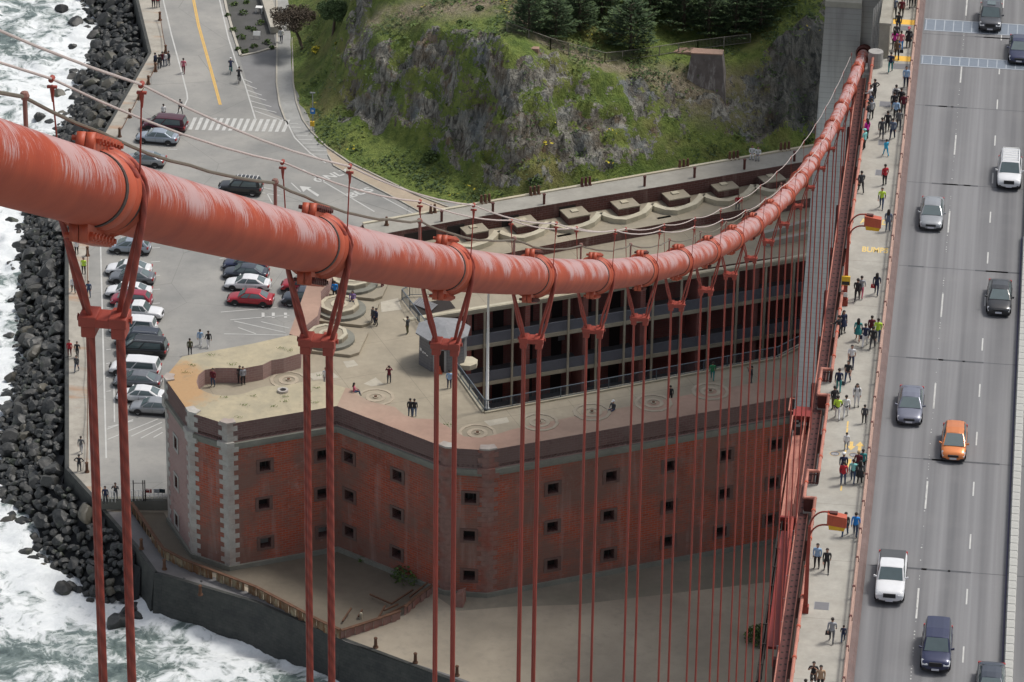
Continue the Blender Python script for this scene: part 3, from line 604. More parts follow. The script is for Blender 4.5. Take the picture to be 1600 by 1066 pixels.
# planting-bed furniture
b = MB(); p = at(418, 68, GZ); 
r = empty('notice_board', at(401, 62, GZ), .05, 'small white notice board standing in the planting bed', 'sign'); b = MB(); b.hexa([(-.42, 0, .5), (.42, 0, .5), (.42, .04, .5), (-.42, .04, .5)], [(-.42, .25, .95), (.42, .25, .95), (.42, .29, .95), (-.42, .29, .95)]); b.build('board', M['white'], r); b = MB(); b.box(-.35, -.3, .05, .1, 0, .6); b.box(.3, .35, .05, .1, 0, .6); b.build('leg', M['steel'], r)
r = empty('white_table', at(405, 20, GZ), 0, 'small white table with a shelf by the low wall', 'table'); b = MB(); b.box(-.4, .4, -.35, .35, .7, .76); b.build('table_top', M['white'], r, bevel=.01)
for sx in (-1, 1):
    for sy in (-1, 1): b = MB(); b.box(sx*.34-.03, sx*.34+.03, sy*.28-.03, sy*.28+.03, 0, .7); b.build('leg', M['white'], r)
# bus sign post with a blue and a yellow plate, and the bin beside it
r = empty('sign_post', at(489, 204, GZ), 0, 'tall pole with a blue sign and yellow sign by the grassy bank', 'sign post'); b = MB(); b.cyl((0, 0), .06, 0, 4.6, 8); b.box(-.3, .3, -.05, .05, 4.5, 4.62); b.build('pole', M['steel'], r)
b = MB(); b.box(-.27, .27, -.1, -.07, 2.05, 2.75); b.build('blue_plate', plain('sign_blue', (.01, .18, .55), .5), r); b = MB(); b.box(-.12, .12, -.112, -.1, 2.3, 2.55); b.build('symbol', M['white'], r)
b = MB(); b.box(-.3, .15, -.15, .1, .55, 1.1); b.build('yellow_plate', M['yellow'], r)
# ------------------------------------------------------------------ bluff (height field through surveyed points)
COLS = [(440,240,4.6,[(100,0),(-60,0)]),(470,215,4.9,[(190,1),(100,3),(0,1),(-60,1)]),(510,234,4.9,[(200,6),(120,10),(60,12),(0,8),(-60,6)]),(540,256,4.9,[(215,12),(150,28),(100,52),(70,12),(30,12),(-60,10)]),
 (580,276,4.9,[(215,10),(150,42),(80,58),(40,20),(-60,18)]),(620,295,4.9,[(235,8),(180,35),(75,58),(30,22),(-70,18)]),(660,313,4.9,[(250,8),(200,35),(65,58),(20,18),(-80,14)]),(700,328,4.9,[(270,8),(225,30),(150,52),(60,60),(10,14),(-80,10)]),
 (750,345,4.9,[(300,8),(250,35),(170,55),(78,60),(20,10),(-90,10)]),(800,345,4.9,[(300,20),(90,58),(50,8),(-90,8)]),(860,330,4.9,[(290,20),(190,58),(96,52),(70,8),(-90,9)]),(930,320,4.9,[(280,20),(190,54),(112,50),(95,6),(-90,10)]),
 (1000,310,4.9,[(265,20),(190,50),(114,47),(92,6),(-90,10)]),(1060,300,4.9,[(250,20),(190,48),(108,47),(85,6),(-90,11)]),(1120,290,4.9,[(235,20),(150,50),(105,42),(75,8),(-90,12)]),(1180,275,4.9,[(225,20),(150,54),(90,54),(62,12),(-90,13)]),
 (1230,270,4.9,[(225,10),(60,60),(20,25),(-90,15)]),(1290,260,4.9,[(215,5),(60,60),(-90,30)]),(1400,200,4.9,[(100,20),(0,35),(-90,30)])]
CP = []
for x_, y_, z_, seg in COLS:
    CP.append((x_, y_, z_))
    for y1, an in seg:
        n_ = max(1, round((y_-y1)/28)); k_ = (1/(12.9+6.6/math.tan(R(an)))) if an else 0
        for i_ in range(n_): dy = (y_-y1)/n_; z_ += dy*k_; CP.append((x_, y_-dy*(i_+1), z_))
        y_ = y1
CW = np.array([[*at(x, y, z)] for x, y, z in CP]); hx, hy = np.meshgrid(np.arange(-84, 6, .42), np.arange(368, 474, .42))
def tps(r): return np.where(r > 1e-9, r*r*np.log(r+1e-9), 0)
n = len(CW); D = np.hypot(CW[:, 0][:, None]-CW[:, 0], CW[:, 1][:, None]-CW[:, 1]); K = tps(D)+np.eye(n)*3.0
Pm = np.c_[np.ones(n), CW[:, 0], CW[:, 1]]; A_ = np.block([[K, Pm], [Pm.T, np.zeros((3, 3))]]); sol = np.linalg.solve(A_, np.r_[CW[:, 2], 0, 0, 0])
def hill_base(x, y):
    z = sol[n]+sol[n+1]*x+sol[n+2]*y
    for k in range(n): z = z+sol[k]*tps(np.hypot(x-CW[k, 0], y-CW[k, 1]))
    return z
hz_ = hill_base(hx, hy); gyz, gxz = np.gradient(hz_, .42); slope = np.hypot(gxz, gyz); st = np.clip((slope-.55)/.6, 0, 1); st = st*st*(3-2*st)
LZ_ = W2([(440, 260), (505, 232), (528, 200), (530, 150), (528, 100), (560, 70), (640, 40), (700, 0), (700, -80), (440, -80)], 8.0); left_ = np.clip(.5+np.where(inpoly(hx, hy, LZ_), 1, -1)*segdist(hx, hy, LZ_+[LZ_[0]])/2.5, 0, 1); st = st*(1-left_)
above = np.clip((hz_-5.6)/1.5, 0, 1)
rid = 1-np.abs(fbm(hx*.16+.5*fbm(hx*.3, hy*.3, 3, 4), hy*.10, 4, 11))*2
nz1 = 1.3*(rid-.6)+1.6*fbm(hx*.30, hy*.22, 4, 21)+.9*np.abs(fbm(hx*.9, hy*.7, 3, 31))
gul = np.abs(fbm(hx*.13+9, hy*.05, 3, 71))*2-.45; led = np.abs(((hz_+1.2*fbm(hx*.2, hy*.2, 3, 81))/2.4) % 1-.5)*2
bq = at(1092, 118, 14.5); near_b = 1-np.exp(-(((hx-bq.x)/5.5)**2+((hy-bq.y)/5.0)**2)); hz_ = hz_-.9*(1-near_b)
hz2 = hz_+near_b*above*(st*(nz1*1.0-2.4*gul+1.1*(led-.5))+(1-st)*.35*fbm(hx*.3, hy*.3, 4, 41)+.10*fbm(hx*1.5, hy*1.5, 3, 44))
sx_ = hx-gxz*st*above*.35*fbm(hx*.5, hy*.5, 3, 51)*2; sy_ = hy-gyz*st*above*.35*fbm(hx*.6, hy*.5, 3, 61)*2
ny, nx = hx.shape; idx = np.arange(ny*nx).reshape(ny, nx); F4 = np.stack([idx[:-1, :-1], idx[:-1, 1:], idx[1:, 1:], idx[1:, :-1]], -1).reshape(-1, 4)
zc = hz2.ravel(); ok = (zc[F4].max(1) > 4.6); F4 = F4[ok]
me = bpy.data.meshes.new('hill'); me.from_pydata(np.stack([sx_, sy_, hz2], -1).reshape(-1, 3).tolist(), [], F4.tolist()); me.polygons.foreach_set('use_smooth', [True]*len(me.polygons))
a1 = me.attributes.new('steep', 'FLOAT', 'POINT'); a1.data.foreach_set('value', (st*above).ravel().astype('f'))
def zone(px_poly, zz=14.0, soft=2.5):
    P = [(at(x, y, q).x, at(x, y, q).y) for x, y, q in px_poly]; ins = inpoly(hx, hy, P); d = segdist(hx, hy, P+[P[0]]); return np.clip(.5+np.where(ins, d, -d)/soft, 0, 1)
dry = zone([(560,62,12),(640,45,14),(700,12,18),(800,20,17),(800,60,17),(700,45,17),(640,66,14),(570,80,12)])+zone([(790,50,16),(860,78,16),(945,98,15),(1070,88,15),(1180,72,16),(1180,92,16),(1070,112,15),(1000,116,14.6),(930,120,14.6),(850,104,16),(790,86,17)])
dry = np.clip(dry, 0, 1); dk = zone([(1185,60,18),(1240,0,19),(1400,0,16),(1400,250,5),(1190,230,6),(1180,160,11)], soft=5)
grn = np.maximum(zone([(1050,150,13),(1090,115,15),(1180,120,15),(1185,190,10),(1110,215,9),(1060,190,11)], soft=3), .55*zone([(900,125,15),(1180,115,15),(1190,215,9),(1000,235,8),(900,200,10)], soft=4))
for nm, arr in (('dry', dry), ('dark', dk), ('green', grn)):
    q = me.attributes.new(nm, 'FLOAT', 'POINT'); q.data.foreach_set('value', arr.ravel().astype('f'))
t = NT('bluff_surface'); co = t.coord()
def attr(nm):
    a_ = t.n.new('ShaderNodeAttribute'); a_.attribute_name = nm; return a_.outputs['Fac']
v0 = t.noise(co, .10, 4, .6); v1 = t.noise(co, .28, 5, .62); v2 = t.noise(co, 1.3, 5, .7); v3 = t.noise(co, 5, 4, .7); str_ = t.noise(t.map(co, (1.6, 1.2, .45), (.3, .2, .6)), 1.0, 5, .7, 1.0)
grass = t.mix(t.ramp(v1, .35, .65), (.135, .20, .035), (.25, .30, .07)); grass = t.mix(t.ramp(v2, .42, .72), grass, (.07, .115, .024)); grass = t.mix(t.math('MULTIPLY', t.ramp(v0, .5, .66), .6), grass, (.25, .20, .085))
dryc = t.mix(t.ramp(v2, .35, .65), (.20, .16, .095), (.36, .31, .22)); grass = t.mix(t.math('MULTIPLY', attr('dry'), t.ramp(v1, .30, .52)), grass, dryc)
rock = t.mix(t.ramp(str_, .38, .62), (.06, .057, .048), (.42, .405, .345)); rock = t.mix(t.math('MULTIPLY', t.ramp(t.noise(co, .22, 4), .54, .64), .7), rock, t.mix(str_, (.06, .07, .075), (.34, .38, .38))); rock = t.mix(t.math('MULTIPLY', t.ramp(v1, .50, .62), .65), rock, (.15, .115, .075)); rock = t.mix(t.math('MULTIPLY', t.ramp(v2, .58, .72), .7), rock, (.32, .34, .34)); rock = t.mix(t.math('MULTIPLY', t.ramp(t.noise(co, .5, 4), .60, .68), .5), rock, (.22, .12, .045)); rock = t.mix(t.math('MULTIPLY', t.ramp(v3, .5, .75), .4), rock, (.03, .03, .03))
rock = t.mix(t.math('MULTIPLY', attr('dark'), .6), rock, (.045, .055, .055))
veg = t.ramp(t.math('ADD', t.noise(co, .33, 6, .7), t.math('MULTIPLY', v2, .25)), .565, .66)
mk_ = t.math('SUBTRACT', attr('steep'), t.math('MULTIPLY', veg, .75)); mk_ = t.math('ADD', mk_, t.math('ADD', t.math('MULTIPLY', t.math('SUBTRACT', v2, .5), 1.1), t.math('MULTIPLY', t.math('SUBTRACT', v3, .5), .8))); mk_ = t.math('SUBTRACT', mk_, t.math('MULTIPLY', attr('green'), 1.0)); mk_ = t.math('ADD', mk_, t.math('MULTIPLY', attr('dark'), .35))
t.col(t.mix(t.ramp(mk_, .32, .42), grass, rock)).rough(.95); t.bump(t.math('ADD', v2, t.math('ADD', t.math('MULTIPLY', v3, .4), t.math('MULTIPLY', str_, .8))), 1.0, .5)
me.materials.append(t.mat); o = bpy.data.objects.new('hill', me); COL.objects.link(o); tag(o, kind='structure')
def hill_z(x, y):
    i = (x+84)/.42; j = (y-368)/.42; i = min(max(i, 0), nx-2); j = min(max(j, 0), ny-2); return float(hz2[int(j), int(i)])
def on_hill(px_, py_):                      # march the pixel's ray down to the hill
    d = ray(px_, py_); d = d/d.length; s_ = 380.0
    while s_ < 620:
        p = Vector((0, 0, CZ))+d*s_
        if p.z <= max(hill_z(p.x, p.y) if -84 < p.x < 6 and 368 < p.y < 474 else -9, GZ): return p
        s_ += .25
    return p
# low herbs and tufts (uncountable)
lv = []; lf = []; lm = []; rr = random.Random(5)
def leaf(p, s_, mi, nrm=None):
    a_, e_ = rr.uniform(0, 6.28), rr.uniform(-.9, .9); u = Vector((math.cos(a_), math.sin(a_), e_*.7)).normalized(); v = Vector((-math.sin(a_), math.cos(a_), rr.uniform(-.8, .8))).normalized()
    i = len(lv); lv.extend([p-u*s_, p-v*s_*.5, p+u*s_, p+v*s_*.5]); lf.append((i, i+1, i+2, i+3)); lm.append(mi)
for k in range(13000):
    x, y = rr.uniform(-80, -12), rr.uniform(372, 450); z = hill_z(x, y)
    if z < 5.1: continue
    j, i = int((y-368)/.42), int((x+84)/.42)
    if st[j, i] > .5 and rr.random() < .35: continue
    q = vn(np.array([x*.35]), np.array([y*.35]), 77)[0]
    if q < .42: continue
    r_ = rr.uniform(.25, .6); mi = 0 if q < .6 else 1
    if rr.random() < .012: mi = 2
    for _ in range(7): leaf(Vector((x+rr.gauss(0, r_), y+rr.gauss(0, r_), z+abs(rr.gauss(.12, .15)))), rr.uniform(.10, .28), mi)
me = bpy.data.meshes.new('herbs'); me.from_pydata([tuple(v) for v in lv], [], lf); me.polygons.foreach_set('material_index', lm)
def leafmat(name, c): 
    t = NT(name); co = t.coord(); t.col(t.mix(t.noise(co, 1.2, 4), tuple(x*.6 for x in c), tuple(x*1.35 for x in c))).rough(.8); t.b.inputs['Transmission Weight'].default_value = 0; return t.mat
M['leaf'] = leafmat('herb_green', (.09, .14, .03)); M['leaf2'] = leafmat('herb_dark', (.05, .085, .024)); M['leafy'] = leafmat('yellow_flower', (.50, .42, .03)); M['needle'] = leafmat('conifer_green', (.05, .088, .036)); M['needle2'] = leafmat('conifer_tip', (.095, .15, .055)); M['bark'] = plain('bark', (.10, .075, .055), .9, var=.3); M['twig'] = leafmat('grey_brown_twig', (.085, .065, .045))
for k in ('leaf', 'leaf2', 'leafy'): me.materials.append(M[k])
o = bpy.data.objects.new('ground_cover', me); COL.objects.link(o); tag(o, 'low green herbs and tufts covering the grassy bluff', 'ground cover', kind='stuff')
# shrubs: tall plants one can tell apart
def shrub(px_, py_, r_, label, m1='leaf2', m2='leaf', z=None, n_=260, name='shrub', grp=None):
    p = on_hill(px_, py_) if z is None else at(px_, py_, z); q = random.Random(int(px_*7+py_)); V_, F_, m_ = [], [], []
    for k in range(n_):
        a_, e_ = q.uniform(0, 6.28), q.uniform(0, 1)**.6; R_ = r_*(.55+.45*q.random()); c_ = Vector((math.cos(a_)*math.sqrt(1-e_*e_)*R_, math.sin(a_)*math.sqrt(1-e_*e_)*R_, e_*R_*.8))
        s_ = q.uniform(.08, .2); u = Vector((q.gauss(0, 1), q.gauss(0, 1), q.gauss(0, .6))).normalized()*s_; v = u.cross(Vector((q.gauss(0, 1), q.gauss(0, 1), q.gauss(0, 1)))).normalized()*s_*.6
        i = len(V_); V_ += [c_-u, c_-v, c_+u, c_+v]; F_.append((i, i+1, i+2, i+3)); m_.append(int(q.random() < .4))
    me = bpy.data.meshes.new(name); me.from_pydata([tuple(v) for v in V_], [], F_); me.polygons.foreach_set('material_index', m_); me.materials.append(M[m1]); me.materials.append(M[m2])
    o = bpy.data.objects.new(name, me); COL.objects.link(o); o.location = p; return tag(o, label, 'bush', grp)
shrub(497, 82, .95, 'yellow flowering bush left of the rock outcrop', 'leafy', 'leaf'); shrub(531, 72, .7, 'yellow flowering bush on the edge of the rock outcrop', 'leafy', 'leaf')
shrub(750, 15, .55, 'small dark bush on the dry path by the conifers', 'leaf2', 'needle2', n_=200); shrub(719, 36, .4, 'tiny round bush above the cliff edge', 'leaf2', 'leaf', n_=160)
shrub(675, 250, 1.3, 'bluish green patch of leafy plants at the foot of the slope', 'leaf2', 'leaf', n_=420); shrub(477, 133, .3, 'tiny dark bush on the grass beside the footpath', n_=90)
shrub(835, 288, 1.1, 'green bush above the rusty pipes on the parapet', 'leaf', 'leaf2', n_=300); shrub(1262, 222, .7, 'dark green bush at the end of the parapet', 'leaf2', 'leaf', n_=220)
shrub(1190, 1000, 1.7, 'round green shrub on the beach under the bridge', 'leaf2', 'leaf', TZ, 900); shrub(637, 905, 1.7, 'creeping green plants against the foot of the brick wall', 'leaf', 'leaf2', TZ, 420); shrub(568, 876, .6, 'little green weed patch in the dirt court', 'leaf', 'leaf2', TZ, 110)
for k, (x, y) in enumerate(((356, 25), (365, 48), (380, 22), (388, 45), (396, 48), (377, 60), (372, 78), (397, 74), (418, 68), (385, 5), (366, 8), (407, 38), (425, 76), (383, 82))):
    shrub(x, y, .42+.12*(k % 3), '%s green plant in the dark planting bed, %s' % (('small', 'medium', 'large')[k % 3], ('left of the white table', 'left edge near the road', 'just left of the white table', 'right of the bed centre', 'between table and notice board', 'middle of the left edge', 'at the tip beside the crosswalk', 'below the notice board', 'at the lower right corner', 'at the top edge', 'at the top left by the road', 'against the low pale wall', 'at the far right of the lower kerb', 'on the lower kerb')[k]), 'leaf2', 'leaf', GZ, 70, 'plant', 'plants in the dark planting bed')
# fence on the bluff
def fence(pp, label, n_per, h=1.15):
    P = [on_hill(*p) for p in pp]; r = empty('fence', P[0], 0, label, 'fence'); o_ = P[0]; b = MB(); c_ = MB(); k_ = 0
    for p, q in zip(P, P[1:]):
        n_ = max(2, int((q-p).length/2.3))
        for i in range(n_+1):
            v = p.lerp(q, i/n_)-o_; d = MB(); d.box(v.x-.05, v.x+.05, v.y-.05, v.y+.05, v.z-.5, v.z+h); d.build('post', M['fence'], r)
        a_, c2 = p-o_, q-o_
        for z in (.15, h): b.bar((a_.x, a_.y, a_.z+z), (c2.x, c2.y, c2.z+z), .06)
        m_ = int((q-p).length/.16)
        for i in range(m_): v = a_.lerp(c2, i/m_); c_.box(v.x-.012, v.x+.012, v.y-.012, v.y+.012, v.z+.15, v.z+h)
    b.build('rail', M['fence'], r); c_.build('palings', M['fence'], r)
M['fence'] = plain('weathered_fence', (.26, .24, .20), .8, var=.25)
fence([(792, 50), (860, 75), (945, 98), (1000, 92), (1090, 78), (1172, 68)], 'thin grey fence along the top of the bluff below the conifers', 3)
# concrete block and slab on the bluff
p = on_hill(1104, 122); b = MB(); c0 = Vector((p.x, p.y-.2, p.z+.2))
sl = [(-2.4, -1.6), (2.35, -1.3), (2.4, 1.5), (-2.2, 1.5)]; zt = 3.5
b.hexa([(c0.x+x*1.12, c0.y+y*1.5, c0.z-4.5) for x, y in sl], [(c0.x+x*.72, c0.y+y*.45, c0.z+zt-.55) for x, y in sl]); tag(b.build('concrete_block', [M['block']], bevel=.06), 'tall tapering stained concrete block on the edge of the bluff', 'concrete block')
b = MB(); b.prism([(c0.x+x*.73, c0.y+y*.47) for x, y in sl], c0.z+zt-.55, c0.z+zt-.42); tag(b.build('block_cap', M['roof_pink']), 'pinkish capping slab on the tall concrete block', 'slab')
p = on_hill(1066, 84); b = MB(); b.hexa([(p.x-1.3, p.y-.5, p.z-.4), (p.x+1.4, p.y, p.z-.4), (p.x+1.3, p.y+1.4, p.z-.4), (p.x-1.4, p.y+.9, p.z-.4)], [(p.x-1.3, p.y-.5, p.z+.25), (p.x+1.4, p.y, p.z+.3), (p.x+1.3, p.y+1.4, p.z+.3), (p.x-1.4, p.y+.9, p.z+.25)]); tag(b.build('concrete_slab', M['roof_pink'], bevel=.05), 'flat pinkish concrete slab lying behind the tall block', 'slab')
p = on_hill(835, 80); b = MB(); b.box(p.x-.5, p.x+.5, p.y-.3, p.y+.4, p.z-.2, p.z+.4); tag(b.build('concrete_footing', M['roof_pink'], bevel=.04), 'small concrete footing on the cliff edge below the fence', 'footing')
# trees
def conifer(h, r_, seed, dens=1.0, bare=.08, spread=.62):
    q = random.Random(seed); root = empty('conifer_tree'); b = MB(); pts_ = [(0, 0, -.8)]; x = y = 0
    for k in range(1, 7): x += q.gauss(0, .06); y += q.gauss(0, .06); pts_.append((x, y, h*k/6))
    b.tube(pts_, [.32*(1-k/6.6)*h/9 for k in range(7)], 8); V_, F_, m_ = [], [], []
    nb = int(34*dens*h/8)
    for k in range(nb):
        u = bare+(1-bare)*((k+.5)/nb); zz = h*u; a_ = k*2.4+q.uniform(-.4, .4); L = r_*(1-u)**spread*q.uniform(.72, 1.12)*min(1, .55+u*4)+.25
        up_ = .05+.35*u; d = Vector((math.cos(a_), math.sin(a_), up_)).normalized(); o_ = Vector((0, 0, zz)); side = Vector((-d.y, d.x, 0)).normalized()
        b.tube([o_, o_+d*L*.6, o_+d*L*.95+Vector((0, 0, .1*L))], [.07, .045, .015], 5)
        ns = int(26*L*dens)
        for i in range(ns):
            f = q.random()**.75; w_ = (.16+.34*math.sin(min(1, f*1.05)*math.pi)**.8)*L*.85; off = q.uniform(-1, 1)
            c_ = o_+d*(L*(.12+.92*f))+side*(off*w_)+Vector((0, 0, .10*L*f*f+q.gauss(.02, .09)-.12*abs(off)*w_))
            dd = (d*.8+side*off*.9+Vector((0, 0, q.uniform(-.15, .45)))).normalized(); s_ = q.uniform(.16, .34); wv_ = dd.cross(Vector((q.gauss(0, .5), q.gauss(0, .5), 1))).normalized()*s_*.42
            j = len(V_); V_ += [c_-dd*s_, c_-wv_, c_+dd*s_*1.25, c_+wv_]; F_.append((j, j+1, j+2, j+3)); m_.append(int(f > .72 and q.random() < .6))
    b.build('trunk', M['bark'], root); me = bpy.data.meshes.new('crown'); me.from_pydata([tuple(v) for v in V_], [], F_); me.polygons.foreach_set('material_index', m_); me.materials.append(M['needle']); me.materials.append(M['needle2'])
    o = bpy.data.objects.new('crown', me); COL.objects.link(o); o.parent = root; return root
protos = [conifer(8.0, 4.0, 1, 1.25), conifer(6.5, 4.4, 2, 1.3, .05, .5), conifer(9.5, 4.3, 3, 1.2)]
used = [False]*3
TR = [(826, 50, 0, 0.62, 'conifer at the left end of the bluff fence'), (868, 58, 1, 0.66, 'second conifer from the left end of the fence'), (905, 48, 2, 0.6, 'third conifer from the left end of the fence'), (940, 30, 0, 0.66, 'conifer above the bend of the bluff fence'), (985, 76, 1, 0.86, 'broad low conifer leaning over the middle of the fence'), (1068, 48, 0, 0.74, 'conifer behind the flat concrete slab'), (1108, 58, 2, 0.66, 'conifer right behind the tall concrete block'), (1150, 56, 1, 0.74, 'conifer just left of the right end of the fence'), (1188, 46, 0, 0.7, 'conifer at the right end of the bluff fence'), (850, 22, 2, 0.66, 'dark conifer in the second row at the left'), (895, 14, 1, 0.7, 'dark conifer second in the second row'), (955, 8, 0, 0.8, 'dark conifer third in the second row'), (1015, 22, 2, 0.72, 'dark conifer in the middle of the second row'), (1058, 8, 1, 0.8, 'dark conifer right of centre in the second row'), (1110, 18, 0, 0.8, 'dark conifer near the pylon in the second row'), (1160, 10, 2, 0.72, 'dark conifer second row closest to the pylon'), (1205, 14, 1, 0.76, 'conifer beside the bridge pylon at the top'), (870, -25, 0, 0.8, 'conifer crown at the top edge, far left of the grove'), (930, -30, 2, 0.8, 'conifer crown at the top edge, left of centre'), (1000, -28, 1, 0.85, 'conifer crown at the top edge, middle of the grove'), (1075, -30, 0, 0.85, 'conifer crown at the top edge, right of centre'), (1140, -28, 2, 0.85, 'conifer crown at the top edge, far right of the grove')]
for k, (x, y, v, sc_, lb) in enumerate(TR):
    o = protos[v] if not used[v] else copy_tree(protos[v]); used[v] = True
    p = on_hill(x, y) ; o.location = (p.x, p.y, p.z); o.scale = (sc_, sc_, sc_); o.rotation_euler = (0, 0, k*1.3); tag(o, lb, 'tree', 'conifers on the bluff')
for k, (x, y, v, lb) in enumerate(((590, -52, 1, 'dark conifer overhanging the top edge above the green slope'), (650, -45, 2, 'dark conifer at the top edge right of the roadside trees'), (720, -75, 1, 'dark conifer on the crest above the dry path'))):
    o = copy_tree(protos[v]); p = on_hill(x, y); o.location = p; o.scale = (.9, .9, .75); o.rotation_euler = (0, 0, k*2.1+.4); tag(o, lb, 'tree', 'conifers on the bluff')
def broadleaf(p, h, cr, lean, seed, mats, label, n_=5200, flat=.62, trunk_r=.22):
    q = random.Random(seed); root = empty('leafy_tree', p, 0, label, 'tree'); b = MB(); top = Vector((lean[0], lean[1], h*.62))
    b.tube([(0, 0, -.4), (lean[0]*.35, lean[1]*.35, h*.25), (lean[0]*.75, lean[1]*.75, h*.48), top], [trunk_r, trunk_r*.8, trunk_r*.65, trunk_r*.45], 8); lobes = []
    for k in range(12):
        a_ = k*2.39; rr_ = cr*math.sqrt((k+.6)/12)*.78; c_ = top+Vector((math.cos(a_)*rr_, math.sin(a_)*rr_, h*.22*(1-(rr_/cr)**2)+q.uniform(-.3, .3))); lobes.append((c_, cr*q.uniform(.26, .42)))
        b.tube([top-Vector((0, 0, h*.12*q.random())), top.lerp(c_, .55)+Vector((0, 0, .15)), c_], [trunk_r*.4, trunk_r*.22, .03], 6)
    b.build('trunk', M['bark'], root, smooth=True); V_, F_, m_ = [], [], []
    for k in range(n_):
        c_, R_ = q.choice(lobes); v = Vector((q.gauss(0, 1), q.gauss(0, 1), q.gauss(0, 1))).normalized()*R_*q.random()**.35; v.z *= flat; c2 = c_+v
        s_ = q.uniform(.06, .16); u = Vector((q.gauss(0, 1), q.gauss(0, 1), q.gauss(0, .6))).normalized()*s_; w_ = u.cross(Vector((q.gauss(0, 1), q.gauss(0, 1), q.gauss(0, 1)))).normalized()*s_*.5
        j = len(V_); V_ += [c2-u, c2-w_, c2+u, c2+w_]; F_.append((j, j+1, j+2, j+3)); m_.append(int(q.random() < .35))
    me = bpy.data.meshes.new('crown'); me.from_pydata([tuple(v) for v in V_], [], F_); me.polygons.foreach_set('material_index', m_); me.materials.append(M[mats[0]]); me.materials.append(M[mats[1]])
    o = bpy.data.objects.new('crown', me); COL.objects.link(o); o.parent = root; return root
broadleaf(on_hill(474, 78), 5.0, 3.0, (-1.3, .3), 4, ('twig', 'bark'), 'leaning brown-grey tree with sparse twiggy crown beside footpath', 7500, .8)
broadleaf(on_hill(520, 58), 4.4, 2.5, (.3, .2), 8, ('needle2', 'leaf2'), 'dark green rounded tree right of the leaning brown tree', 7500)
# ------------------------------------------------------------------ the brick fort
from mathutils.geometry import tessellate_polygon
FT, FL = 19.0, 17.45                          # parapet top, roof floor
fort = empty('brick_fort', (-45, 345, TZ), 0, 'large red brick fort with flat roof, gun platforms and open courtyard', 'fort')
def FP(o):                                    # world-coordinate part of the fort
    o.location = -Vector(o.parent.location) if o.parent.parent is None else (0, 0, 0); return o
def fpart(b, name, mats, parent=None, **k): return FP(b.build(name, mats, parent or fort, **k))
def slab(rings, z, thick=0, side=None, mi=0, mside=1, b=None):   # polygon (with holes) as top face + optional sides
    b = b or MB(); R3 = [[Vector((p[0], p[1], z)) for p in r] for r in rings]; flat = [v for r in R3 for v in r]
    i0 = b.vs(flat)
    for t_ in tessellate_polygon(R3):
        a_, c_, d_ = [flat[k] for k in t_]; up = (c_-a_).cross(d_-a_).z
        if abs(up) < 1e-9: continue
        b.f.append([i0[k] for k in (t_ if up > 0 else t_[::-1])]); b.m.append(mi)
    if thick:
        for ri, r in enumerate(rings):
            ar = sum(p[0]*q[1]-q[0]*p[1] for p, q in zip(r, r[1:]+r[:1])); seq = r if (ar > 0) == (ri == 0) else r[::-1]
            for p, q in zip(seq, seq[1:]+seq[:1]): b.face([(p[0], p[1], z-thick), (q[0], q[1], z-thick), (q[0], q[1], z), (p[0], p[1], z)], mside)
    return b
PC = {'P0': (-72.0, 329.8), 'P1': (-68.5, 323.6), 'P2': (-64.7, 321.85), 'C': (-55.6, 326.8), 'D': (-44.8, 320.5), 'E': (-41.0, 320.6), 'F': (-2.0, 342.0)}
NWALL = [PC[k] for k in ('P0', 'P1', 'P2', 'C', 'D', 'E', 'F')]
z19 = lambda L: W2(L, FT)
EASTO = z19([(285, 557), (395, 537), (452, 524), (472, 467), (483, 436), (567, 350)])
SW0, SW1 = W2([(567, 350)], 20.0)[0], W2([(1200, 240)], 20.0)[0]; d_ = Vector((SW1[0]-SW0[0], SW1[1]-SW0[1])).normalized(); SWF = (SW0[0]+d_.x*62, SW0[1]+d_.y*62)
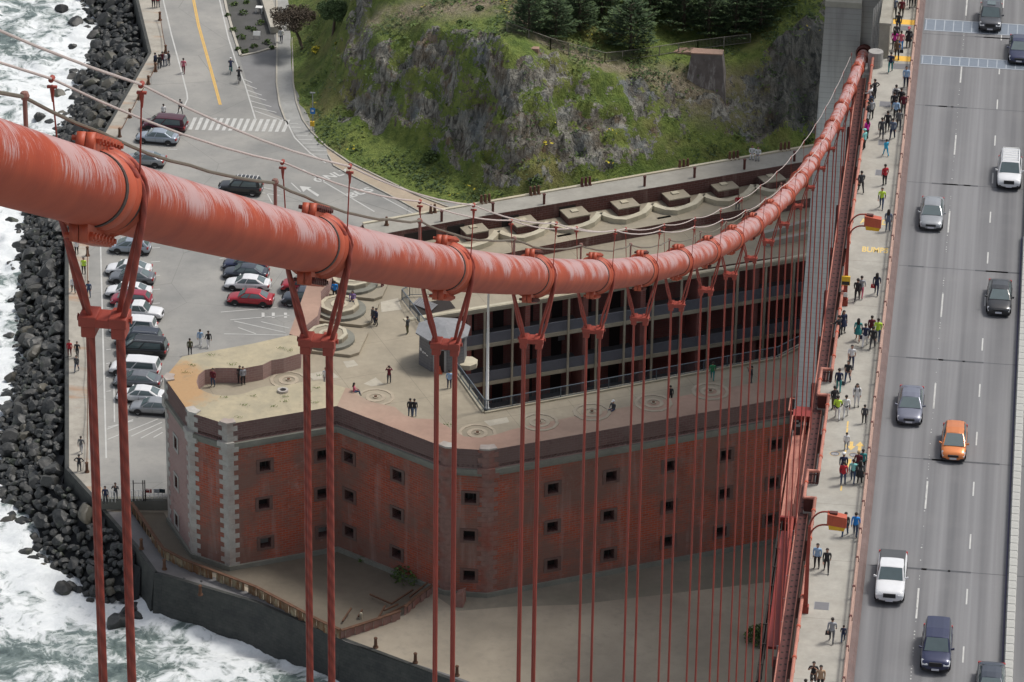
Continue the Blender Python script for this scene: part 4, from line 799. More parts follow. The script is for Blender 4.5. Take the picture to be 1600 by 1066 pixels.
# window openings
WIN = {('P0','P1'): [(275,692),(276,753),(276.5,813)], ('P2','C'): [(414,728),(412.5,787),(415,848),(504,711),(504,771),(505.6,830.7)], ('C','D'): [(545,714.5),(546,774.5),(546,831),(621,743),(620.5,803),(620,864.6)],
       ('D','E'): [(735,778),(733,837),(733,899)], ('E','F'): [(864,763),(955,744),(1046,728),(1134,711),(863,823),(951,805.5),(1045,791),(1132,771),(863,882),(951,866),(1044,846),(1127,830.7),(1213,694),(1208,754),(1203,812)]}
b = MB(); wins = []
for a_, c_ in zip(list(PC)[:-1], list(PC)[1:]):
    p, q = Vector((*PC[a_], 0)), Vector((*PC[c_], 0)); L = (q-p).length; u = (q-p)/L; n_ = Vector((u.y, -u.x, 0)); H = []
    for (x, y) in WIN.get((a_, c_), ()):
        X_ = atP(x, y, p, n_); s_ = (X_-p).dot(u); w_, h_ = (.52, .50) if (a_, c_) != ('P0', 'P1') else (.42, .62)
        if 1 < s_ < L-.7: H.append((s_-w_, s_+w_, X_.z-h_, X_.z+h_)); wins.append((p+u*s_+Vector((0, 0, X_.z)), u, n_, w_, h_, (a_, c_)))
    us = sorted({0, L, *[h[0] for h in H], *[h[1] for h in H]}); vz = sorted({TZ-.6, 16.9, *[h[2] for h in H], *[h[3] for h in H]})
    for i in range(len(us)-1):
        for j in range(len(vz)-1):
            cu_, cv_ = (us[i]+us[i+1])/2, (vz[j]+vz[j+1])/2
            if any(h[0] < cu_ < h[1] and h[2] < cv_ < h[3] for h in H): continue
            A1, A2 = p+u*us[i], p+u*us[i+1]; b.face([(A1.x, A1.y, vz[j]), (A2.x, A2.y, vz[j]), (A2.x, A2.y, vz[j+1]), (A1.x, A1.y, vz[j+1])], 2 if a_ == 'P0' else 0)  # leftmost face in paler brick: its sky light put into the colour
    for h in H:
        P4 = [p+u*h[0]+Vector((0, 0, h[2])), p+u*h[1]+Vector((0, 0, h[2])), p+u*h[1]+Vector((0, 0, h[3])), p+u*h[0]+Vector((0, 0, h[3]))]; Q4 = [v-n_*.9 for v in P4]
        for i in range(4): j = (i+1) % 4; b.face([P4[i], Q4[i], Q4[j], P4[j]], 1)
for pl in ([PC['P0']]+EASTO+[SW0, SWF], ):
    for p, q in zip(pl[1:], pl): b.face([(p[0], p[1], TZ-.6), (q[0], q[1], TZ-.6), (q[0], q[1], 16.9), (p[0], p[1], 16.9)], 0)
me = b.mesh('brick_wall'); bm = bmesh.new(); bm.from_mesh(me); bmesh.ops.remove_doubles(bm, verts=bm.verts, dist=.001); bmesh.ops.recalc_face_normals(bm, faces=bm.faces)
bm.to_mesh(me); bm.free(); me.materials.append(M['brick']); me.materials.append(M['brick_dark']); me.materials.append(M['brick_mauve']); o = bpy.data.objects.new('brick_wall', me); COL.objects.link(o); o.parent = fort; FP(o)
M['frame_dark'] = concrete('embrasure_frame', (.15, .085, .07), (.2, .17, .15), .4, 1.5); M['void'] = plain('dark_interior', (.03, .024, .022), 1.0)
M['shutter'] = concrete('whitewashed_shutter', (.24, .24, .23), (.1, .08, .07), .4, 2)
for k, (c_, u, n_, w_, h_, face) in enumerate(wins):
    b = MB(); W_, H_ = w_+.30, h_+.22; Z = Vector((0, 0, 1))
    for s0, s1, t0, t1 in ((-W_, W_, h_, H_), (-W_, W_, -H_, -h_), (-W_, -w_, -h_, h_), (w_, W_, -h_, h_)):
        P4 = [c_+u*s_+Z*t_+n_*.02 for s_, t_ in ((s0, t0), (s1, t0), (s1, t1), (s0, t1))]; b.loft([[v for v in P4], [v+n_*.05 for v in P4]], 0)
    o = fpart(b, 'window', M['frame_dark'] if face != ('P0', 'P1') else M['quoin'])
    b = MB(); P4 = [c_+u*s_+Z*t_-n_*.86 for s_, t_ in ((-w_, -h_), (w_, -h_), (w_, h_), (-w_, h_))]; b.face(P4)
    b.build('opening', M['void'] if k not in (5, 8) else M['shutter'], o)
    if k % 3 == 0:
        b = MB(); 
        for s_ in (-.2, .2): P = c_+u*s_-n_*.5; b.bar(P-Z*h_, P+Z*h_, .06)
        b.build('bar', M['dark'], o)
# parapet: brick band, cornice, top
b = MB(); off_ = MB()
for p, q in zip(NWALL, NWALL[1:]):
    b.face([(p[0], p[1], 16.9), (q[0], q[1], 16.9), (q[0], q[1], FT), (p[0], p[1], FT)])
for p, q in zip(EASTO+[SW0], [PC['P0']]+EASTO): b.face([(p[0], p[1], 16.9), (q[0], q[1], 16.9), (q[0], q[1], FT), (p[0], p[1], FT)])
fpart(b, 'parapet_wall', M['brick_mauve'])
def along(P, b, out, z0, z1, inn=.0):       # moulding following the wall outline, mitred
    N_ = []
    for i, p in enumerate(P):
        ds = []
        if i > 0: ds.append(Vector((p[0]-P[i-1][0], p[1]-P[i-1][1])).normalized())
        if i < len(P)-1: ds.append(Vector((P[i+1][0]-p[0], P[i+1][1]-p[1])).normalized())
        ns = [Vector((d.y, -d.x)) for d in ds]; m_ = sum(ns, Vector((0, 0))).normalized(); N_.append(m_/max(.4, m_.dot(ns[0])))
    S_ = [[(p[0]-n.x*inn, p[1]-n.y*inn, z0), (p[0]+n.x*out, p[1]+n.y*out, z0), (p[0]+n.x*out, p[1]+n.y*out, z1), (p[0]-n.x*inn, p[1]-n.y*inn, z1)] for p, n in zip(P, N_)]
    b.loft(S_)
b = MB(); along(NWALL, b, .10, 16.35, 16.65); along(NWALL, b, .26, 16.65, 17.05); fpart(b, 'cornice', M['cornice'])
b = MB(); along(NWALL, b, .22, TZ-.1, TZ+.45); fpart(b, 'plinth', M['cornice'])
# quoins at the corners
def quoin(key, prv, nxt, mat, z0=TZ, cap=True):
    p = Vector((*PC[key], 0)); u1 = (Vector((*PC[prv], 0))-p).normalized(); u2 = (Vector((*PC[nxt], 0))-p).normalized(); n1 = Vector((-u1.y, u1.x, 0)); n2 = Vector((u2.y, -u2.x, 0))
    b = MB(); z = z0+.2; k = 0
    while z < FT-.15:
        h_ = .5; l1, l2 = (.95, .55) if k % 2 else (.55, .95)
        if 16.3 < z+h_ and z < 17.1: e_ = .30
        else: e_ = .045
        mid = (n1+n2).normalized()/max(.5, (n1+n2).normalized().dot(n1)); z1 = min(z+h_, FT)-.015
        lo = [p+u1*l1-n1*.1, p+u1*l1+n1*e_, p+mid*e_, p+u2*l2+n2*e_, p+u2*l2-n2*.1, p-mid*.1]
        b.hexa([(v.x, v.y, z) for v in lo], [(v.x, v.y, z1) for v in lo]); z += h_; k += 1
    o = fpart(b, 'quoin', mat)
    if cap:
        b = MB(); mid = (n1+n2).normalized(); lo = [p+u1*.8-n1*.7, p+u1*.8+n1*.08, p+mid*.12, p+u2*.8+n2*.08, p+u2*.8-n2*.7, p-mid*.8]; b.hexa([(v.x, v.y, FT-.02) for v in lo], [(v.x, v.y, FT+.14) for v in lo]); b.build('cap', M['quoin'], o)
for key, prv, nxt, mt in (('P1', 'P0', 'P2', 'quoin'), ('P2', 'P1', 'C', 'quoin'), ('D', 'C', 'E', 'quoin_red'), ('E', 'D', 'F', 'quoin_red')): quoin(key, prv, nxt, M[mt])
PC['X'] = EASTO[0]; quoin('P0', 'X', 'P1', M['quoin']); 
# parapet slabs
bast = z19([(452, 524), (395, 537), (285, 557)])+[PC['P0'], PC['P1'], PC['P2'], PC['C']]+z19([(540, 606), (500, 595), (472, 597), (443, 603), (419, 603), (402, 607), (386, 613.6), (373, 617), (354, 618.5), (337, 617), (324.5, 614), (310, 607), (307, 596), (310, 586), (320, 578), (337.5, 575), (362, 575), (378, 576), (410.6, 570), (424, 563), (443, 560), (470, 552), (473, 524)])
fpart(slab([bast], FT, FT-FL+.3), 'bastion_parapet', [M['bastion'], M['brick_mauve']])
orange = z19([(290, 558), (262, 589), (299, 636), (349, 655), (336, 619), (322, 616), (307, 607), (304, 596), (309, 583), (320, 572), (330, 565)]); orange = None
front = [PC['C'], PC['D'], PC['E'], PC['F']]+z19([(1290, 578), (1240, 588), (1100, 612), (1000, 632), (900, 650), (800, 671), (775, 679), (750, 684), (725, 682), (700, 667), (677, 655), (650, 654), (632, 649), (617, 636), (580, 628), (560, 618), (547, 607), (540, 606)])
fpart(slab([front], FT, FT-FL+.3), 'front_parapet', [M['roof_pink'], M['brick_mauve']])
east = z19([(452, 522), (472, 467), (483, 436), (500, 400), (530, 398), (514, 442), (501, 456), (502, 471), (496, 494), (474, 512), (471, 528)])
fpart(slab([east], FT+.01, FT-FL+.3), 'east_parapet', [M['roof_pink'], M['brick_mauve']])
# roof floor with the court cut out; raised gun terrace and outer strip along the back
zf = lambda L: W2(L, FL)
CT = zf([(757, 645), (1215, 560), (1262, 535), (1300, 392), (1182, 406), (800, 470), (654, 496)])
rearL = W2([(612, 395), (1270, 310)], FL)
flo = [(p[0]+.0, p[1]) for p in (PC['C'], PC['D'], PC['E'], PC['F'])]+[(-2, 395), SWF, SW0]+z19([(530, 398), (500, 400), (483, 436), (472, 467), (452, 524), (300, 557)])+[(-71.5, 330.0), PC['P1'], PC['P2']]
ins = []
fpart(slab([flo, CT], FL, .25), 'roof_floor', [M['roof'], M['brick_dark']])
zt = lambda L: W2(L, 18.45)
terr = zt([(560, 420), (640, 432), (722, 410), (890, 376), (1022, 352), (1100, 338), (1300, 304)])+[(-8, 396)]+[SWF, SW0]
fpart(slab([terr], 18.45, 1.1), 'gun_terrace', [M['roof'], M['brick_dark']])
z20 = lambda L: W2(L, 20.0)
strip_ = z20([(567, 350), (1200, 240), (1300, 223), (1300, 244), (1250, 254), (1036, 291), (900, 313), (770, 335), (640, 358), (575, 370)])
fpart(slab([strip_], 20.0, 3.2), 'rear_parapet', [M['strip'], M['brick_dark']])
b = MB(); P = z20([(567, 350), (1200, 240), (1300, 223)])
for p, q in zip(P, P[1:]): b.bar((p[0], p[1], 20.06), (q[0], q[1], 20.06), .35, .12)
fpart(b, 'coping', M['cream'])
b = MB()
for x, y in ((645, 366), (668, 361), (712, 352), (797, 336), (886, 322), (1054, 292)):
    p = atP(x, y, Vector((*z20([(640, 358)])[0], 0)), Vector((d_.y, -d_.x, 0))); u = Vector((d_.x, d_.y, 0)); n_ = Vector((d_.y, -d_.x, 0)); Q = [p-u*.9+n_*.02, p+u*.9+n_*.02, p+u*.9+n_*.08, p-u*.9+n_*.08]; b.hexa([(v.x, v.y, 18.46) for v in Q], [(v.x, v.y, 19.55) for v in Q])
    fpart(b, 'wall_niche', M['void']); b = MB()
# court: far gallery with floors, posts, railings, back wall
G0, G1 = Vector((*CT[6], 0)), Vector((*CT[3], 0)); gu = (G1-G0).normalized(); gn = Vector((gu.y, -gu.x, 0)); GL = (G1-G0).length
def gpt(s_, o_, z): v = G0+gu*s_+gn*o_; return (v.x, v.y, z)
def gbox(b, s0, s1, o0, o1, z0, z1, mi=0): b.hexa([gpt(s0, o1, z0), gpt(s1, o1, z0), gpt(s1, o0, z0), gpt(s0, o0, z0)], [gpt(s0, o1, z1), gpt(s1, o1, z1), gpt(s1, o0, z1), gpt(s0, o0, z1)], mi)
b = MB(); gbox(b, -3, GL+3, -3.4, -3.0, TZ, 17.2)
for s_ in range(-1, int(GL)+3, 6): gbox(b, s_, s_+.5, -3.0, .0-.3, TZ, 17.15)
fpart(b, 'gallery_back_wall', M['brick_gallery'])
M['slate'] = concrete('shaded_floor_grey', (.2, .2, .21), (.12, .12, .13), .4, .6)  # floor shade painted in as dark grey; stair treads share it
for z in (13.45, 9.35, 5.25): b = MB(); gbox(b, -1, GL+2, -3.0, -.06, z-.30, z-.02); o = fpart(b, 'gallery_floor', M['slate']); b = MB(); gbox(b, -1, GL+2, -.06, .12, z-.36, z+.02); b.build('fascia', M['cream'], o)
b = MB(); gbox(b, -1.5, GL+2, -.1, .30, 17.0, 17.56); gbox(b, -1.5, GL+2, .30, .42, 17.3, 17.52); fpart(b, 'roof_fascia', M['cream'])
for x in range(756, 1260, 44):
    pt = atP(x, 478-(x-756)*.168+10, G0, gn); s_ = (pt-G0).dot(gu); b = MB(); gbox(b, s_-.09, s_+.09, .13, .31, 5.0, 17.0); fpart(b, 'gallery_post', M['cream'])
for z in (13.45, 9.35, 5.25):
    b = MB(); gbox(b, -1, GL, -.02, .02, z+1.05, z+1.12); k = 0; s_ = 0
    while s_ < GL: gbox(b, s_, s_+.075, -.02, .02, z, z+1.05); s_ += .11
    fpart(b, 'gallery_railing', plain('dark_blue_railing', (.20, .215, .25), .6) if z > 13 else bpy.data.materials['dark_blue_railing'])
M['door_wood'] = plain('dark_door', (.03, .022, .02), .7)
for k in range(8):
    s_ = 1.6+k*3.05
    for z in (13.45, 9.35, 5.25):
        b = MB(); gbox(b, s_+1.0, s_+2.1, -3.0, -2.93, z, z+2.3); o = fpart(b, 'door', M['door_wood']); 
b = MB()
for s_, z in ((2.6, 15.6), (2.7, 11.4), (9.3, 15.4), (9.2, 11.5), (20.4, 15.4), (15.5, 10.9)): gbox(b, s_, s_+.7, -2.92, -2.88, z, z+.45)
fpart(b, 'wall_sign', M['steel'])
# court floor and other walls
fpart(slab([CT], 5.03), 'court_floor', M['path'])
b = MB()
for p, q in ((CT[0], CT[1]), (CT[1], CT[2]), (CT[2], CT[3]), (CT[6], CT[0])): b.face([(q[0], q[1], 5.0), (p[0], p[1], 5.0), (p[0], p[1], 17.3), (q[0], q[1], 17.3)])
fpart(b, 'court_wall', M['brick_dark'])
b = MB(); 
for P in (zf([(654, 496), (757, 645), (1215, 560), (1262, 535)]),):
    for p, q in zip(P, P[1:]): b.bar((p[0], p[1], FL+.08), (q[0], q[1], FL+.08), .45, .16)
fpart(b, 'court_edge', M['cream'])
def railing(P, z, name, mat, h=1.1, par=None, step=.14, post=2.4):
    b = MB(); c_ = MB()
    for p, q in zip(P, P[1:]):
        p, q = Vector((p[0], p[1], z)), Vector((q[0], q[1], z)); L = (q-p).length; Z = Vector((0, 0, h))
        b.bar(p+Z, q+Z, .07); b.bar(p+Vector((0, 0, .12)), q+Vector((0, 0, .12)), .05)
        for i in range(int(L/post)+1): v = p.lerp(q, min(1, i*post/L)); b.bar(v, v+Z, .08)
        for i in range(int(L/step)): v = p.lerp(q, i*step/L); c_.bar(v+Vector((0, 0, .12)), v+Z, .022)
    o = fpart(b, name, mat, par); c_.build('balusters', mat, o) ; return o
M['rail_blue'] = plain('blue_grey_railing', (.10, .125, .15), .5)
railing(zf([(628, 470), (655, 506), (757, 643), (762, 644), (1215, 560), (1262, 536)]), FL+.1, 'court_railing', M['rail_blue'])
railing(zf([(628, 470), (640, 464), (700, 462)]), FL+.1, 'stair_railing', M['rail_blue'])
# stair opening beside the court
b = slab([zf([(640, 478), (700, 466), (712, 482), (655, 494)])], FL+.012); fpart(b, 'stair_opening', M['void'])
b = MB()
for k in range(9):
    p, q = at(646+k*3.2, 476+k*1.6, FL), at(654+k*3.2, 474+k*1.6+.6, FL); b.bar((p.x, p.y, FL+.04+.02*k), (q.x, q.y+1.2, FL+.04+.02*k), .22, .05)
fpart(b, 'stair_tread', M['slate'])
# paving patches, rings of the vanished gun carriages
M['patch'] = concrete('pale_patch', (.46, .42, .34), (.35, .3, .22), .3, .8)
for P in ([(675, 593), (740, 595), (740, 603)], [(568, 600), (587, 590), (600, 601), (581, 604)], [(536, 565), (553, 563), (560, 571), (542, 575)], [(756, 658), (792, 652), (796, 660), (765, 666)], [(480, 585), (515, 578), (530, 590), (490, 594)], [(595, 472), (622, 466), (628, 484), (596, 488)]):
    if len(P) == 4: fpart(slab([zf(P)], FL+.012), 'paving_patch', M['patch'])
M['ringst'] = concrete('carriage_ring_stone', (.41, .345, .26), (.34, .30, .23), .7, 1.0)
for x, y in ((451, 594), (587, 621), (746, 677), (843, 663), (925, 647), (1021, 633), (1110, 615)):
    c_ = at(x, y, FL); zz_ = FL if x < 800 else FT
    if x >= 800: c_ = at(x, y-3, FT)
    b = MB(); b.ring(c_, 1.45, 1.75, zz_-.02, zz_+.05, 12); b.ring(c_, .6, .95, zz_-.02, zz_+.04, 12); b.cyl(c_, .26, zz_, zz_+.10, 12); o = fpart(b, 'gun_ring', M['ringst']); b = MB(); b.cyl(c_, .14, zz_+.1, zz_+.18, 10); b.build('pintle', M['rust'], o)
c_ = at(442, 612, FT); b = MB(); b.ring(c_, .3, .5, FT, FT+.22, 14); o = fpart(b, 'vent_ring', M['quoin']); b = MB(); b.cyl(c_, .3, FT+.02, FT+.05, 14); b.build('vent_hole', M['void'], o)
M['tuft'] = M['leaf']
b = MB(); rr = random.Random(9)
for x, y in ((445, 621), (446, 628), (383, 634), (395, 620), (492, 630), (372, 653), (427, 636), (480, 612), (497, 607), (363, 570), (290, 583), (300, 572), (330, 556), (452, 548), (440, 545), (350, 622), (498, 588), (699, 665)):
    p = at(x, y, FT if x < 600 else FL)
    for _ in range(26):
        v = p+Vector((rr.gauss(0, .22), rr.gauss(0, .12), .03+rr.random()*.06)); a_ = rr.uniform(0, 6.3); b.face([v, v+Vector((.08*math.cos(a_), .08*math.sin(a_), .02)), v+Vector((.05*math.cos(a_+1), .05*math.sin(a_+1), .09))])
o = fpart(b, 'weed_tufts', leafmat('bright_weed', (.13, .20, .03))); o['kind'] = 'stuff'
# stepped gun platforms on the east side
def gun_platform(x, y, rot=-.06):
    c_ = at(x, y, FL); b = MB(); b.prism([(c_.x-3.2, c_.y-2.3), (c_.x+2.3, c_.y-2.7), (c_.x+3.0, c_.y-2.0), (c_.x+3.2, c_.y+2.2), (c_.x-3.2, c_.y+2.6)], FL, FL+.3, 0); o = fpart(b, 'gun_platform', [M['roof']], bevel=.03)
    b = MB(); b.cyl((c_.x-.1, c_.y), 2.35, FL+.3, FL+.58, 24); b.build('lower_step', M['cornice'], o); b = MB(); b.cyl((c_.x-.3, c_.y+.1), 1.9, FL+.58, FL+.95, 10); b.build('octagonal_step', [M['roof']], o)
    b = MB(); b.ring((c_.x-.3, c_.y+.1), 1.5, 1.88, FL+.95, FL+1.03, 10); b.ring((c_.x-.3, c_.y+.1), .55, .85, FL+.95, FL+1.0, 10); b.build('stone_ring', M['cream'], o)
    b = MB(); b.cyl((c_.x-.3, c_.y+.1), .35, FL+.95, FL+1.12, 8); b.build('pintle_block', M['roof_pink'], o)
gun_platform(517, 536); gun_platform(535, 490); gun_platform(554, 449)
# gun terrace on the back: brick blocks inside scalloped kerbs
for k, (x, y) in enumerate(((739, 367), (817, 356), (897, 342), (975, 328), (1054, 314), (1130, 300), (1203, 287))):
    c_ = at(x, y, 18.45); u, v = Vector((d_.x, d_.y, 0)), Vector((-d_.y, d_.x, 0)); Q = [c_+u*a_+v*e_ for a_, e_ in ((-1.15, -1.2), (1.15, -1.2), (1.15, 1.2), (-1.15, 1.2))]; b = MB(); b.hexa([(q.x, q.y, 18.45) for q in Q], [(q.x, q.y, 19.15) for q in Q]); o = fpart(b, 'brick_block', M['brick_dark'])
    b = MB(); Q = [c_+u*a_+v*e_ for a_, e_ in ((-1.2, -1.25), (1.2, -1.25), (1.2, 1.25), (-1.2, 1.25))]; b.hexa([(q.x, q.y, 19.15) for q in Q], [(q.x, q.y, 19.28) for q in Q]); b.build('top_slab', M['roof'], o)
    b = MB(); Q = [c_+u*a_+v*e_ for a_, e_ in ((-.35, -.3), (.35, -.3), (.35, .3), (-.35, .3))]; b.hexa([(q.x, q.y, 19.28) for q in Q], [(q.x, q.y, 19.4) for q in Q]); b.build('stone_seat', M['cream'], o)
for k in range(-2, 5):
    x0, y0 = 857+80*k, 352-14.3*k; P = [at(x0+a_, y0+e_, 18.45) for a_, e_ in ((3, 2), (10, 6), (24, 10), (40, 11), (56, 6), (68, 1), (76, -7), (80, -13))]
    b = MB(); W_ = .32; Lf, Rt = [], []
    for i, p in enumerate(P): dd = (P[min(i+1, 7)]-P[max(i-1, 0)]).normalized(); n_ = Vector((-dd.y, dd.x, 0)); Lf.append(p+n_*W_); Rt.append(p-n_*W_)
    b.loft([[(r_.x, r_.y, 18.45), (l_.x, l_.y, 18.45), (l_.x, l_.y, 18.98), (r_.x, r_.y, 18.98)] for l_, r_ in zip(Lf, Rt)]); fpart(b, 'scalloped_kerb', M['cream'])
for x, y in ((880, 386), (1036, 358)):
    c_ = at(x, y, FL)
    for k in range(4): b = MB(); q = c_-Vector((0, .38*k, 0)); u = Vector((d_.x, d_.y, 0)); b.bar(q-u*.75+Vector((0, .6, .9-.22*k)), q+u*.75+Vector((0, .6, .9-.22*k)), .38, .2); fpart(b, 'stair_step', M['cream'])
b = MB()
for x0, y0, x1, y1 in ((1192, 372, 1262, 352), (1196, 385, 1262, 372)): p, q = at(x0, y0, FL), at(x1, y1, FL); b.bar((p.x, p.y, FL+.3), (q.x, q.y, FL+.3), .5, .6)
fpart(b, 'kerb_wall', M['strip'])
for k, (x, y) in enumerate(((690, 346), (770, 333), (850, 319), (1007, 291), (1085, 277.5), (1163, 264.5), (1241, 252))):
    c_ = at(x, y, 20.0); b = MB(); b.cyl(c_, .13, 20, 21.1, 10); b.cyl(c_, .17, 21.0, 21.12, 10); fpart(b, 'vent_pipe', M['paint_dark'])
for k, (x, y, n_) in enumerate(((604, 352, 1), (673, 333, 2), (752, 318, 3), (829, 305, 3), (909, 291, 3), (1062, 263, 3), (1140, 250, 3), (1220, 236, 3))):
    for i in range(n_): c_ = at(x+i*6.2, y-i*1.0, 20.0); b = MB(); b.cyl(c_, .17, 20, 20.9, 8, 0, .11); b.box(c_.x-.22, c_.x+.22, c_.y-.2, c_.y+.2, 20.0, 20.08); fpart(b, 'chimney_pipe', M['rust'] if k != 4 else M['paint_dark'])
# things standing on the fort
r = empty('information_panel', at(776, 356, 18.45), .3, 'white tilted information panel against the brown rear parapet', 'panel'); b = MB(); b.hexa([(-.45, -.05, .75), (.45, -.05, .75), (.45, 0, .75), (-.45, 0, .75)], [(-.45, .4, 1.1), (.45, .4, 1.1), (.45, .45, 1.1), (-.45, .45, 1.1)]); b.build('board', M['white'], r); b = MB(); b.box(-.05, .05, .15, .22, 0, .9); b.build('leg', M['steel'], r)
p = at(761, 641, FL); r = empty('flagpole', p, 0, 'tall white flagpole standing at the courtyard corner', 'flagpole'); b = MB(); b.tube([(0, 0, 0), (0, 0, 14.2)], [.15, .09], 12); b.build('pole', M['white'], r, smooth=True); b = MB(); b.cyl((0, 0), .26, 0, .25, 12); b.build('base', M['steel'], r); b = MB(); b.ball((0, 0, 14.3), .14, 10); b.build('finial', M['white'], r, smooth=True)
# small octagonal lighthouse
c_ = at(692, 565, FL); r = empty('lighthouse', c_, 0, 'small grey octagonal lighthouse with pale roof beside the courtyard', 'lighthouse'); b = MB()
t = NT('grey_iron_plates'); z = t.sep(t.coord())[2]; ln = t.math('LESS_THAN', t.math('FRACT', t.math('DIVIDE', z, .3)), .14); a = t.noise(t.coord(), 2.5, 5, .7); t.col(t.mix(t.math('MULTIPLY', ln, .45), t.mix(a, (.12, .12, .125), (.21, .21, .215)), (.05, .05, .05))).rough(.7); M['lh'] = t.mat
oct_ = lambda r_, a0=math.pi/8: [(r_*math.cos(a0+k*math.pi/4), r_*math.sin(a0+k*math.pi/4)) for k in range(8)]
b.hexa([(x, y, 0) for x, y in oct_(2.3)], [(x, y, 3.3) for x, y in oct_(2.25)]); b.build('wall', M['lh'], r)
b = MB(); o8, ap = oct_(2.62), (0, 0, 4.1); b.hexa([(x, y, 3.2) for x, y in o8], [(x, y, 3.34) for x, y in o8])
b.hexa([(x, y, 3.34) for x, y in o8], [(x*.16, y*.16, 3.98) for x, y in o8]); b.build('roof', concrete('lighthouse_roof', (.26, .265, .275), (.28, .28, .29), .3, .8), r)
fy = -2.3*math.cos(math.pi/8)
b = MB(); b.box(-.42, .42, fy-.035, fy+.1, 0, 2.25); o = b.build('door', M['void'], r); b = MB(); b.box(.42, .62, fy-.06, fy+.05, 0, 2.4); b.box(-.62, -.42, fy-.06, fy+.05, 0, 2.4); b.box(-.62, .62, fy-.06, fy+.05, 2.26, 2.42); b.build('frame', M['steel'], o)
b = MB(); a_ = -math.pi/2-math.pi/4; u = Vector((math.cos(a_), math.sin(a_), 0)); v = Vector((-u.y, u.x, 0)); q = u*(2.3*math.cos(math.pi/8)+.03)
for k, (s_, z, w_, h_) in enumerate(((-.55, 1.55, .28, .3), (-.2, 1.45, .2, .22), (.1, 1.5, .26, .14), (.42, 1.42, .3, .1))): P = [q+v*(s_-w_/2), q+v*(s_+w_/2)]; b.face([(P[0].x, P[0].y, z), (P[1].x, P[1].y, z), (P[1].x, P[1].y, z+h_), (P[0].x, P[0].y, z+h_)])
b.build('wall_lettering', M['white'], r)
b = MB(); b.hexa([(x+2.3, y-.5, .0) for x, y in oct_(1.05)], [(x+2.3, y-.5, .5) for x, y in oct_(1.05)]); b.build('side_platform', M['cream'], r, bevel=.03)
r = empty('traffic_cone', c_+Vector((.05, fy-.25, 0)), 0, 'orange traffic cone in the lighthouse doorway', 'cone'); b = MB(); b.cyl((0, 0), .2, .04, .75, 12, 0, .04); b.build('body', M['paint'], r); b = MB(); b.box(-.24, .24, -.24, .24, 0, .05); b.build('base', M['paint'], r); b = MB(); b.cyl((0, 0), .135, .32, .46, 12, 0, .10); b.build('band', M['white'], r)
# ------------------------------------------------------------------ the bridge
DZ, SWZ = 56.7, 56.84; XC = -10.58
def xcab(y): return XC+.22*max(0, min(1, (y-200)/140))
CABP = [(0, 20, 187), (0, 0, 0)]
kn = [(8, 194.2), (24, 184.6), (40.36, 175.9), (46.81, 172.73), (61.56, 164.84), (76.97, 157.0), (92.55, 149.26), (108.09, 141.67), (123.24, 134.48), (138.26, 127.73), (153.51, 120.83), (169.89, 113.8), (200, 100.6), (230, 89.2), (262.5, 77.4), (300, 64.2), (328, 55.3), (345, 50.3)]
ky, kz = np.array([p[0] for p in kn]), np.array([p[1] for p in kn]); pf = np.polyfit((ky-170)/170, kz, 5)
def zcab(y): return float(np.polyval(pf, (y-170)/170))
Y0B = 45.1; BANDS = [Y0B+15.24*k for k in range(0, 19)]
cable = empty('main_cable', (XC, 46, zcab(46)), 0, 'huge orange main suspension cable sweeping down to the concrete pylon', 'bridge cable')
def CP_(o): o.location = -cable.location; return o
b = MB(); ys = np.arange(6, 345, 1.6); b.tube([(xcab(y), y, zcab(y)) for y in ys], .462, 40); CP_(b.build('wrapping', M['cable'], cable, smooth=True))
M['seal_groove_shade'] = plain('joint_seal_groove_dark', (.05, .035, .03), .8, var=.5, sc=4)
M['flange'] = red_paint('band_paint', (.46, .085, .038), .5, .4)
for k, y in enumerate([Y0B-15.24]+BANDS):
    c_ = Vector((xcab(y), y, zcab(y))); dd = (Vector((xcab(y+1), y+1, zcab(y+1)))-Vector((xcab(y-1), y-1, zcab(y-1)))).normalized(); sd_ = dd.cross(Vector((0, 0, 1))).normalized(); up_ = sd_.cross(dd)
    P = lambda s_, a_=0, u_=0: c_+dd*s_+sd_*a_+up_*u_
    b = MB(); b.tube([P(-.60), P(-.58), P(.46), P(.48)], [.47, .505, .505, .47], 36, 0, False); b.tube([P(.48), P(.50), P(.60), P(.62)], [.47, .487, .487, .465], 36, 0, False)
    b.tube([P(-.24), P(-.21), P(-.17)], [.50, .56, .50], 36, 0, False); b.tube([P(.17), P(.21), P(.24)], [.50, .56, .50], 36, 0, False)
    for sg in (1, -1):
        for s_ in (-.06, .06): b.hexa([P(-1.12, s_-.055, sg*.44), P(-1.12, s_+.055, sg*.44), P(.40, s_+.055, sg*.44), P(.40, s_-.055, sg*.44)], [P(-1.05, s_-.055, sg*.66), P(-1.05, s_+.055, sg*.66), P(.36, s_+.055, sg*.66), P(.36, s_-.055, sg*.66)])
    o = CP_(b.build('cable_band', M['flange'], cable, smooth=False)); 
    for p_ in o.data.polygons: p_.use_smooth = len(p_.vertices) == 4 and p_.area < .2
    if k < 12:
        for sg in (1, -1):
            b = MB()
            for i in range(7): s_ = -.95+i*.2; b.tube([P(s_, -.19, sg*.585), P(s_, .19, sg*.585)], .036, 6); 
            for i in range(7): s_ = -.95+i*.2; b.tube([P(s_, .11, sg*.585), P(s_, .16, sg*.585)], .062, 6)
            b.build('bolt', M['flange'] if k % 2 else M['paint_dark'], o)
    b = MB(); b.tube([P(-.73), P(-.60)], .478, 36); b.tube([P(-.16), P(.16)], .508, 36); b.build('seal_groove_shade', M['seal_groove_shade'], o)  # narrow ring is the joint seal, wide one paints shade into the rope groove
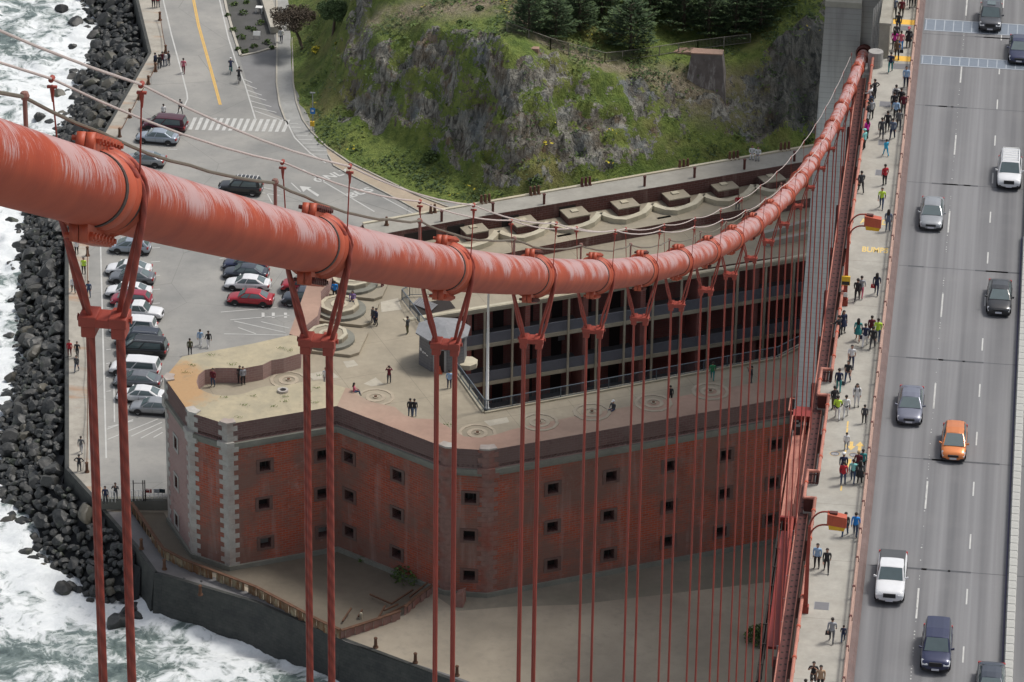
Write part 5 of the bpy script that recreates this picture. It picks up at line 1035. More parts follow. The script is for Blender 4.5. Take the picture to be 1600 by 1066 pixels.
# suspenders: two rope loops over each band, spread by a clamp, down to the deck
def suspender(k, y):
    x, z = xcab(y), zcab(y); det = 1 if k < 4 else 0
    r = empty('suspender_rope', (x, y, SWZ), 0, None, 'bridge rope', 'suspender ropes hanging from the main cable'); zl = z-SWZ; low = -1.2
    if zl < 2.2: sp_z = max(.2, zl-1.0)
    else: sp_z = zl-1.75
    of_, rd_ = (.036, .041) if k < 2 else (.028, .036) if k < 4 else (.016, .031)
    for fy_ in (-.075, .075):
        P = [(-.19-of_*(1 if fy_ > 0 else -1), fy_, low), (-.19-of_*(1 if fy_ > 0 else -1), fy_, sp_z), (-.30-(.055 if fy_ > 0 else -.055), fy_*.9, sp_z+.45), (-.515-(.03 if fy_ > 0 else -.0), fy_, zl-.25)]
        for i in range(0, 13): a_ = math.pi-.05-(math.pi-.1)*i/12; P.append((.555*math.cos(a_), fy_, zl+.555*math.sin(a_)))
        P += [(.515+(.03 if fy_ < 0 else 0), fy_, zl-.25), (.30-(.055 if fy_ > 0 else -.055), fy_*.9, sp_z+.45), (.19-of_*(1 if fy_ > 0 else -1), fy_, sp_z), (.19-of_*(1 if fy_ > 0 else -1), fy_, low)]
        b = MB(); b.tube(P, rd_, 10 if k < 3 else 6); b.build('rope', M['rope'] if k < 2 else M['paint_dark2'], r, smooth=True)
    b = MB()
    for s_ in (-1, 1): b.box(s_*.19-.115, s_*.19+.115, -.17, .17, sp_z-.04, sp_z+.10); b.box(s_*.19-.09, s_*.19+.09, -.14, .14, sp_z-.20, sp_z-.04)
    b.box(-.11, .11, -.16, .16, sp_z-.05, sp_z+.07); b.tube([(-.34, 0, sp_z+.02), (.34, 0, sp_z+.02)], .035, 6)
    b.build('spreader', M['paint_dark2'], r, bevel=.02 if k < 6 else 0)
    return r
ords = ['nearest', 'second', 'third', 'fourth', 'fifth', 'sixth', 'seventh', 'eighth', 'ninth', 'tenth', 'eleventh', 'twelfth', 'thirteenth', 'fourteenth', 'fifteenth', 'sixteenth', 'seventeenth', 'eighteenth']
for k, y in enumerate(BANDS[:18]):
    o = suspender(k, y); o['label'] = ('thick twisted red suspender rope pair, nearest the camera at far left' if k == 0 else 'red suspender rope pair, %s from the left along the main cable' % ords[k])
# hand ropes with stanchions
for sg, lb in ((-1, 'pale hand rope on the water side above the main cable'), (1, 'pale hand rope on the road side above the main cable')):
    r = empty('hand_rope', (XC+sg*.55, 46, zcab(46)+1.4), 0, lb, 'hand rope', 'hand ropes above the main cable'); b = MB(); P = []
    YY = [Y0B-15.24*2, Y0B-15.24]+BANDS
    for y0, y1 in zip(YY, YY[1:]):
        for i in range(6): u = i/6; y = y0+(y1-y0)*u; P.append((xcab(y)+sg*.55, y, zcab(y)+1.46-.10*4*u*(1-u)))
    b.tube(P, .017, 6); b.build('rope', plain('pale_wire', (.52, .44, .41), .6) if sg < 0 else bpy.data.materials['pale_wire'], r).location = -r.location
    for y in YY[1:]:
        x, z = xcab(y)+sg*.55, zcab(y); b = MB(); b.tube([(x-sg*.06, y, z+.05), (x, y, z+1.38)], .011, 6); b.tube([(x, y, z+1.16), (x, y, z+1.32), (x, y, z+1.36)], [.012, .03, .02], 8); b.tube([(x, y-.05, z+1.46), (x, y+.05, z+1.46)], .034, 8); b.box(x-.06, x+.06, y-.02, y+.02, z+1.34, z+1.37)
        b.build('stanchion', M['paint_dark2'], r).location = -r.location
r = empty('power_cable', (XC, 46, zcab(46)+.8), 0, 'dark sagging power cable on short posts along the top of the main cable', 'power cable'); b = MB(); P = []; rr = random.Random(2)
SP = [Y0B+15.24*k-3.2 for k in range(-2, 12)]
for y0, y1 in zip(SP, SP[1:]):
    for i in range(12): u = i/12; y = y0+(y1-y0)*u; P.append((XC-.08+rr.gauss(0, .012), y, zcab(y)+.93-.16*4*u*(1-u)+rr.gauss(0, .012)))
b.tube(P, .024, 6); b.build('wire', plain('grey_wire', (.14, .12, .09), .7), r).location = -r.location
for y in SP:
    b = MB(); b.tube([(XC-.08, y, zcab(y)+.4), (XC-.08, y, zcab(y)+.93)], .028, 6); b.ball((XC-.08, y, zcab(y)+.95), .06, 8); b.build('support', M['quoin_red'], r).location = -r.location
# ---------------- deck
YA, YB = 150, 470; BW = 16.85
b = MB(); b.box(-5.7, 18, YA, YB, DZ-.5, DZ); b.box(-5.7, 18, YA, YB, DZ-.9, DZ-.52); tag(b.build('roadway', M['road']), kind='structure')
b = MB(); b.box(-9.22, -5.72, YA, YB, DZ-.4, SWZ)
for y0, y1 in ((261.35, 265.45), (246.25, 250.25), (216, 220)): b.box(-10.02, -9.22, y0, y1, DZ-.4, SWZ)
tag(b.build('sidewalk', M['sidewalk']), kind='structure')
def sheet(x0, x1, y0, y1, z, b=None): b = b or MB(); b.face([(x0, y0, z), (x1, y0, z), (x1, y1, z), (x0, y1, z)]); return b
M['joint'] = plain('joint_tar', (.085, .088, .095), .9)
b = MB()
for k in range(-5, 9):
    y = 255.25+15.24*k+.0; rr = random.Random(k)
    sheet(-5.35, 4.0, y-.035, y+.035, DZ+.005, b)
    for _ in range(3): x = rr.uniform(-5, 1.5); sheet(x, x+rr.uniform(1.0, 3), y-.11, y+.11, DZ+.006, b)
    sheet(4.5, 16, y-.05, y+.05, DZ+.005, b)
tag(b.build('expansion_joints', M['joint']), kind='structure')
b = MB()
for k in range(-8, 10): y = -1.853*0+337.93-14.63*k+14.63*0; 
for k in range(-3, 16): y = 337.93-14.63*k; sheet(-1.91, -1.79, y-1.95, y+1.95, DZ+.006, b)
for k in range(-4, 24): y = 324.63-7.315*k; sheet(1.265, 1.365, y-1.0, y+1.0, DZ+.006, b)
for k in range(-4, 24): y = 324.63-7.315*k; sheet(7.7, 7.8, y-1.0, y+1.0, DZ+.006, b); sheet(10.9, 11.0, y-1.0, y+1.0, DZ+.006, b)
rr = random.Random(4)
for k in range(330):
    y = 205+k*.42
    if rr.random() < .45: sheet(-1.90+rr.uniform(-.03, .03), -1.84, y, y+rr.uniform(.05, .14), DZ+.006, b)
tag(b.build('lane_markings', M['linew']), kind='structure')
M['grate'] = plain('finger_joint_steel', (.22, .255, .30), .45, .4); M['grate2'] = plain('finger_joint_light', (.42, .46, .50), .5, .2)
for y0, y1, lb in ((at(1500, 51, DZ).y, at(1500, 33, DZ).y, 'wide steel plate joint across the road at the top'), (at(1500, 104, DZ).y, at(1500, 90, DZ).y, 'toothed steel expansion joint across the road below the first')):
    b = MB(); b.box(-5.3, 4.0, y0+.15, y1-.15, DZ+.004, DZ+.02); r = b.build('finger_joint', M['grate']); tag(r, lb, 'road joint')
    b = MB(); b.box(-5.3, 4.0, y0, y0+.12, DZ+.004, DZ+.03); b.box(-5.3, 4.0, y1-.12, y1, DZ+.004, DZ+.03)
    for k in range(12): x = -5.2+k*.78; b.box(x, x+.07, y0+.15, y1-.15, DZ+.021, DZ+.032)
    b.build('steel_strip', M['grate2'], r)
# movable barrier
r = empty('movable_barrier', (4.2, 250, DZ), 0, 'pale concrete segment barrier dividing the traffic lanes', 'barrier'); me = None
for k in range(80):
    y = 212+k*1.0
    if me is None:
        b = MB(); sec = lambda yy: [(-.30, yy, 0), (.30, yy, 0), (.30, yy, .12), (.14, yy, .3), (.14, yy, .66), (.24, yy, .74), (.24, yy, .81), (-.24, yy, .81), (-.24, yy, .74), (-.14, yy, .66), (-.14, yy, .3), (-.30, yy, .12)]
        b.loft([sec(.02), sec(.96)]); o = b.build('segment', concrete('barrier_concrete', (.46, .46, .43), (.3, .3, .28), .3, 1.5), r); me = o.data
    else: o = bpy.data.objects.new('segment', me); COL.objects.link(o); o.parent = r
    o.location = (0, y-250, 0)
b = MB(); b.box(-.15, .15, 0, 258, .02, .6); o = b.build('inner_strip', M['dark'], r); o.location = (0, -38, 0); o.parent = r
b = MB(); b.box(-.44, -.34, 212, 292, .0, .05); o = b.build('base_strip', plain('blue_grey_strip', (.09, .085, .14), .8), r); o.location = (0, -250, 0)
# far parts of the deck
b = MB(); b.box(4.3, 16.4, 292, YB, DZ, DZ+.004) if False else None
for x0, x1 in ((12.9, 16.2),): b = MB(); b.box(x0, x1, YA, YB, DZ, SWZ); tag(b.build('west_sidewalk', M['sidewalk']), kind='structure')
# railing between road and sidewalk
r = empty('road_railing', (-5.9, 270, DZ), 0, 'salmon pipe railing on a brown steel kerb between sidewalk and road', 'railing'); q = Vector((5.9, -270, -DZ))
b = MB(); b.hexa([(-5.98, 200, DZ), (-5.42, 200, DZ), (-5.42, YB, DZ), (-5.98, YB, DZ)], [(-5.98, 200, DZ+.38), (-5.62, 200, DZ+.32), (-5.62, YB, DZ+.32), (-5.98, YB, DZ+.38)]); b.build('kerb_plate', M['rail_brown'], r).location = q
b = MB(); b.tube([(-6.02, 200, DZ+1.0), (-6.02, YB, DZ+1.0)], .085, 8); b.tube([(-5.93, 200, DZ+.68), (-5.93, YB, DZ+.68)], .05, 6); b.build('top_pipe', M['pipe_pale'], r, smooth=True).location = q
for k in range(42):
    y = 201+3.81*k; b = MB(); b.box(-6.06, -5.90, y-.06, y+.06, DZ, DZ+.95); b.hexa([(-6.10, y-.10, DZ+.9), (-5.92, y-.10, DZ+.9), (-5.92, y+.10, DZ+.9), (-6.10, y+.10, DZ+.9)], [(-6.12, y-.1, DZ+1.1), (-5.92, y-.1, DZ+1.1), (-5.92, y+.1, DZ+1.1), (-6.12, y+.1, DZ+1.1)]); b.build('post', M['paint_dark'], r).location = q
# outer railing with the two refuge bays
r = empty('outer_railing', (-9.25, 270, DZ), 0, 'orange pipe railing along the outer edge of the sidewalk', 'railing'); q = Vector((9.25, -270, -DZ)); xr, xo = -9.25, -10.0
PL = [(xr, 205), (xr, 216.1), (xo, 216.1), (xo, 219.9), (xr, 219.9), (xr, 246.35), (xo, 246.35), (xo, 250.15), (xr, 250.15), (xr, 261.4), (xo, 261.4), (xo, 265.4), (xr, 265.4), (xr-.0, 322.5)]
b = MB(); c_ = MB(); e_ = MB()
for p, s_ in zip(PL, PL[1:]):
    A1, A2 = Vector((*p, DZ+1.22)), Vector((*s_, DZ+1.22)); b.tube([A1, A2], .115, 10); b.ball(A1, .13, 8)
    for zz in (.95, .28): c_.bar((p[0], p[1], DZ+zz), (s_[0], s_[1], DZ+zz), .06)
    L = (A2-A1).length; n_ = int(L/.19)
    for i in range(n_): v = A1.lerp(A2, i/n_); c_.box(v.x-.02, v.x+.02, v.y-.05, v.y+.05, DZ+.28, DZ+.95)
b.build('top_pipe', M['paint_salmon'], r, smooth=True).location = q; c_.build('balusters', M['paint_dark'], r).location = q
for k in range(31):
    y = 206.5+3.81*k; x = xo if any(a_ < y < d for a_, d in ((216.1, 219.9), (246.35, 250.15), (261.4, 265.4))) else xr; b = MB(); b.box(x-.08, x+.06, y-.07, y+.07, DZ, DZ+1.2); b.tube([(x, y-.10, DZ+1.22), (x, y+.10, DZ+1.22)], .155, 10); b.build('post', M['paint'], r).location = q
for (y0, y1) in ((261.4, 265.4), (246.35, 250.15), (216.1, 219.9)):
    for yy in (y0,): b = MB(); b.box(-10.0, -9.3, yy-.025, yy+.025, DZ-.2, DZ+1.1); b.build('side_panel', M['paint_dark'], r).location = q
# stiffening truss
truss = empty('bridge_truss', (-10.5, 270, DZ), 0, 'red riveted steel truss carrying the outer edge of the bridge deck', 'bridge truss'); q = Vector((10.5, -270, -DZ))
b = MB(); b.box(-10.34, -9.66, 205, 321, DZ-.95, DZ+.02); b.build('top_chord', M['paint_dark'], truss).location = q
b = MB(); b.tube([(-10.38, 205, DZ+.12), (-10.38, 321, DZ+.12)], .05, 6); b.box(-9.72, -9.67, 205, 321, DZ+.02, DZ+.08); b.build('edge_pipe', M['paint_salmon'], truss).location = q
b = MB(); b.box(-9.54, -9.34, 205, 324, DZ-1.2, DZ-1.05); b.build('ledge', M['paint_dark'], truss).location = q
b = MB()
for k in range(150): y = 206+k*.76; b.cyl((-10.14, y), .09, DZ+.021, DZ+.028, 8); b.cyl((-9.84, y+.1), .09, DZ+.021, DZ+.028, 8)
o = b.build('rivet_holes', M['void'], truss); o.location = q; o['kind'] = 'stuff'
b = MB(); b.box(-10.9, -10.1, 205, 330, DZ-8.4, DZ-7.6); b.build('bottom_chord', M['paint_dark'], truss).location = q
for k in range(17):
    y = 206+7.62*k; b = MB(); b.box(-10.75, -10.25, y-.2, y+.2, DZ-7.6, DZ-.95); b.build('vertical', M['paint_dark'], truss).location = q
    if k < 16:
        b = MB(); a_, c2 = ((y, y+7.62) if k % 2 else (y+7.62, y)); b.bar((-10.5, a_, DZ-7.6), (-10.5, c2, DZ-.95), .45, .3); b.build('diagonal', M['paint_dark'], truss).location = q
for k in range(17):
    y = 206+7.62*k; b = MB(); b.box(-10.1, 16.6, y-.2, y+.2, DZ-2.3, DZ-.95); b.build('floor_beam', M['paint_dark'], truss).location = q
b = MB(); b.box(16.6, 17.3, 205, 470, DZ-.95, DZ); b.box(16.6, 17.3, 205, 470, DZ-8.4, DZ-7.6); b.build('west_chord', M['paint_dark'], truss).location = q
# maintenance traveller hung outside the truss
r = empty('maintenance_traveler', (-11.9, 255, DZ-.9), 0, 'red maintenance platform hung outside the bridge below the refuge bays', 'maintenance platform'); q = -r.location
X0, X1 = -11.65, -10.42
b = MB(); b.box(X0+.1, X1-.1, 247.2, 259.8, DZ-.95, DZ-.85); b.build('platform', M['paint_salmon'], r).location = q
b = MB(); b.box(X0, X1, 260.0, 261.0, DZ-1.0, DZ+.15); b.box(X0+.1, X1, 261.2, 261.9, DZ-.6, DZ-.1); b.build('head_beam', M['paint_red'], r).location = q
b = MB(); rr = random.Random(6)
for k in range(9): x, y = rr.uniform(X0+.2, X1-.2), rr.uniform(259.2, 260); b.box(x-.18, x+.18, y-.2, y+.2, DZ-.85, DZ-.4+rr.random()*.3)
b.build('winch', M['dark'], r).location = q
b = MB()
for x in (X0, X1-.35):
    b.tube([(x, 247.2, DZ+.15), (x, 260, DZ+.15)], .05, 6)
    for k in range(7): y = 247.2+2.1*k; b.box(x-.035, x+.035, y-.035, y+.035, DZ-.9, DZ+.15)
b.tube([(X0, 261.9, DZ+.5), (X0-.3, 261.9, DZ+.5), (X0-.3, 260, DZ+.5), (X0, 260, DZ+.5)], .05, 6); b.build('guard_rail', M['paint_salmon'], r).location = q
b = MB(); b.box(X0+.05, X1, 246.9, 247.15, DZ-2.6, DZ-.75); b.build('front_panel', M['paint_red'], r).location = q
b = MB()
for z in (DZ-3.2, DZ-4.4): b.box(X0, X1, 246.3, 247.0, z, z+.16)
for x in (X0+.1, X0+.55, X1-.1): b.box(x-.06, x+.06, 246.5, 246.7, DZ-5, DZ-1)
b.build('lattice', M['paint_dark'], r).location = q
b = MB(); b.hexa([(X0+.35, 231, DZ-1.6), (X1-.1, 231, DZ-1.6), (X1-.1, 245.5, DZ-1.2), (X0+.25, 245.5, DZ-1.2)], [(X0+.35, 231, DZ-1.4), (X1-.1, 231, DZ-1.4), (X1-.1, 245.5, DZ-1.0), (X0+.25, 245.5, DZ-1.0)]); b.build('side_sheet', M['paint_red'], r).location = q
b = MB(); 
for x, w_ in ((X0-.0, .10), (X0+.2, .06)): b.box(x, x+w_, 226, 248, DZ-2.2, DZ-1.0)
for k in range(8): y = 228+k*2.5; b.box(X0, X0+.3, y, y+.12, DZ-2.1, DZ-.95)
b.build('side_frame', M['void'], r).location = q
b = MB(); b.bar((X1+.1, 226, DZ-.2), (X1-.25, 246, DZ-.2), .16, .2); b.bar((X1-.6, 247, DZ-.3), (X1-.05, 238, DZ-.3), .10, .1); b.build('rail_beam', M['paint_dark2'], r).location = q
b = MB()
for k in range(6): y = 229+3*k; b.tube([(X1-.1, y, DZ-.9), (X1-.1, y, DZ-.1), (X1+.15, y, DZ-.05)], .04, 6)
b.build('hanger_hook', M['steel'], r).location = q
# ---------------- pylon
PYF = 334.0; pts = [atY(x, y, PYF) for x, y in ((1290, 10), (1273, 230), (1241, 640))]
pyl = empty('concrete_pylon', (-11, PYF+5, TZ), 0, 'tall board-marked concrete bridge pylon that the cable runs into', 'pylon'); q = -pyl.location
zt_ = pts[0].z; xl = lambda z: float(np.interp(z, [4, pts[2].z, pts[1].z, pts[0].z], [pts[2].x-.55, pts[2].x, pts[1].x, pts[0].x]))
xm = atY(1347, 10, PYF).x
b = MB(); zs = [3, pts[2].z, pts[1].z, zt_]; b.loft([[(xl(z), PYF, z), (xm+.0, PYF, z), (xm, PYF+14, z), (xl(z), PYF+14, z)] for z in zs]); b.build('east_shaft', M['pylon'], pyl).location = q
b = MB(); b.box(xl(zt_)-.05, xm-.02, PYF-.05, PYF+14, zt_, zt_+.5); b.build('ledge', concrete('pale_ledge', (.42, .40, .34), (.3, .28, .22), .3, .5), pyl).location = q
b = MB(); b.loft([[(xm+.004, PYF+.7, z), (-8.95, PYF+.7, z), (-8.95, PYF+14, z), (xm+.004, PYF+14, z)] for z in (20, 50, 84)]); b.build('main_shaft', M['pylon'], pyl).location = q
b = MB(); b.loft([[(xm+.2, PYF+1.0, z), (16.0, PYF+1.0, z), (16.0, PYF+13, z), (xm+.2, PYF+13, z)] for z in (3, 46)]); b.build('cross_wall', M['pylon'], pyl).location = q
b = MB(); b.box(-8.93, -8.05, 325.2, 350, DZ, DZ+3.2); b.box(-8.95, -7.95, 325.0, 326.2, DZ+3.2, DZ+3.4); b.build('portal_wall', concrete('portal_concrete', (.33, .31, .26), (.4, .35, .25), .4, .8), pyl).location = q
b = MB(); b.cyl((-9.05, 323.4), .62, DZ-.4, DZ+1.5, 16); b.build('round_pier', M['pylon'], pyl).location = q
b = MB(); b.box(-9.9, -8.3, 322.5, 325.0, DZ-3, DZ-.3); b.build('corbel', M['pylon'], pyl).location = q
y_ = 332.6; cc = Vector((xcab(y_), y_, zcab(y_))); b = MB(); dd = Vector((0, 1, -.36)).normalized(); b.tube([cc-dd*.9, cc-dd*.8, cc+dd*2.6], [.56, .66, .74], 24); b.build('cable_collar', M['paint_dark'], pyl, smooth=True).location = q
b = MB()
for k in range(5): b.tube([(-9.55+.12*k, 326+.5*k, DZ-.8), (-9.55+.12*k, 328+.5*k, DZ+3.5)], .05, 6)
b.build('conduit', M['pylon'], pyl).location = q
b = MB(); b.box(-12.1, -10.4, 303, 333.9, TZ-1, TZ+3.6); b.build('footing', M['curbstone'], pyl).location = q
# ---------------- lamp posts
def lamp(y, label):
    r = empty('street_lamp', (-9.02, y, SWZ), 0, label, 'street lamp', 'street lamps along the sidewalk'); b = MB(); b.hexa([(-.16, -.16, 0), (.16, -.16, 0), (.16, .16, 0), (-.16, .16, 0)], [(-.09, -.09, 6.4), (.09, -.09, 6.4), (.09, .09, 6.4), (-.09, .09, 6.4)]); b.box(-.22, .22, -.22, .22, 0, .5); b.build('pole', M['paint_dark2'], r)
    for z0, z1, yy in ((5.4, 6.6, -.05), (6.2, 7.5, .05)):
        P = [(0, yy, z0)]
        for i in range(1, 9): a_ = math.pi-(math.pi/2)*i/8; P.append((.95+.95*math.cos(a_), yy, z0+(z1-z0)*math.sin(a_)))
        P.append((1.3, yy, z1)); b = MB(); b.tube(P, .06, 8); b.build('arm', M['paint_dark2'], r, smooth=True)
    b = MB(); b.hexa([(1.1, -.36, 6.75), (2.35, -.36, 6.6), (2.35, .36, 6.6), (1.1, .36, 6.75)], [(1.1, -.28, 7.5), (2.35, -.28, 7.3), (2.35, .28, 7.3), (1.1, .28, 7.5)]); b.build('lamp_head', M['paint'], r, bevel=.03)
    b = MB(); b.hexa([(1.25, -.30, 6.40), (2.2, -.30, 6.35), (2.2, .25, 6.35), (1.25, .25, 6.40)], [(1.2, -.34, 6.74), (2.3, -.34, 6.62), (2.3, .3, 6.62), (1.2, .3, 6.74)]); b.build('amber_lens', plain('amber_glass', (.75, .42, .02), .25), r)
    b = MB(); b.box(1.25, 1.75, -.15, .15, 7.46, 7.56); b.build('photocell', M['paint_dark'], r)
    return r
l1 = lamp(at(1325, 477, SWZ).y, 'orange street lamp with double arm, farther one with yellow box on its pole'); l2 = lamp(at(1266, 957, SWZ).y, 'orange street lamp with double arm, nearer one by the blue jacketed walker')
r = empty('call_box', l1.location+Vector((0, -.25, 1.9)), 0, 'yellow and black call box fixed on the farther lamp pole', 'call box'); b = MB(); b.box(-.32, .32, -.12, .05, -.1, .62); b.build('box', M['yellow'], r, bevel=.02); b = MB(); b.box(-.28, .28, -.14, -.121, -.06, .22); b.build('panel', M['dark'], r); b = MB(); b.box(-.16, .16, -.02, .02, -1.1, -.75); b.build('white_plate', M['white'], r)
# ---------------- sidewalk details
def plate(px_, py_, w_, l_, label, mat='hatch'):
    p = at(px_, py_, SWZ); b = MB(); b.box(-w_/2, w_/2, -l_/2, l_/2, 0, .02); o = b.build('hatch_plate', M[mat], None); o.location = (p.x, p.y, SWZ+.002); b = MB(); b.box(-w_/2-.04, w_/2+.04, -l_/2-.04, l_/2+.04, 0, .012); b.build('frame', M['steel'], o); tag(o, label, 'hatch', 'steel hatch plates in the sidewalk')
M['hatch'] = plain('hatch_steel', (.19, .19, .20), .6, .3)
plate(1383, 163, .85, 1.0, 'grey hatch plate beside the large group near the pylon'); plate(1381, 223, .8, 1.0, 'grey hatch plate above the child in bright blue'); plate(1374, 270, .55, 1.0, 'grey hatch plate left of the person in red jacket'); plate(1284, 947, .9, .9, 'grey hatch plate right of the nearer lamp post')
plate(1413, 44, .9, 1.0, 'grey hatch plate just below the top yellow band'); plate(1407, 104, 1.5, 1.1, 'wide grey hatch plate below the second yellow band'); plate(1426, 57, .5, .9, 'small grey hatch plate by the road rail near the top')
b = MB(); p = at(1412, 34.5, SWZ); sheet(-8.0, -6.05, p.y-.55, p.y+.55, SWZ+.008, b); p = at(1412, 92, SWZ); sheet(-7.75, -6.05, p.y-.55, p.y+.55, SWZ+.008, b); tag(b.build('tactile_bands', M['yellow2'] if 'yellow2' in M else plain('tactile_yellow', (.80, .47, .07), .7)), kind='structure')
b = MB(); Z_ = SWZ+.007
for x, y, l_ in ((1324.5, 663, .9), (1323.7, 673, .9), (1321, 707, .8), (1321, 697, .5), (1314.5, 763, .7)): p = at(x, y, Z_); sheet(p.x-.06, p.x+.06, p.y-l_/2, p.y+l_/2, Z_, b)
for x, y, s_ in ((1330, 697, -1), (1343.5, 697, 1), (1327, 724, -1)):
    p = at(x, y, Z_); b.face([(p.x-.3, p.y, Z_), (p.x+.3, p.y, Z_), (p.x, p.y+.65*s_, Z_)][::s_]); sheet(p.x-.12, p.x+.12, min(p.y, p.y-.65*s_), max(p.y, p.y-.65*s_), Z_, b)
tag(b.build('sidewalk_markings', plain('worn_yellow_paint', (.72, .50, .17), .8, var=.25, sc=4)), kind='structure')
for x, y, lb in ((1304.5, 709, 'round bicycle emblem painted on the sidewalk at left'), (1334, 711, 'round emblem painted on the sidewalk beside the turquoise group')):
    p = at(x, y, Z_); b = MB(); b.ring((p.x, p.y), .33, .36, Z_-.001, Z_+.001, 24); b.cyl((p.x, p.y), .33, Z_-.001, Z_, 24, 1)
    for s_ in (-1, 1): b.ring((p.x+s_*.12, p.y-.04), .065, .09, Z_+.001, Z_+.003, 12, 2)
    b.box(p.x-.12, p.x+.12, p.y, p.y+.03, Z_+.001, Z_+.003, 2); tag(b.build('painted_emblem', [M['liney'], M['hatch'], M['white']]), lb, 'emblem')
yt = plain('faded_yellow_lettering', (.70, .52, .20), .85, var=.3, sc=5)
p = at(1367, 391, Z_); text('BUMPS', (p.x, p.y, Z_), 1.28, 0, yt, 'faded yellow letters reading BUMPS on the sidewalk', .52, 'sidewalk lettering'); p = at(1366, 347, Z_); text('AHEAD', (p.x, p.y, Z_), 1.28, 0, yt, 'faded yellow letters reading AHEAD under the farther lamp head', .50, 'sidewalk lettering')
# ------------------------------------------------------------------ cars (front = +Y in local space)
def carpaint(name, c, metal=.35):
    t = NT(name); f = t.noise(t.coord(), 1.4, 3); t.col(t.mix(f, tuple(x*.85 for x in c), tuple(min(1, x*1.1) for x in c))).rough(.32, metal, .5, .7); t.b.inputs['Coat Roughness'].default_value = .08; return t.mat
CPN = {'white': (.72, .73, .74), 'silver': (.30, .315, .33), 'paleblue': (.34, .39, .45), 'grey': (.16, .17, .185), 'darkgrey': (.065, .07, .08), 'black': (.012, .013, .015), 'navy': (.028, .035, .085), 'maroon': (.085, .012, .025), 'red': (.42, .015, .03), 'rose': (.36, .03, .06), 'orange': (.70, .22, .06), 'charcoalblue': (.045, .055, .075), 'bluegrey': (.17, .18, .23)}
CPM = {k: carpaint('car_paint_'+k, v, 0 if k in ('white', 'black') else .35) for k, v in CPN.items()}
M['lens'] = plain('headlight_lens', (.62, .64, .66), .15); M['tail'] = plain('tail_light_red', (.35, .02, .02), .3); M['rimm'] = plain('alloy_rim', (.42, .43, .44), .4, .5); M['trim'] = plain('black_trim', (.02, .02, .022), .6); M['cglass'] = plain('car_glass', (.10, .135, .14), .07, spec=1.0); M['plate'] = plain('number_plate', (.65, .66, .7), .6)
SPEC = {  # L, W, H, body stations (y, width factor, top z), greenhouse: base y front/rear, roof y front/rear, base z front/rear, roof width factor
 'sedan': (4.75, 1.84, 1.46, [(2.36,.74,.50),(2.28,.86,.66),(2.0,.95,.77),(1.3,1,.90),(.6,1,.95),(-.8,1,.97),(-1.6,.99,1.0),(-2.1,.94,1.0),(-2.32,.84,.92),(-2.37,.78,.6)], (1.22,-1.82,.42,-1.0,.93,1.0,.66)),
 'hatch': (4.3, 1.76, 1.53, [(2.14,.72,.50),(2.05,.86,.70),(1.75,.96,.84),(1.25,1,.97),(.5,1,1.0),(-.8,1,1.02),(-1.6,.98,1.03),(-2.0,.93,1.0),(-2.14,.86,.7)], (1.38,-2.0,.36,-1.5,.97,1.02,.68)),
 'suv': (4.75, 1.92, 1.80, [(2.36,.80,.58),(2.30,.92,.86),(2.0,.98,1.0),(1.2,1,1.08),(.5,1,1.10),(-1.2,1,1.12),(-2.1,.98,1.12),(-2.32,.94,1.0),(-2.38,.88,.6)], (1.24,-2.26,.60,-2.02,1.08,1.12,.76)),
 'van': (5.05, 1.98, 1.78, [(2.52,.76,.54),(2.44,.90,.76),(2.1,.97,.92),(1.7,1,1.0),(.6,1,1.04),(-1.2,1,1.06),(-2.2,.98,1.06),(-2.46,.94,.95),(-2.52,.88,.6)], (1.72,-2.44,.78,-2.2,1.0,1.06,.78)),
 'pickup': (5.5, 1.94, 1.80, [(2.74,.84,.60),(2.68,.95,.92),(2.3,.99,1.04),(1.2,1,1.10),(.2,1,1.12),(-.6,1,1.12),(-2.4,.99,1.12),(-2.68,.97,1.10),(-2.74,.92,.6)], (1.28,-.72,.66,-.55,1.10,1.12,.78))}
def lerp(a, b, t): return a+(b-a)*t
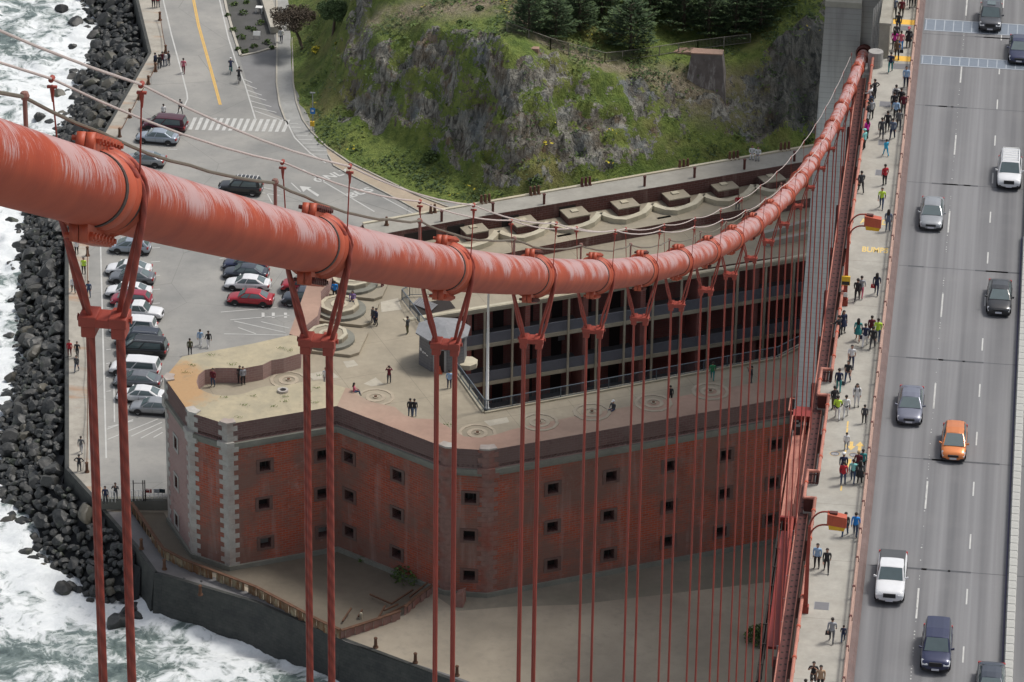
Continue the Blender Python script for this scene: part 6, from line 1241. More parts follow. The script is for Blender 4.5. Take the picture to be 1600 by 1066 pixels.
def make_car(kind, covered=False, rack=False, sunroof=False):
    L, W, H, ST, (bf, br_, rf, rr_, zf_, zr_, rw) = SPEC[kind]; r = empty('car'); hw = W/2; zb = .24 if kind in ('sedan', 'hatch') else .34; b = MB(); secs = []
    wy = (L*.5-.92, -(L*.5-.95)); wr = .33 if kind in ('sedan', 'hatch') else .38
    for y, wf, zt in ST:
        w_ = hw*wf; zm = lerp(zb, zt, .55); half = [(w_*.80, zb), (w_*.97, zb+.10), (w_, zm), (w_*.985, zt-.10), (w_*.90, zt), (w_*.45, zt+.035)]
        secs.append([(-x, y, z) for x, z in half]+[(x, y, z) for x, z in half[::-1]])
    b.loft(secs, 0); body = b.build('body', CPM['white'], r, smooth=True, sub=1)
    b = MB(); b.box(-hw*.9, hw*.9, -L/2+.1, L/2-.1, zb-.06, zb+.12, 0); b.box(-hw*.80, hw*.80, L/2-.14, L/2-.03, zb-.02, zb+.16); b.box(-hw*.82, hw*.82, -L/2+.02, -L/2+.14, zb-.02, zb+.18)
    for y in wy:
        for s_ in (-1, 1): P = [(s_*(hw+.004), y+(wr*1.2)*math.cos(a_), wr+(wr*1.18)*math.sin(a_)) for a_ in [math.pi*k/12 for k in range(13)]]; P2 = [(s_*(hw*.8), p[1], p[2]) for p in P]; P.append((s_*(hw+.004), y-wr*1.2, zb)); P.insert(0, (s_*(hw+.004), y+wr*1.2, zb)); b.f.append(b.vs(P if s_ < 0 else P[::-1])); b.m.append(0)
    b.build('underbody', M['trim'], r)
    # cabin
    lo = [(hw*.90, bf, zf_-.03), (hw*.93, lerp(bf, br_, .35), lerp(zf_, zr_, .35)-.03), (hw*.88, br_, zr_-.03)]; hi = [(hw*rw, rf, H-.05), (hw*(rw+.02), lerp(rf, rr_, .4), H), (hw*(rw-.02), rr_, H-.06)]
    b = MB(); S2 = []
    for (w0, y0, z0), (w1, y1, z1) in zip(lo, hi):
        mid = (lerp(w0, w1, .5)+.03, lerp(y0, y1, .5), lerp(z0, z1, .5)); S2.append([(-w0, y0, z0), (-mid[0], mid[1], mid[2]), (-w1, y1, z1), (-w1*.45, y1, z1+.035), (w1*.45, y1, z1+.035), (w1, y1, z1), (mid[0], mid[1], mid[2]), (w0, y0, z0)])
    b.loft(S2, 0); b.build('cabin', CPM['white'], r, smooth=False, bevel=.045)
    def glass(name, q, ins=(.08, .08, .12, .10), off=.012, n=None, mat='cglass'):      # q: bl, br, tr, tl
        q = [Vector(v) for v in q]; nn = (q[1]-q[0]).cross(q[3]-q[0]).normalized()
        bi = lambda u, v: q[0].lerp(q[1], u).lerp(q[3].lerp(q[2], u), v)+nn*off
        g = MB(); P = [bi(ins[0], ins[2]), bi(1-ins[1], ins[2]), bi(1-ins[1], 1-ins[3]), bi(ins[0], 1-ins[3])]; g.face(P); g.f.append([0, 1, 2, 3]); g.f.pop(); return g.build(name, M[mat], r)
    A_, B_, C_ = lo; a_, b_, c_ = hi
    glass('windscreen', [(A_[0], A_[1], A_[2]), (-A_[0], A_[1], A_[2]), (-a_[0], a_[1], a_[2]+.01), (a_[0], a_[1], a_[2]+.01)], (.05, .05, .04, .05), .04)
    glass('rear_window', [(-C_[0], C_[1], C_[2]), (C_[0], C_[1], C_[2]), (c_[0], c_[1], c_[2]+.01), (-c_[0], c_[1], c_[2]+.01)], (.10, .10, .14 if kind != 'sedan' else .05, .08), .03)
    for s_ in (1, -1):
        for (p0, p1, t0, t1, i0, i1) in ((B_, A_, b_, a_, .04, .14), (C_, B_, c_, b_, .16, .04)):
            m0 = (lerp(p0[0], t0[0], .5)+.03, lerp(p0[1], t0[1], .5), lerp(p0[2], t0[2], .5)); m1 = (lerp(p1[0], t1[0], .5)+.03, lerp(p1[1], t1[1], .5), lerp(p1[2], t1[2], .5))
            g = MB(); 
            for lo2, hi2, v0, v1 in (((p0, p1), (m0, m1), .16, 1.0), ((m0, m1), (t0, t1), 0, .80)):
                q = [Vector((s_*lo2[0][0], lo2[0][1], lo2[0][2])), Vector((s_*lo2[1][0], lo2[1][1], lo2[1][2])), Vector((s_*hi2[1][0], hi2[1][1], hi2[1][2])), Vector((s_*hi2[0][0], hi2[0][1], hi2[0][2]))]
                bi = lambda u, v: q[0].lerp(q[1], u).lerp(q[3].lerp(q[2], u), v)+Vector((s_*.014, 0, .004)); P = [bi(i0, v0), bi(1-i1, v0), bi(1-i1, v1), bi(i0, v1)]; g.face(P if s_ > 0 else P[::-1])
            g.build('side_window', M['cglass'], r)
    me_w = me_r = None
    for y in wy:
        for s_ in (-1, 1):
            g = MB(); n = 18
            if me_w is None:
                prof = [(wr*.60, -.10), (wr*.93, -.11), (wr, -.07), (wr, .07), (wr*.93, .11), (wr*.60, .10)]; g.loft([[(x, rr2*math.cos(t_), rr2*math.sin(t_)) for rr2, x in prof] for t_ in [2*math.pi*k/n for k in range(n+1)]], 0, False); ow = g.build('wheel', M['black'], r, smooth=True); me_w = ow.data
                g = MB(); g.hexa([(-.07, wr*.62*math.cos(2*math.pi*k/n), wr*.62*math.sin(2*math.pi*k/n)) for k in range(n)], [(.085, wr*.62*math.cos(2*math.pi*k/n), wr*.62*math.sin(2*math.pi*k/n)) for k in range(n)])
                for k in range(5): t_ = 2*math.pi*k/5; g.face([(.088, .05*math.cos(t_)+.10*math.cos(t_+.6), .05*math.sin(t_)+.10*math.sin(t_+.6)), (.088, wr*.5*math.cos(t_+.35), wr*.5*math.sin(t_+.35)), (.088, wr*.5*math.cos(t_+.95), wr*.5*math.sin(t_+.95))], 1)
                orr = g.build('rim', [M['rimm'], M['trim']], ow); me_r = orr.data
            else:
                ow = bpy.data.objects.new('wheel', me_w); COL.objects.link(ow); ow.parent = r; orr = bpy.data.objects.new('rim', me_r); COL.objects.link(orr); orr.parent = ow
            ow.location = (s_*(hw-.10), y, wr); ow.rotation_euler = (0, 0, 0 if s_ > 0 else math.pi)
    zl = ST[1][2]
    for s_ in (-1, 1):
        g = MB(); P0, P1 = ST[1], ST[2]; x0, x1 = hw*P0[1], hw*P1[1]
        g.hexa([(s_*x0*.98, P0[0]-.0, zl-.22), (s_*x0*.55, P0[0]+.06, zl-.20), (s_*x0*.55, P0[0]-.02, zl-.04), (s_*x1*1.0, P1[0]+.02, P1[2]-.12)][::s_], [(s_*x0*.96, P0[0]+.02, zl-.16), (s_*x0*.58, P0[0]+.05, zl-.13), (s_*x0*.62, P0[0]-.08, zl+.02), (s_*x1*.93, P1[0]+.0, P1[2]-.015)][::s_]); g.build('headlight', M['lens'], r, bevel=.015)
        R0, R1 = ST[-2], ST[-3]; g = MB(); zt_ = R0[2]; g.box(min(s_*hw*R0[1]*.62, s_*hw*R1[1]*1.0), max(s_*hw*R0[1]*.62, s_*hw*R1[1]*1.0), R0[0]-.05, R0[0]+.12, zt_-.26, zt_-.04); g.build('tail_light', M['tail'], r, bevel=.03)
        g = MB(); g.hexa([(s_*(hw*.93), bf-.30, zf_+.02), (s_*(hw+.17), bf-.36, zf_+.04), (s_*(hw+.17), bf-.24, zf_+.04), (s_*(hw*.93), bf-.2, zf_+.02)][::s_], [(s_*(hw*.93), bf-.28, zf_+.12), (s_*(hw+.16), bf-.34, zf_+.18), (s_*(hw+.16), bf-.24, zf_+.18), (s_*(hw*.93), bf-.2, zf_+.12)][::s_]); g.build('mirror', CPM['white'], r, bevel=.015)
        for yy in (lerp(bf, br_, .40), lerp(bf, br_, .72)): g = MB(); g.box(min(s_*hw*.99, s_*(hw+.008)), max(s_*hw*.99, s_*(hw+.008)), yy-.008, yy+.008, zb+.1, zf_-.12); g.build('door_seam', M['trim'], r)
    g = MB(); yy = ST[0][0]; g.box(-hw*.42, hw*.42, yy-.06, yy+.018, .50 if kind in ('sedan', 'hatch') else .62, .66 if kind in ('sedan', 'hatch') else .90); g.build('grille', M['trim'], r)
    g = MB(); g.box(-.24, .24, yy-.02, yy+.03, .34, .47); g.build('number_plate', M['plate'], r)
    g = MB(); g.box(-.2, .2, ST[-1][0]-.012, ST[-1][0]+.03, .62, .74); g.build('rear_plate', M['plate'], r)
    if kind in ('suv', 'van') and rack:
        for s_ in (-1, 1): g = MB(); g.tube([(s_*hw*.66, rf-.15, H+.0), (s_*hw*.66, rf-.2, H+.08), (s_*hw*.66, rr_+.2, H+.08), (s_*hw*.66, rr_+.1, H+.0)], .025, 6); g.build('roof_rail', M['rimm'], r)
        if rack == 2:
            g = MB()
            for k in range(6): y = lerp(rf-.25, rr_+.2, k/5); g.box(-hw*.66, hw*.66, y-.03, y+.03, H+.08, H+.11)
            g.build('roof_rack', M['white'], r)
    if sunroof: g = MB(); g.box(-.36, .36, lerp(rf, rr_, .45), lerp(rf, rr_, .12), H+.03, H+.045); g.build('sunroof', M['cglass'], r)
    if covered: g = MB(); g.hexa([(-hw*.88, -2.6, 1.12), (hw*.88, -2.6, 1.12), (hw*.88, -.8, 1.12), (-hw*.88, -.8, 1.12)], [(-hw*.84, -2.55, 1.24), (hw*.84, -2.55, 1.24), (hw*.84, -.82, 1.26), (-hw*.84, -.82, 1.26)]); g.build('bed_cover', M['trim2'], r, bevel=.03)
    elif kind == 'pickup': g = MB(); g.box(-hw*.8, hw*.8, -2.6, -.78, 1.125, 1.16); g.build('load_bed', M['trim2'], r)
    return r
M['trim2'] = plain('grey_vinyl', (.07, .075, .08), .6)
PROTO = {}
def car(kind, color, px_, py_, z, heading, label, ref='c', sc=1.0, grp=None, name='parked_car', cat='car', **kw):
    key = (kind, *sorted(kw.items()))
    if key not in PROTO: r = PROTO[key] = make_car(kind, **kw)
    else: r = copy_tree(PROTO[key])
    r.name = name
    for ch in r.children:
        if ch.name.split('.')[0] in ('body', 'cabin', 'mirror'):
            if ch.data.users == 1 and not ch.data.materials: pass
            ch.material_slots[0].link = 'OBJECT'; ch.material_slots[0].material = CPM[color]
    p = at(px_, py_, z); r.location = (p.x, p.y, z); r.rotation_euler = (0, 0, heading); r.scale = (sc, sc, sc); return tag(r, label, cat, grp)
G1_ = 'vehicles driving on the bridge'; HB = math.pi
def bcar(kind, color, x, ybot, label, **kw):
    L = SPEC[kind][0]*kw.get('sc', 1); p = at(x, ybot-1, DZ+.35); r = car(kind, color, x, ybot, DZ, HB, label, grp=G1_, name='car', **kw); r.location = (p.x, p.y+L/2, DZ); return r
bcar('suv', 'darkgrey', 1546.5, 48, 'dark grey car with sunroof crossing the steel joint at top right', sunroof=True)
bcar('sedan', 'navy', 1592, 98, 'dark blue car cut by the right edge near the top')
bcar('suv', 'white', 1576, 294, 'white off-road car with a roof rack, right lane', rack=2)
bcar('sedan', 'silver', 1454, 358, 'silver grey sedan in the left lane, farthest on that lane')
bcar('sedan', 'black', 1560, 491, 'black sedan driving in the right lane')
bcar('sedan', 'bluegrey', 1420, 662, 'dark grey sedan in the left lane level with the maintenance platform')
bcar('hatch', 'orange', 1489, 719, 'orange hatchback in the middle lane')
bcar('pickup', 'white', 1389, 941, 'white pickup truck with dark cover on its bed', covered=True, cat='pickup truck')
bcar('suv', 'navy', 1461, 1049, 'dark blue car nearest the camera in the middle lane')
bcar('sedan', 'charcoalblue', 1546, 1108, 'dark car cut by the bottom edge of the picture')
# parked cars: nose to the left (-X) unless noted
G2_, G3_ = 'cars parked along the quay', 'cars parked in the middle of the lot'
HL = math.pi/2
def pcar(kind, color, x0, x1, ybot, label, grp=G2_, flip=False, dh=.0, **kw):
    p = at((x0+x1)/2, ybot-3, GZ+.3); L, W = SPEC[kind][0], SPEC[kind][1]; r = car(kind, color, 0, 0, GZ, (-HL if flip else HL)+dh, label, grp=grp, **kw); r.location = (p.x, p.y+W/2, GZ); return r
pcar('van', 'maroon', 218, 291, 208, 'maroon minivan at the far end of the quay row', dh=-.05); pcar('sedan', 'paleblue', 209, 278, 226, 'pale blue sedan beside the maroon minivan', dh=-.06); pcar('sedan', 'silver', 188, 257, 261, 'silver sedan half hidden behind the main cable', dh=-.04)
pcar('hatch', 'paleblue', 163, 239, 398, 'pale blue wagon emerging below the main cable', dh=.02); pcar('sedan', 'white', 163, 234, 433, 'white sedan, first white car below the main cable', dh=.02); pcar('sedan', 'grey', 166, 241, 446, 'grey sedan between two white sedans', dh=.02); pcar('sedan', 'white', 162, 235, 468, 'white sedan above the rose red hatchback', dh=.02)
pcar('hatch', 'rose', 168, 237, 481, 'rose red hatchback in the quay row', dh=.02); pcar('pickup', 'white', 178, 248, 501, 'white pickup truck facing the lot', flip=True, cat='pickup truck', sc=.93); pcar('suv', 'white', 168, 243, 526, 'white wagon above the black van', dh=.02)
pcar('suv', 'charcoalblue', 176, 252, 545, 'dark van with a flat grey roof', rack=1); pcar('van', 'black', 180, 260, 559, 'large black van with a silver roof rail', rack=1); pcar('van', 'white', 167, 249, 590, 'white minivan below the black van'); pcar('sedan', 'grey', 176, 248, 608, 'grey sedan below the white minivan')
pcar('sedan', 'white', 177, 257, 631, 'white sedan second from the end of the quay row'); pcar('sedan', 'silver', 201, 275, 650, 'silver sedan at the near end of the quay row by the fort')
pcar('suv', 'black', 338, 409, 306, 'black off-road car with silver roof behind the cable', grp=G3_, rack=2); pcar('sedan', 'navy', 346, 418, 425, 'dark blue sedan at the top of the middle row', grp=G3_); pcar('sedan', 'charcoalblue', 345, 419, 439, 'charcoal sedan above the white one in the middle row', grp=G3_)
pcar('sedan', 'white', 349, 420, 456, 'white sedan between charcoal and red sedans', grp=G3_); pcar('sedan', 'red', 353, 425, 479, 'bright red sedan at the end of the middle row', grp=G3_)
pcar('suv', 'red', 446, 500, 461, 'red car mostly hidden beside the fort parapet', grp='cars beside the fort'); pcar('suv', 'charcoalblue', 444, 505, 481, 'dark blue car with red tail light beside the fort parapet', grp='cars beside the fort')
# ------------------------------------------------------------------ people
def skin_mat(): return plain('skin', (.42, .24, .17), .6)
M['skin'] = skin_mat(); M['hairdark'] = plain('dark_hair', (.02, .015, .012), .7); M['hairbrown'] = plain('brown_hair', (.12, .06, .03), .7); M['hairfair'] = plain('fair_hair', (.35, .24, .12), .7); M['shoe'] = plain('dark_shoe', (.03, .03, .03), .6)
CL = {'black': (.024, .024, .027), 'charcoal': (.06, .062, .068), 'grey': (.13, .135, .14), 'ltgrey': (.32, .33, .35), 'white': (.70, .70, .70), 'navy': (.02, .028, .065), 'jean': (.045, .075, .14), 'ltjean': (.12, .19, .30), 'red': (.42, .02, .03), 'maroon': (.12, .015, .025), 'pink': (.50, .12, .17), 'magenta': (.50, .02, .28), 'blue': (.02, .22, .62), 'ltblue': (.28, .42, .60), 'teal': (.03, .22, .22), 'turq': (.22, .55, .52), 'green': (.03, .20, .08), 'lime': (.50, .72, .06), 'brown': (.14, .085, .045), 'tan': (.42, .28, .18), 'olive': (.09, .09, .045), 'bluegrey': (.11, .14, .20), 'purple': (.22, .14, .32), 'skin': (.42, .24, .17), 'sky': (.04, .35, .55), 'orange': (.6, .2, .05)}
CLM = {k: plain('cloth_'+k, v, .85, var=.2, sc=6) for k, v in CL.items()}
def body_mesh(pose):
    # joints (x right, y forward, z up) for a 1.72 m figure
    st = {'stand': dict(), 'walk': dict(lf=.26, rf=-.24, la=-.2, ra=.2), 'walk2': dict(lf=-.25, rf=.26, la=.2, ra=-.2), 'phone': dict(arms='up'), 'hips': dict(arms='hips'), 'sit': dict(sit=1), 'ride': dict(ride=1), 'lean': dict(arms='rail')}[pose]
    sit, ride = st.get('sit'), st.get('ride'); hz = .92 if not sit else .42
    if ride: hz = 1.0
    ly = .10 if ride else 0; V = {}; 
    V['pel'] = (0, 0, hz); V['wst'] = (0, .01+ly, hz+.16); V['che'] = (0, .015+ly*2.2, hz+.36); V['nek'] = (0, .01+ly*3, hz+.55); V['hd0'] = (0, .02+ly*3.3, hz+.64); V['hd1'] = (0, .03+ly*3.4, hz+.72); V['hd2'] = (0, .02+ly*3.4, hz+.80)
    for s_, n in ((-1, 'l'), (1, 'r')):
        f = st.get(n+'f', .03*s_); V[n+'hp'] = (s_*.095, 0, hz-.04)
        if sit: V[n+'kn'] = (s_*.12, .42, hz+.02); V[n+'an'] = (s_*.12, .46, hz-.38); V[n+'to'] = (s_*.13, .60, hz-.40)
        elif ride: k = .12*s_; V[n+'kn'] = (s_*.10, .34, hz-.32-k*.5); V[n+'an'] = (s_*.10, .16+k*.6, hz-.70-k); V[n+'to'] = (s_*.10, .30+k*.6, hz-.74-k)
        else: V[n+'kn'] = (s_*.105, f*.55+.03, hz-.46); V[n+'an'] = (s_*.11, f-.02-(.05 if f < -.1 else 0), .085+(.05 if f < -.1 else 0)); V[n+'to'] = (s_*.13, f+.14, .04)
        a_ = st.get(n+'a', 0); V[n+'sh'] = (s_*.185, .01+ly*2.6, hz+.49)
        am = st.get('arms')
        if am == 'up': V[n+'el'] = (s_*.27, .16, hz+.30); V[n+'wr'] = (s_*.10, .30, hz+.56)
        elif am == 'hips': V[n+'el'] = (s_*.40, -.04, hz+.25); V[n+'wr'] = (s_*.22, .06, hz+.08)
        elif am == 'rail' : V[n+'el'] = (s_*.25, .12, hz+.24); V[n+'wr'] = (s_*.22, .34, hz+.16)
        elif sit: V[n+'el'] = (s_*.24, .06, hz+.26); V[n+'wr'] = (s_*.14, .28, hz+.14)
        elif ride: V[n+'el'] = (s_*.26, .40, hz+.26); V[n+'wr'] = (s_*.22, .58, hz+.12)
        else: V[n+'el'] = (s_*.215, a_*.5-.01, hz+.20); V[n+'wr'] = (s_*.205, a_+.05, hz-.04)
    E_ = [('pel','wst'),('wst','che'),('che','nek'),('nek','hd0'),('hd0','hd1'),('hd1','hd2')]
    for n in 'lr': E_ += [('pel', n+'hp'), (n+'hp', n+'kn'), (n+'kn', n+'an'), (n+'an', n+'to'), ('che', n+'sh'), (n+'sh', n+'el'), (n+'el', n+'wr')]
    R_ = dict(pel=(.135, .105), wst=(.125, .10), che=(.15, .11), nek=(.06, .06), hd0=(.075, .08), hd1=(.09, .105), hd2=(.07, .08)); 
    for n in 'lr': R_.update({n+'hp': (.10, .10), n+'kn': (.062, .062), n+'an': (.042, .045), n+'to': (.045, .03), n+'sh': (.065, .065), n+'el': (.046, .046), n+'wr': (.03, .034)})
    nm = list(V); me = bpy.data.meshes.new('skeleton'); me.from_pydata([V[k] for k in nm], [(nm.index(a), nm.index(c)) for a, c in E_], []); o = bpy.data.objects.new('tmp', me); COL.objects.link(o)
    mo = o.modifiers.new('s', 'SKIN'); sv = me.skin_vertices[0].data
    for i, k in enumerate(nm): sv[i].radius = R_[k]; sv[i].use_root = k == 'pel'
    mo.use_smooth_shade = True; sb = o.modifiers.new('u', 'SUBSURF'); sb.levels = 1; sb.render_levels = 1
    dg = bpy.context.evaluated_depsgraph_get(); m2 = bpy.data.meshes.new_from_object(o.evaluated_get(dg)); bpy.data.objects.remove(o); m2.name = 'body_'+pose
    m2.materials.clear()
    for k in ('skin', ): m2.materials.append(M['skin'])
    for _ in range(4): m2.materials.append(M['skin'])                 # 1 top, 2 bottom, 3 shoes, 4 sleeves
    Pv = {k: Vector(v) for k, v in V.items()}
    for p in m2.polygons:
        c = p.center; best = min(E_, key=lambda e: (lambda a, d: (c-(a+d*max(0, min(1, (c-a).dot(d)/max(d.length_squared, 1e-9))))).length)(Pv[e[0]], Pv[e[1]]-Pv[e[0]]))
        a, e2 = best
        if a in ('hd0', 'hd1', 'nek'): mi = 0
        elif a in ('che', 'wst') or (a == 'pel' and e2 == 'wst'): mi = 1 if c.z > hz+.02 else 2
        elif a[1:] == 'sh': mi = 1
        elif a[1:] == 'el': mi = 4
        elif a[1:] == 'an': mi = 3
        elif a[1:] == 'kn': mi = 5 if len(m2.materials) > 5 else 2
        else: mi = 2
        p.material_index = mi
    bm = bmesh.new(); bm.from_mesh(m2)
    # face features and hands (palm, four curled fingers and a thumb each side) joined into the same mesh
    g = MB(); H = Pv['hd1']; g.ball((H.x, H.y+.103, H.z-.012), .017, 6); 
    for s_ in (-1, 1): g.ball((H.x+s_*.035, H.y+.088, H.z+.018), .012, 6); g.ball((H.x+s_*.093, H.y-.005, H.z), .022, 6, 0, (.5, .8, 1.2))
    g.ball((H.x, H.y+.092, H.z-.052), .02, 6, 0, (1.2, .5, .35))
    for n, s_ in (('l', -1), ('r', 1)):
        w_ = Pv[n+'wr']; d = (w_-Pv[n+'el']).normalized(); sd_ = d.cross(Vector((0, 0, 1)) if abs(d.z) < .9 else Vector((1, 0, 0))).normalized(); up_ = sd_.cross(d)
        e0 = w_+d*.09; g.tube([w_-d*.02, w_+d*.03, e0], [.026, .038, .034], 6)
        for k in range(4): o_ = sd_*(-.027+.018*k); l_ = (.055, .068, .065, .05)[k]; g.tube([e0+o_-d*.012, e0+o_+d*l_*.5+up_*.008, e0+o_+d*l_+up_*.026], [.0095, .009, .007], 5)
        t0 = w_+d*.035-sd_*.034; g.tube([t0, t0-sd_*.024+d*.025, t0-sd_*.026+d*.055], [.012, .011, .008], 5)
    m3 = g.mesh('f'); bm.from_mesh(m3); bm.to_mesh(m2); bm.free(); m2.polygons.foreach_set('use_smooth', [True]*len(m2.polygons))
    # hair cap as a mesh of its own (short and long)
    HR = {}
    for nm2, lng in (('short', 0), ('long', 1)):
        g = MB(); g.ball((H.x, H.y-.014, H.z+.020), .110, 12, 0, (.90, .98, 1.0)); m4 = g.mesh('hair'); bmh = bmesh.new(); bmh.from_mesh(m4)
        for v in list(bmh.verts):
            if v.co.y > H.y+.05 and v.co.z < H.z+.05: bmh.verts.remove(v)
            elif v.co.z < H.z-.03 and not lng and v.co.y > H.y-.05: bmh.verts.remove(v)
        bmh.to_mesh(m4); bmh.free()
        if lng:
            g2 = MB(); g2.loft([[(H.x+r_*w2*math.cos(t_), H.y-.055+dy+r_*.5*math.sin(t_), H.z+zz) for t_ in [2*math.pi*k/8 for k in range(8)]] for zz, r_, w2, dy in ((.06, .09, 1, 0), (-.06, .105, 1, -.01), (-.18, .11, 1, -.04), (-.30, .085, 1, -.05), (-.34, .03, 1, -.05))]); m5 = g2.mesh('h2'); bmh = bmesh.new(); bmh.from_mesh(m4); bmh.from_mesh(m5); bmh.to_mesh(m4); bmh.free()
        m4.materials.append(M['hairdark']); m4.polygons.foreach_set('use_smooth', [True]*len(m4.polygons)); HR[nm2] = m4
    return m2, HR, hz
POSES = {k: body_mesh(k) for k in ('stand', 'walk', 'walk2', 'phone', 'hips', 'sit', 'ride', 'lean')}
SKIRT = MB(); SKIRT.loft([[(r_*math.cos(t_), r_*.8*math.sin(t_), z) for t_ in [2*math.pi*k/12 for k in range(12)]] for z, r_ in ((1.02, .15), (.85, .20), (.58, .25))], 0, False); SKM = SKIRT.mesh('skirt'); SKM.materials.append(M['skin'])
PACK = MB(); PACK.hexa([(-.15, -.30, 1.05), (.15, -.30, 1.05), (.16, -.13, 1.05), (-.16, -.13, 1.05)], [(-.12, -.24, 1.46), (.12, -.24, 1.46), (.14, -.13, 1.46), (-.14, -.13, 1.46)])
for s_ in (-1, 1): PACK.tube([(s_*.10, -.13, 1.44), (s_*.11, -.02, 1.50), (s_*.12, .10, 1.42), (s_*.12, .125, 1.25), (s_*.14, .0, 1.1)], .018, 5)
PKM = PACK.mesh('backpack'); PKM.materials.append(M['skin'])
HAT = MB(); HAT.ball((0, .01, 1.70), .115, 12, 0, (1, 1.05, .8)); HAT.hexa([(-.07, .08, 1.68), (.07, .08, 1.68), (.06, .20, 1.67), (-.06, .20, 1.67)], [(-.07, .08, 1.70), (.07, .08, 1.70), (.06, .19, 1.685), (-.06, .19, 1.685)]); HTM = HAT.mesh('hat'); HTM.materials.append(M['skin'])
SEEN = set(); BAG = {}
def person(px_, py_, z, face, pose, top, bot, what, hair='short', hc='hairdark', h=1.0, sleeve=None, shoe='black', skirt=None, pack=None, hat=None, grp=None, dz=0):
    m_, HR, hz = POSES[pose]; p = at(px_, py_, z); o = bpy.data.objects.new('person', m_); COL.objects.link(o); o.location = (p.x, p.y, z+dz+.005); o.rotation_euler = (0, 0, face); sc = h*random.uniform(.97, 1.03); o.scale = (sc*1.2, sc*1.2, sc*1.05)
    sl = o.material_slots
    for i, mm in ((1, CLM[top]), (2, CLM[bot]), (3, M['shoe'] if shoe == 'black' else CLM[shoe]), (4, CLM[sleeve or top])): sl[i].link = 'OBJECT'; sl[i].material = mm
    if what in SEEN: raise ValueError('dup '+what)
    SEEN.add(what); tag(o, what, 'person', grp)
    def add(n, me, mm): c = bpy.data.objects.new(n, me); COL.objects.link(c); c.parent = o; c.material_slots[0].link = 'OBJECT'; c.material_slots[0].material = mm; return c
    if hat: c = add('hat', HTM, CLM[hat]); c.location = (0, POSES[pose][2]*0+(.0 if pose != 'ride' else .32), hz-.92)
    add('hair', HR[hair], M[hc])
    if skirt: add('skirt', SKM, CLM[skirt])
    if pack: c = add('backpack', PKM, CLM[pack]); c.location = (0, 0, hz-.92)
    return o
A_, T_ = 0.0, math.pi                        # walking away / towards the camera
GW = 'people walking on the bridge sidewalk'
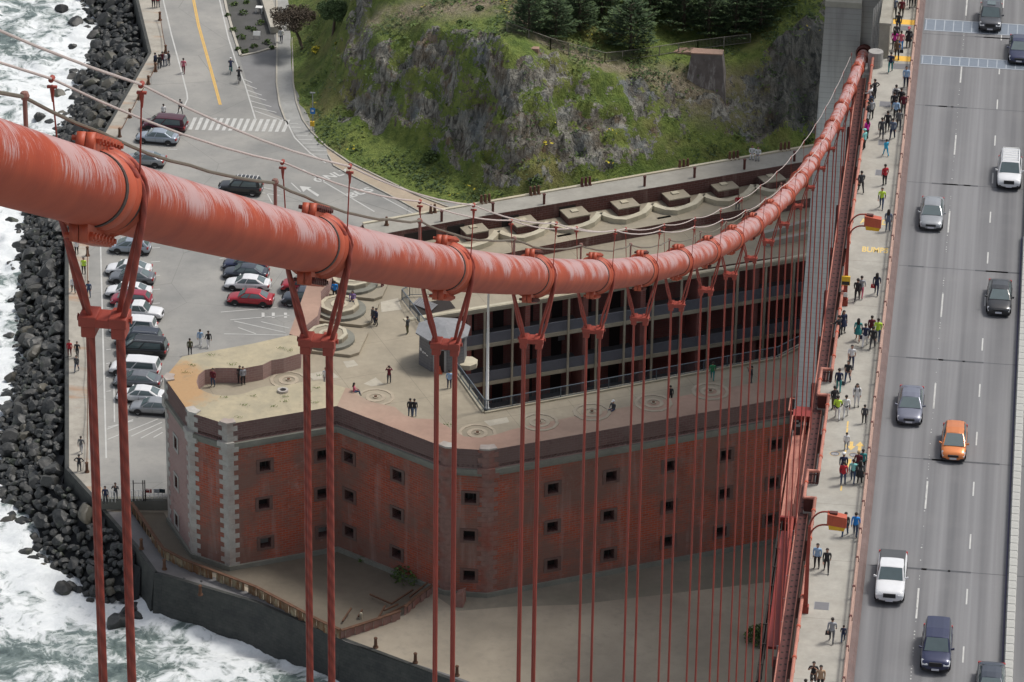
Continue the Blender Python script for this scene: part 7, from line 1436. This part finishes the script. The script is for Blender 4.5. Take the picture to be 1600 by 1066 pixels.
BP = [(1397,27,A_,'walk','bluegrey','black','person in blue grey top, top left of the sidewalk'),(1408,28,A_,'stand','maroon','black','person in maroon top and black trousers at the top of the sidewalk'),(1423,13,A_,'walk2','black','black','person in black at the very top, middle of the sidewalk'),
(1432,11,A_,'stand','black','charcoal','person in black by the road rail at the top edge'),(1415,9,A_,'stand','teal','ltgrey','person in teal top at the top edge'),(1394,17,A_,'stand','lime','charcoal','person in lime vest against the portal wall'),(1403,50,A_,'stand','black','charcoal','person in black jacket on the top yellow band'),
(1400,67,A_,'stand','charcoal','maroon','person in dark clothes just below the top yellow band'),(1407,79,A_,'stand','pink','blue','person in pink shirt and blue shorts'),(1397,78,A_,'stand','magenta','charcoal','person in magenta jacket near the portal wall'),(1401,93,A_,'walk','brown','black','person in brown jacket on the second yellow band'),
(1419,74,T_,'stand','black','black','person in long black coat with pale hat'),(1391,113,A_,'walk2','navy','teal','person in navy jacket and teal jeans beside the round pier'),(1415,136,T_,'stand','ltblue','navy','person in light blue shirt walking alone by the road rail'),
(1366,156,A_+.9,'hips','black','black','person in black with hands on hips at the outer railing'),(1360,166,A_+1.2,'lean','white','black','person in white leaning on the outer railing near the pylon'),(1362,175,A_+1.1,'lean','jean','navy','person in denim jacket leaning on the outer railing'),(1356,191,A_+1.0,'stand','black','white','person in black top and white trousers by the outer railing'),(1361,187,A_+.4,'stand','ltgrey','black','person in pale top beside the denim jacket'),
(1399,165,A_,'walk','white','black','person in white shirt leading the large group'),(1407,170,A_,'walk2','black','black','person in black right side of the large group'),(1396,176,A_,'walk','black','charcoal','person in black left side of the large group'),(1399,187,A_,'walk2','ltblue','black','person in pale blue shirt in the large group'),(1411,178,A_,'stand','maroon','charcoal','person in maroon at the right edge of the large group'),
(1404,203,A_,'walk','grey','charcoal','person in grey top behind the large group'),(1386,207,A_,'walk2','black','black','person in black with wide stance above the grey pair'),(1377,217,A_,'walk','charcoal','charcoal','person in charcoal top, left of the grey pair'),(1394,218,A_,'walk2','bluegrey','navy','person in blue grey top, right of the grey pair'),
(1354,219,A_+.8,'stand','magenta','black','person in magenta scarf at the outer railing'),(1350,234,A_+.9,'stand','turq','black','person in turquoise cap top at the outer railing'),(1345,301,A_+.3,'walk','charcoal','black','person in charcoal jacket walking beside the outer railing'),
(1382,290,A_+.7,'stand','red','black','person in red jacket beside a hatch plate'),(1377,326,T_,'walk','lime','jean','person in bright lime vest and jeans'),(1387,362,A_,'stand','bluegrey','bluegrey','person in slate blue with long hair by the word AHEAD'),
(1369,461,A_,'walk','navy','navy','person in navy carrying a red jacket'),(1339,471,A_,'walk2','black','black','person in black jacket and shorts near the call box'),(1345,466,A_,'walk','ltgrey','pink','person in pale grey beside the black jacketed walker'),(1310,529,A_+.9,'lean','black','black','person in black leaning out over the railing'),(1317,521,T_+.5,'stand','navy','charcoal','person in long dark coat facing the railing'),
(1340,533,A_,'walk','teal','skin','person in teal dress with long dark hair'),(1351,542,A_,'walk2','navy','white','person in navy top and white trousers'),(1361,528,A_,'walk','maroon','black','person in maroon top inside the group of six'),(1363,545,A_,'walk2','black','charcoal','person in black at the near side of the group of six'),(1371,533,A_,'walk','lime','jean','person in lime top at the right of the group of six'),
(1330,574,T_,'walk','white','navy','person in white T-shirt walking towards the camera'),(1324,599,T_,'walk2','black','jean','person in black top between white T-shirt and dark jacket'),(1310,612,A_,'walk','navy','teal','person in dark jacket above the refuge bay'),
(1303,640,A_+.4,'stand','black','olive','person in black top left of the lime vest'),(1308,655,A_,'walk','lime','white','person in lime vest and white trousers'),(1321,653,A_,'walk2','white','white','person in long white shirt beside the lime vest'),(1338,636,T_,'stand','white','white','person in white with dark backpack straps'),
(1317,745,A_,'stand','navy','navy','person in navy with white cap behind the red jacket'),(1317,758,A_,'stand','red','jean','person in bright red jacket and jeans'),(1332,755,A_,'walk','turq','jean','person in turquoise shirt and jeans'),(1343,756,A_,'stand','charcoal','black','person in dark skirt beside the turquoise shirt'),(1340,741,A_,'stand','maroon','black','person in maroon behind the turquoise shirt'),(1347,738,A_,'stand','teal','black','person in teal sleeve by the road rail'),
(1336,838,A_,'walk','blue','jean','person in bright blue jacket and jeans'),(1320,838,A_,'walk2','black','jean','person in black jacket partly under the nearer lamp head'),(1276,888,T_,'stand','ltblue','black','person in pale blue top behind the lamp pole'),(1291,894,T_,'walk','black','black','person in black with folded arms by the lamp pole'),
(1299,1004,A_,'walk','ltgrey','grey','person in light grey shirt holding a child by the hand'),(1270,1072,T_,'phone','black','charcoal','person in black T-shirt raising a hand at the bottom edge'),(1281,1080,T_,'stand','tan','black','person in tan top at the bottom edge'),(1267,1098,A_,'stand','white','navy','person in white top cut by the bottom edge'),(1257,1100,A_,'stand','green','black','person in green top cut by the bottom edge near the railing')]
for k, t_ in enumerate(BP):
    x, y, f, ps, a, c, lb = t_; kw = {}
    if 'long' in lb and 'hair' in lb or 'dress' in lb or k in (2, 9, 16, 28, 34): kw['hair'] = 'long'
    if 'dress' in lb: kw['skirt'] = 'teal'; kw['sleeve'] = 'skin'
    if 'dark skirt' in lb: kw['skirt'] = 'black'; kw['hair'] = 'long'
    if 'long black coat' in lb: kw['skirt'] = 'black'; kw['hat'] = 'pink'
    if 'long dark coat' in lb: kw['skirt'] = 'navy'; kw['hair'] = 'long'
    if 'white cap' in lb: kw['hat'] = 'white'
    if 'cap top' in lb: kw['hat'] = 'turq'
    if 'backpack' in lb: kw['pack'] = 'black'
    if lb.startswith('person in white shirt leading'): kw['pack'] = 'charcoal'
    if 'T-shirt' in lb or 'turquoise shirt' in lb or 'vest' in lb: kw['sleeve'] = 'skin' if 'T-shirt' in lb else 'charcoal'
    if 'brown' in lb: kw['hc'] = 'hairbrown'
    if 'maroon behind' in lb: kw['hc'] = 'hairfair'
    person(x, y, SWZ, f+random.uniform(-.15, .15), ps, a, c, lb, grp=GW, **kw)
person(1384,244,SWZ,A_+.5,'walk','sky','sky','child in bright sky blue clothes running',h=.80,grp=GW); person(1350,662,SWZ,A_,'stand','charcoal','black','child in dark shirt and shorts by the road rail',h=.82,grp=GW)
person(1322,703,SWZ,A_,'stand','white','ltgrey','child in white shirt beside the yellow arrow',h=.72,grp=GW); person(1317,1003,SWZ,A_,'walk2','navy','jean','child in navy top with white hem holding a hand',h=.68,grp=GW)
GR = 'visitors on the fort roof'
for x, y, z, f, ps, a, c, lb in ((608,599,FL,.2,'phone','maroon','charcoal','person raising a camera in the middle of the fort roof'),(702,607,FL,0,'stand','ltblue','navy','person in light blue shirt below the lighthouse'),(641,651,FL,A_,'stand','black','jean','left person of the pair in black at the front parapet'),(647.5,651,FL,A_,'stand','black','ltjean','right person of the pair in black at the front parapet'),
    (637,522,FL,1.2,'stand','charcoal','olive','person in charcoal top beside the stair railing'),(583,506,FL,2.4,'stand','charcoal','navy','person in charcoal coat at the corner of the middle gun platform'),(588,509,FL,2.2,'stand','navy','black','person in navy coat at the corner of the middle gun platform'),(523,467,FL,0,'stand','blue','black','person in blue jacket beside the east parapet'),
    (333,604,FL,T_-.3,'stand','maroon','jean','person in maroon top inside the round bastion'),(380,601,FL,T_+.4,'stand','ltgrey','black','person in grey top leaning in the round bastion'),(375,599,FL,T_,'stand','black','black','person in black beside the grey top in the round bastion'),(509,602,FL,T_,'stand','white','ltgrey','person in white behind the second suspender rope'),
    (1047,630,FL,A_,'stand','black','black','person in black on the long roof walkway'),(1113,594,FL,0,'walk','green','teal','person in green jacket on the long roof walkway'),(1174,600,FL,1.5,'phone','charcoal','grey','person photographing from the far end of the roof walkway'),(698,392,18.45,T_,'stand','white','charcoal','person in white shirt behind the cable on the gun terrace'),(598,452,FL,1.0,'stand','pink','maroon','person in pink and maroon beside the upper gun platform')):
    person(x, y, z, f, ps, a, c, lb, grp=GR)
person(553,618,FT-.42,-1.2,'sit','pink','jean','seated person in pink on the front parapet by the left rings',hair='long',grp=GR); person(958,646,FT-.42,T_-.6,'sit','charcoal','jean','seated person in dark clothes with pale cap on the pink parapet',hat='white',grp=GR)
person(551,474,FL+.55,T_,'sit','purple','navy','seated person in purple on the middle gun platform',hair='long',grp=GR); person(1153,323,18.5,T_,'sit','red','charcoal','seated person in red on the scalloped kerb',grp=GR)
person(1175,246,20.0,T_,'sit','white','white','left person in white sitting on the rear parapet',grp=GR); person(1184,248,20.0,T_,'sit','white','ltgrey','right person in white sitting on the rear parapet',grp=GR)
GL_ = 'visitors around the parking lot'
for x, y, f, ps, a, c, lb in ((243,106,1.2,'stand','navy','black','person in navy left of the group at the quay bend'),(249,108,.4,'stand','black','charcoal','person in black in the group at the quay bend'),(254,104,0,'stand','maroon','navy','person in maroon in the group at the quay bend'),(258,104,0,'stand','white','jean','person in white and lilac in the group at the quay bend'),(264,102,2.4,'stand','charcoal','grey','person in grey right of the group at the quay bend'),
    (282,178,.6,'walk','charcoal','charcoal','person in charcoal walking near the crosswalk'),(256,186,.5,'stand','white','black','person in white behind the maroon minivan'),(240,12,0,'stand','maroon','black','person in maroon at the quay top edge'),(247,12,0,'stand','red','charcoal','person in red at the quay top edge'),(287,115,0,'walk','pink','maroon','jogger in pink on the road edge'),
    (120,398,.4,'stand','white','black','person in white top and black trousers under the cable clamp'),(131,428,T_,'stand','lime','black','person in yellow and black behind the left rope'),(115,458,.3,'walk','white','black','person in white and black near the sea edge'),(139,465,T_,'stand','jean','jean','person in denim behind the nearest suspender'),(109,557,T_,'stand','red','maroon','person in red on the quay'),(121,559,T_,'walk','black','black','person in black crouching forward beside the red one'),(120,581,T_,'walk2','charcoal','jean','person in dark top and jeans on the quay'),
    (127,708,A_,'walk','grey','ltgrey','person in grey at the lower quay'),(124,737,A_,'hips','black','charcoal','person in black with camera at the lower quay'),(165,787,T_,'stand','navy','charcoal','person in navy by the white railing'),(181,782,T_,'phone','charcoal','grey','person taking a picture by the white railing'),(313,541,0,'walk','ltblue','white','person in pale blue shirt crossing the lot'),(326,543,.5,'walk2','black','white','person in black and white crossing the lot'),(297,555,.3,'stand','olive','black','person in olive coat by the bastion corner'),(439.5,67,A_,'walk','white','navy','person in white on the footpath under the tree')):
    person(x, y, GZ, f+.0, ps, a, c, lb, grp=GL_)
# bags
def bag(loc, c, label, s_=1.0):
    r = bpy.data.objects.new('hand_bag', None); COL.objects.link(r); r.location = loc; tag(r, label, 'bag'); b = MB(); b.hexa([(-.16*s_, -.07, -.30), (.16*s_, -.07, -.30), (.16*s_, .07, -.30), (-.16*s_, .07, -.30)], [(-.13*s_, -.04, 0), (.13*s_, -.04, 0), (.13*s_, .04, 0), (-.13*s_, .04, 0)]); b.build('pouch', CLM[c], r, bevel=.02)
    b = MB(); b.tube([(-.08, 0, 0), (-.06, 0, .12), (.06, 0, .12), (.08, 0, 0)], .012, 5); b.build('handle', CLM[c], r)
for x, y, c, lb in ((1292.5,1003,'black','black bag carried by the person in light grey shirt'),(1346,540,'navy','dark blue bag carried beside the white trousers'),(1363,460,'red','red jacket bag carried by the person in navy'),(1408,92,'black','black bag beside the brown jacket on the yellow band'),(1316,612,'charcoal','dark shoulder bag beside the person in dark jacket'),(1341,300,'black','black bag hanging beside the person in charcoal jacket')):
    p = at(x, y, SWZ); bag((p.x, p.y, SWZ+.84), c, lb)
# cyclists
def bicycle(px_, py_, f, label):
    p = at(px_, py_, GZ); r = empty('bicycle', p, f, label, 'bicycle', 'bicycles on the road')
    for y in (-.52, .52):
        b = MB(); b.tube([(0, y+.33*math.cos(t_), .345+.33*math.sin(t_)) for t_ in [2*math.pi*k/20 for k in range(20)]], .02, 5, 0, True, True)
        for k in range(6): t_ = math.pi*k/6; b.bar((0, y-.31*math.cos(t_), .345-.31*math.sin(t_)), (0, y+.31*math.cos(t_), .345+.31*math.sin(t_)), .006)
        b.build('wheel', M['black'], r)
    b = MB()
    for a, c in (((0, -.52, .345), (0, -.1, .30)), ((0, -.52, .345), (0, -.2, .82)), ((0, -.1, .30), (0, -.2, .88)), ((0, -.1, .30), (0, .36, .80)), ((0, -.19, .78), (0, .34, .86)), ((0, .52, .345), (0, .34, .92))): b.tube([a, c], .02, 6)
    b.build('frame', M['steel'], r); b = MB(); b.tube([(-.22, .42, .98), (0, .34, .95), (.22, .42, .98)], .015, 6); b.build('handlebar', M['dark'], r); b = MB(); b.box(-.06, .06, -.34, -.08, .88, .93); b.build('saddle', M['black'], r, bevel=.02)
    return r
bicycle(361, 114, .1, 'bicycle under the rider in navy'); bicycle(374, 129, .1, 'bicycle under the rider in black')
person(360.5,116,GZ,.1,'ride','navy','teal','cyclist in navy riding away along the road',hat='white',grp='cyclists on the road'); person(373.5,131,GZ,.1,'ride','black','charcoal','cyclist in black riding behind the navy one',grp='cyclists on the road')
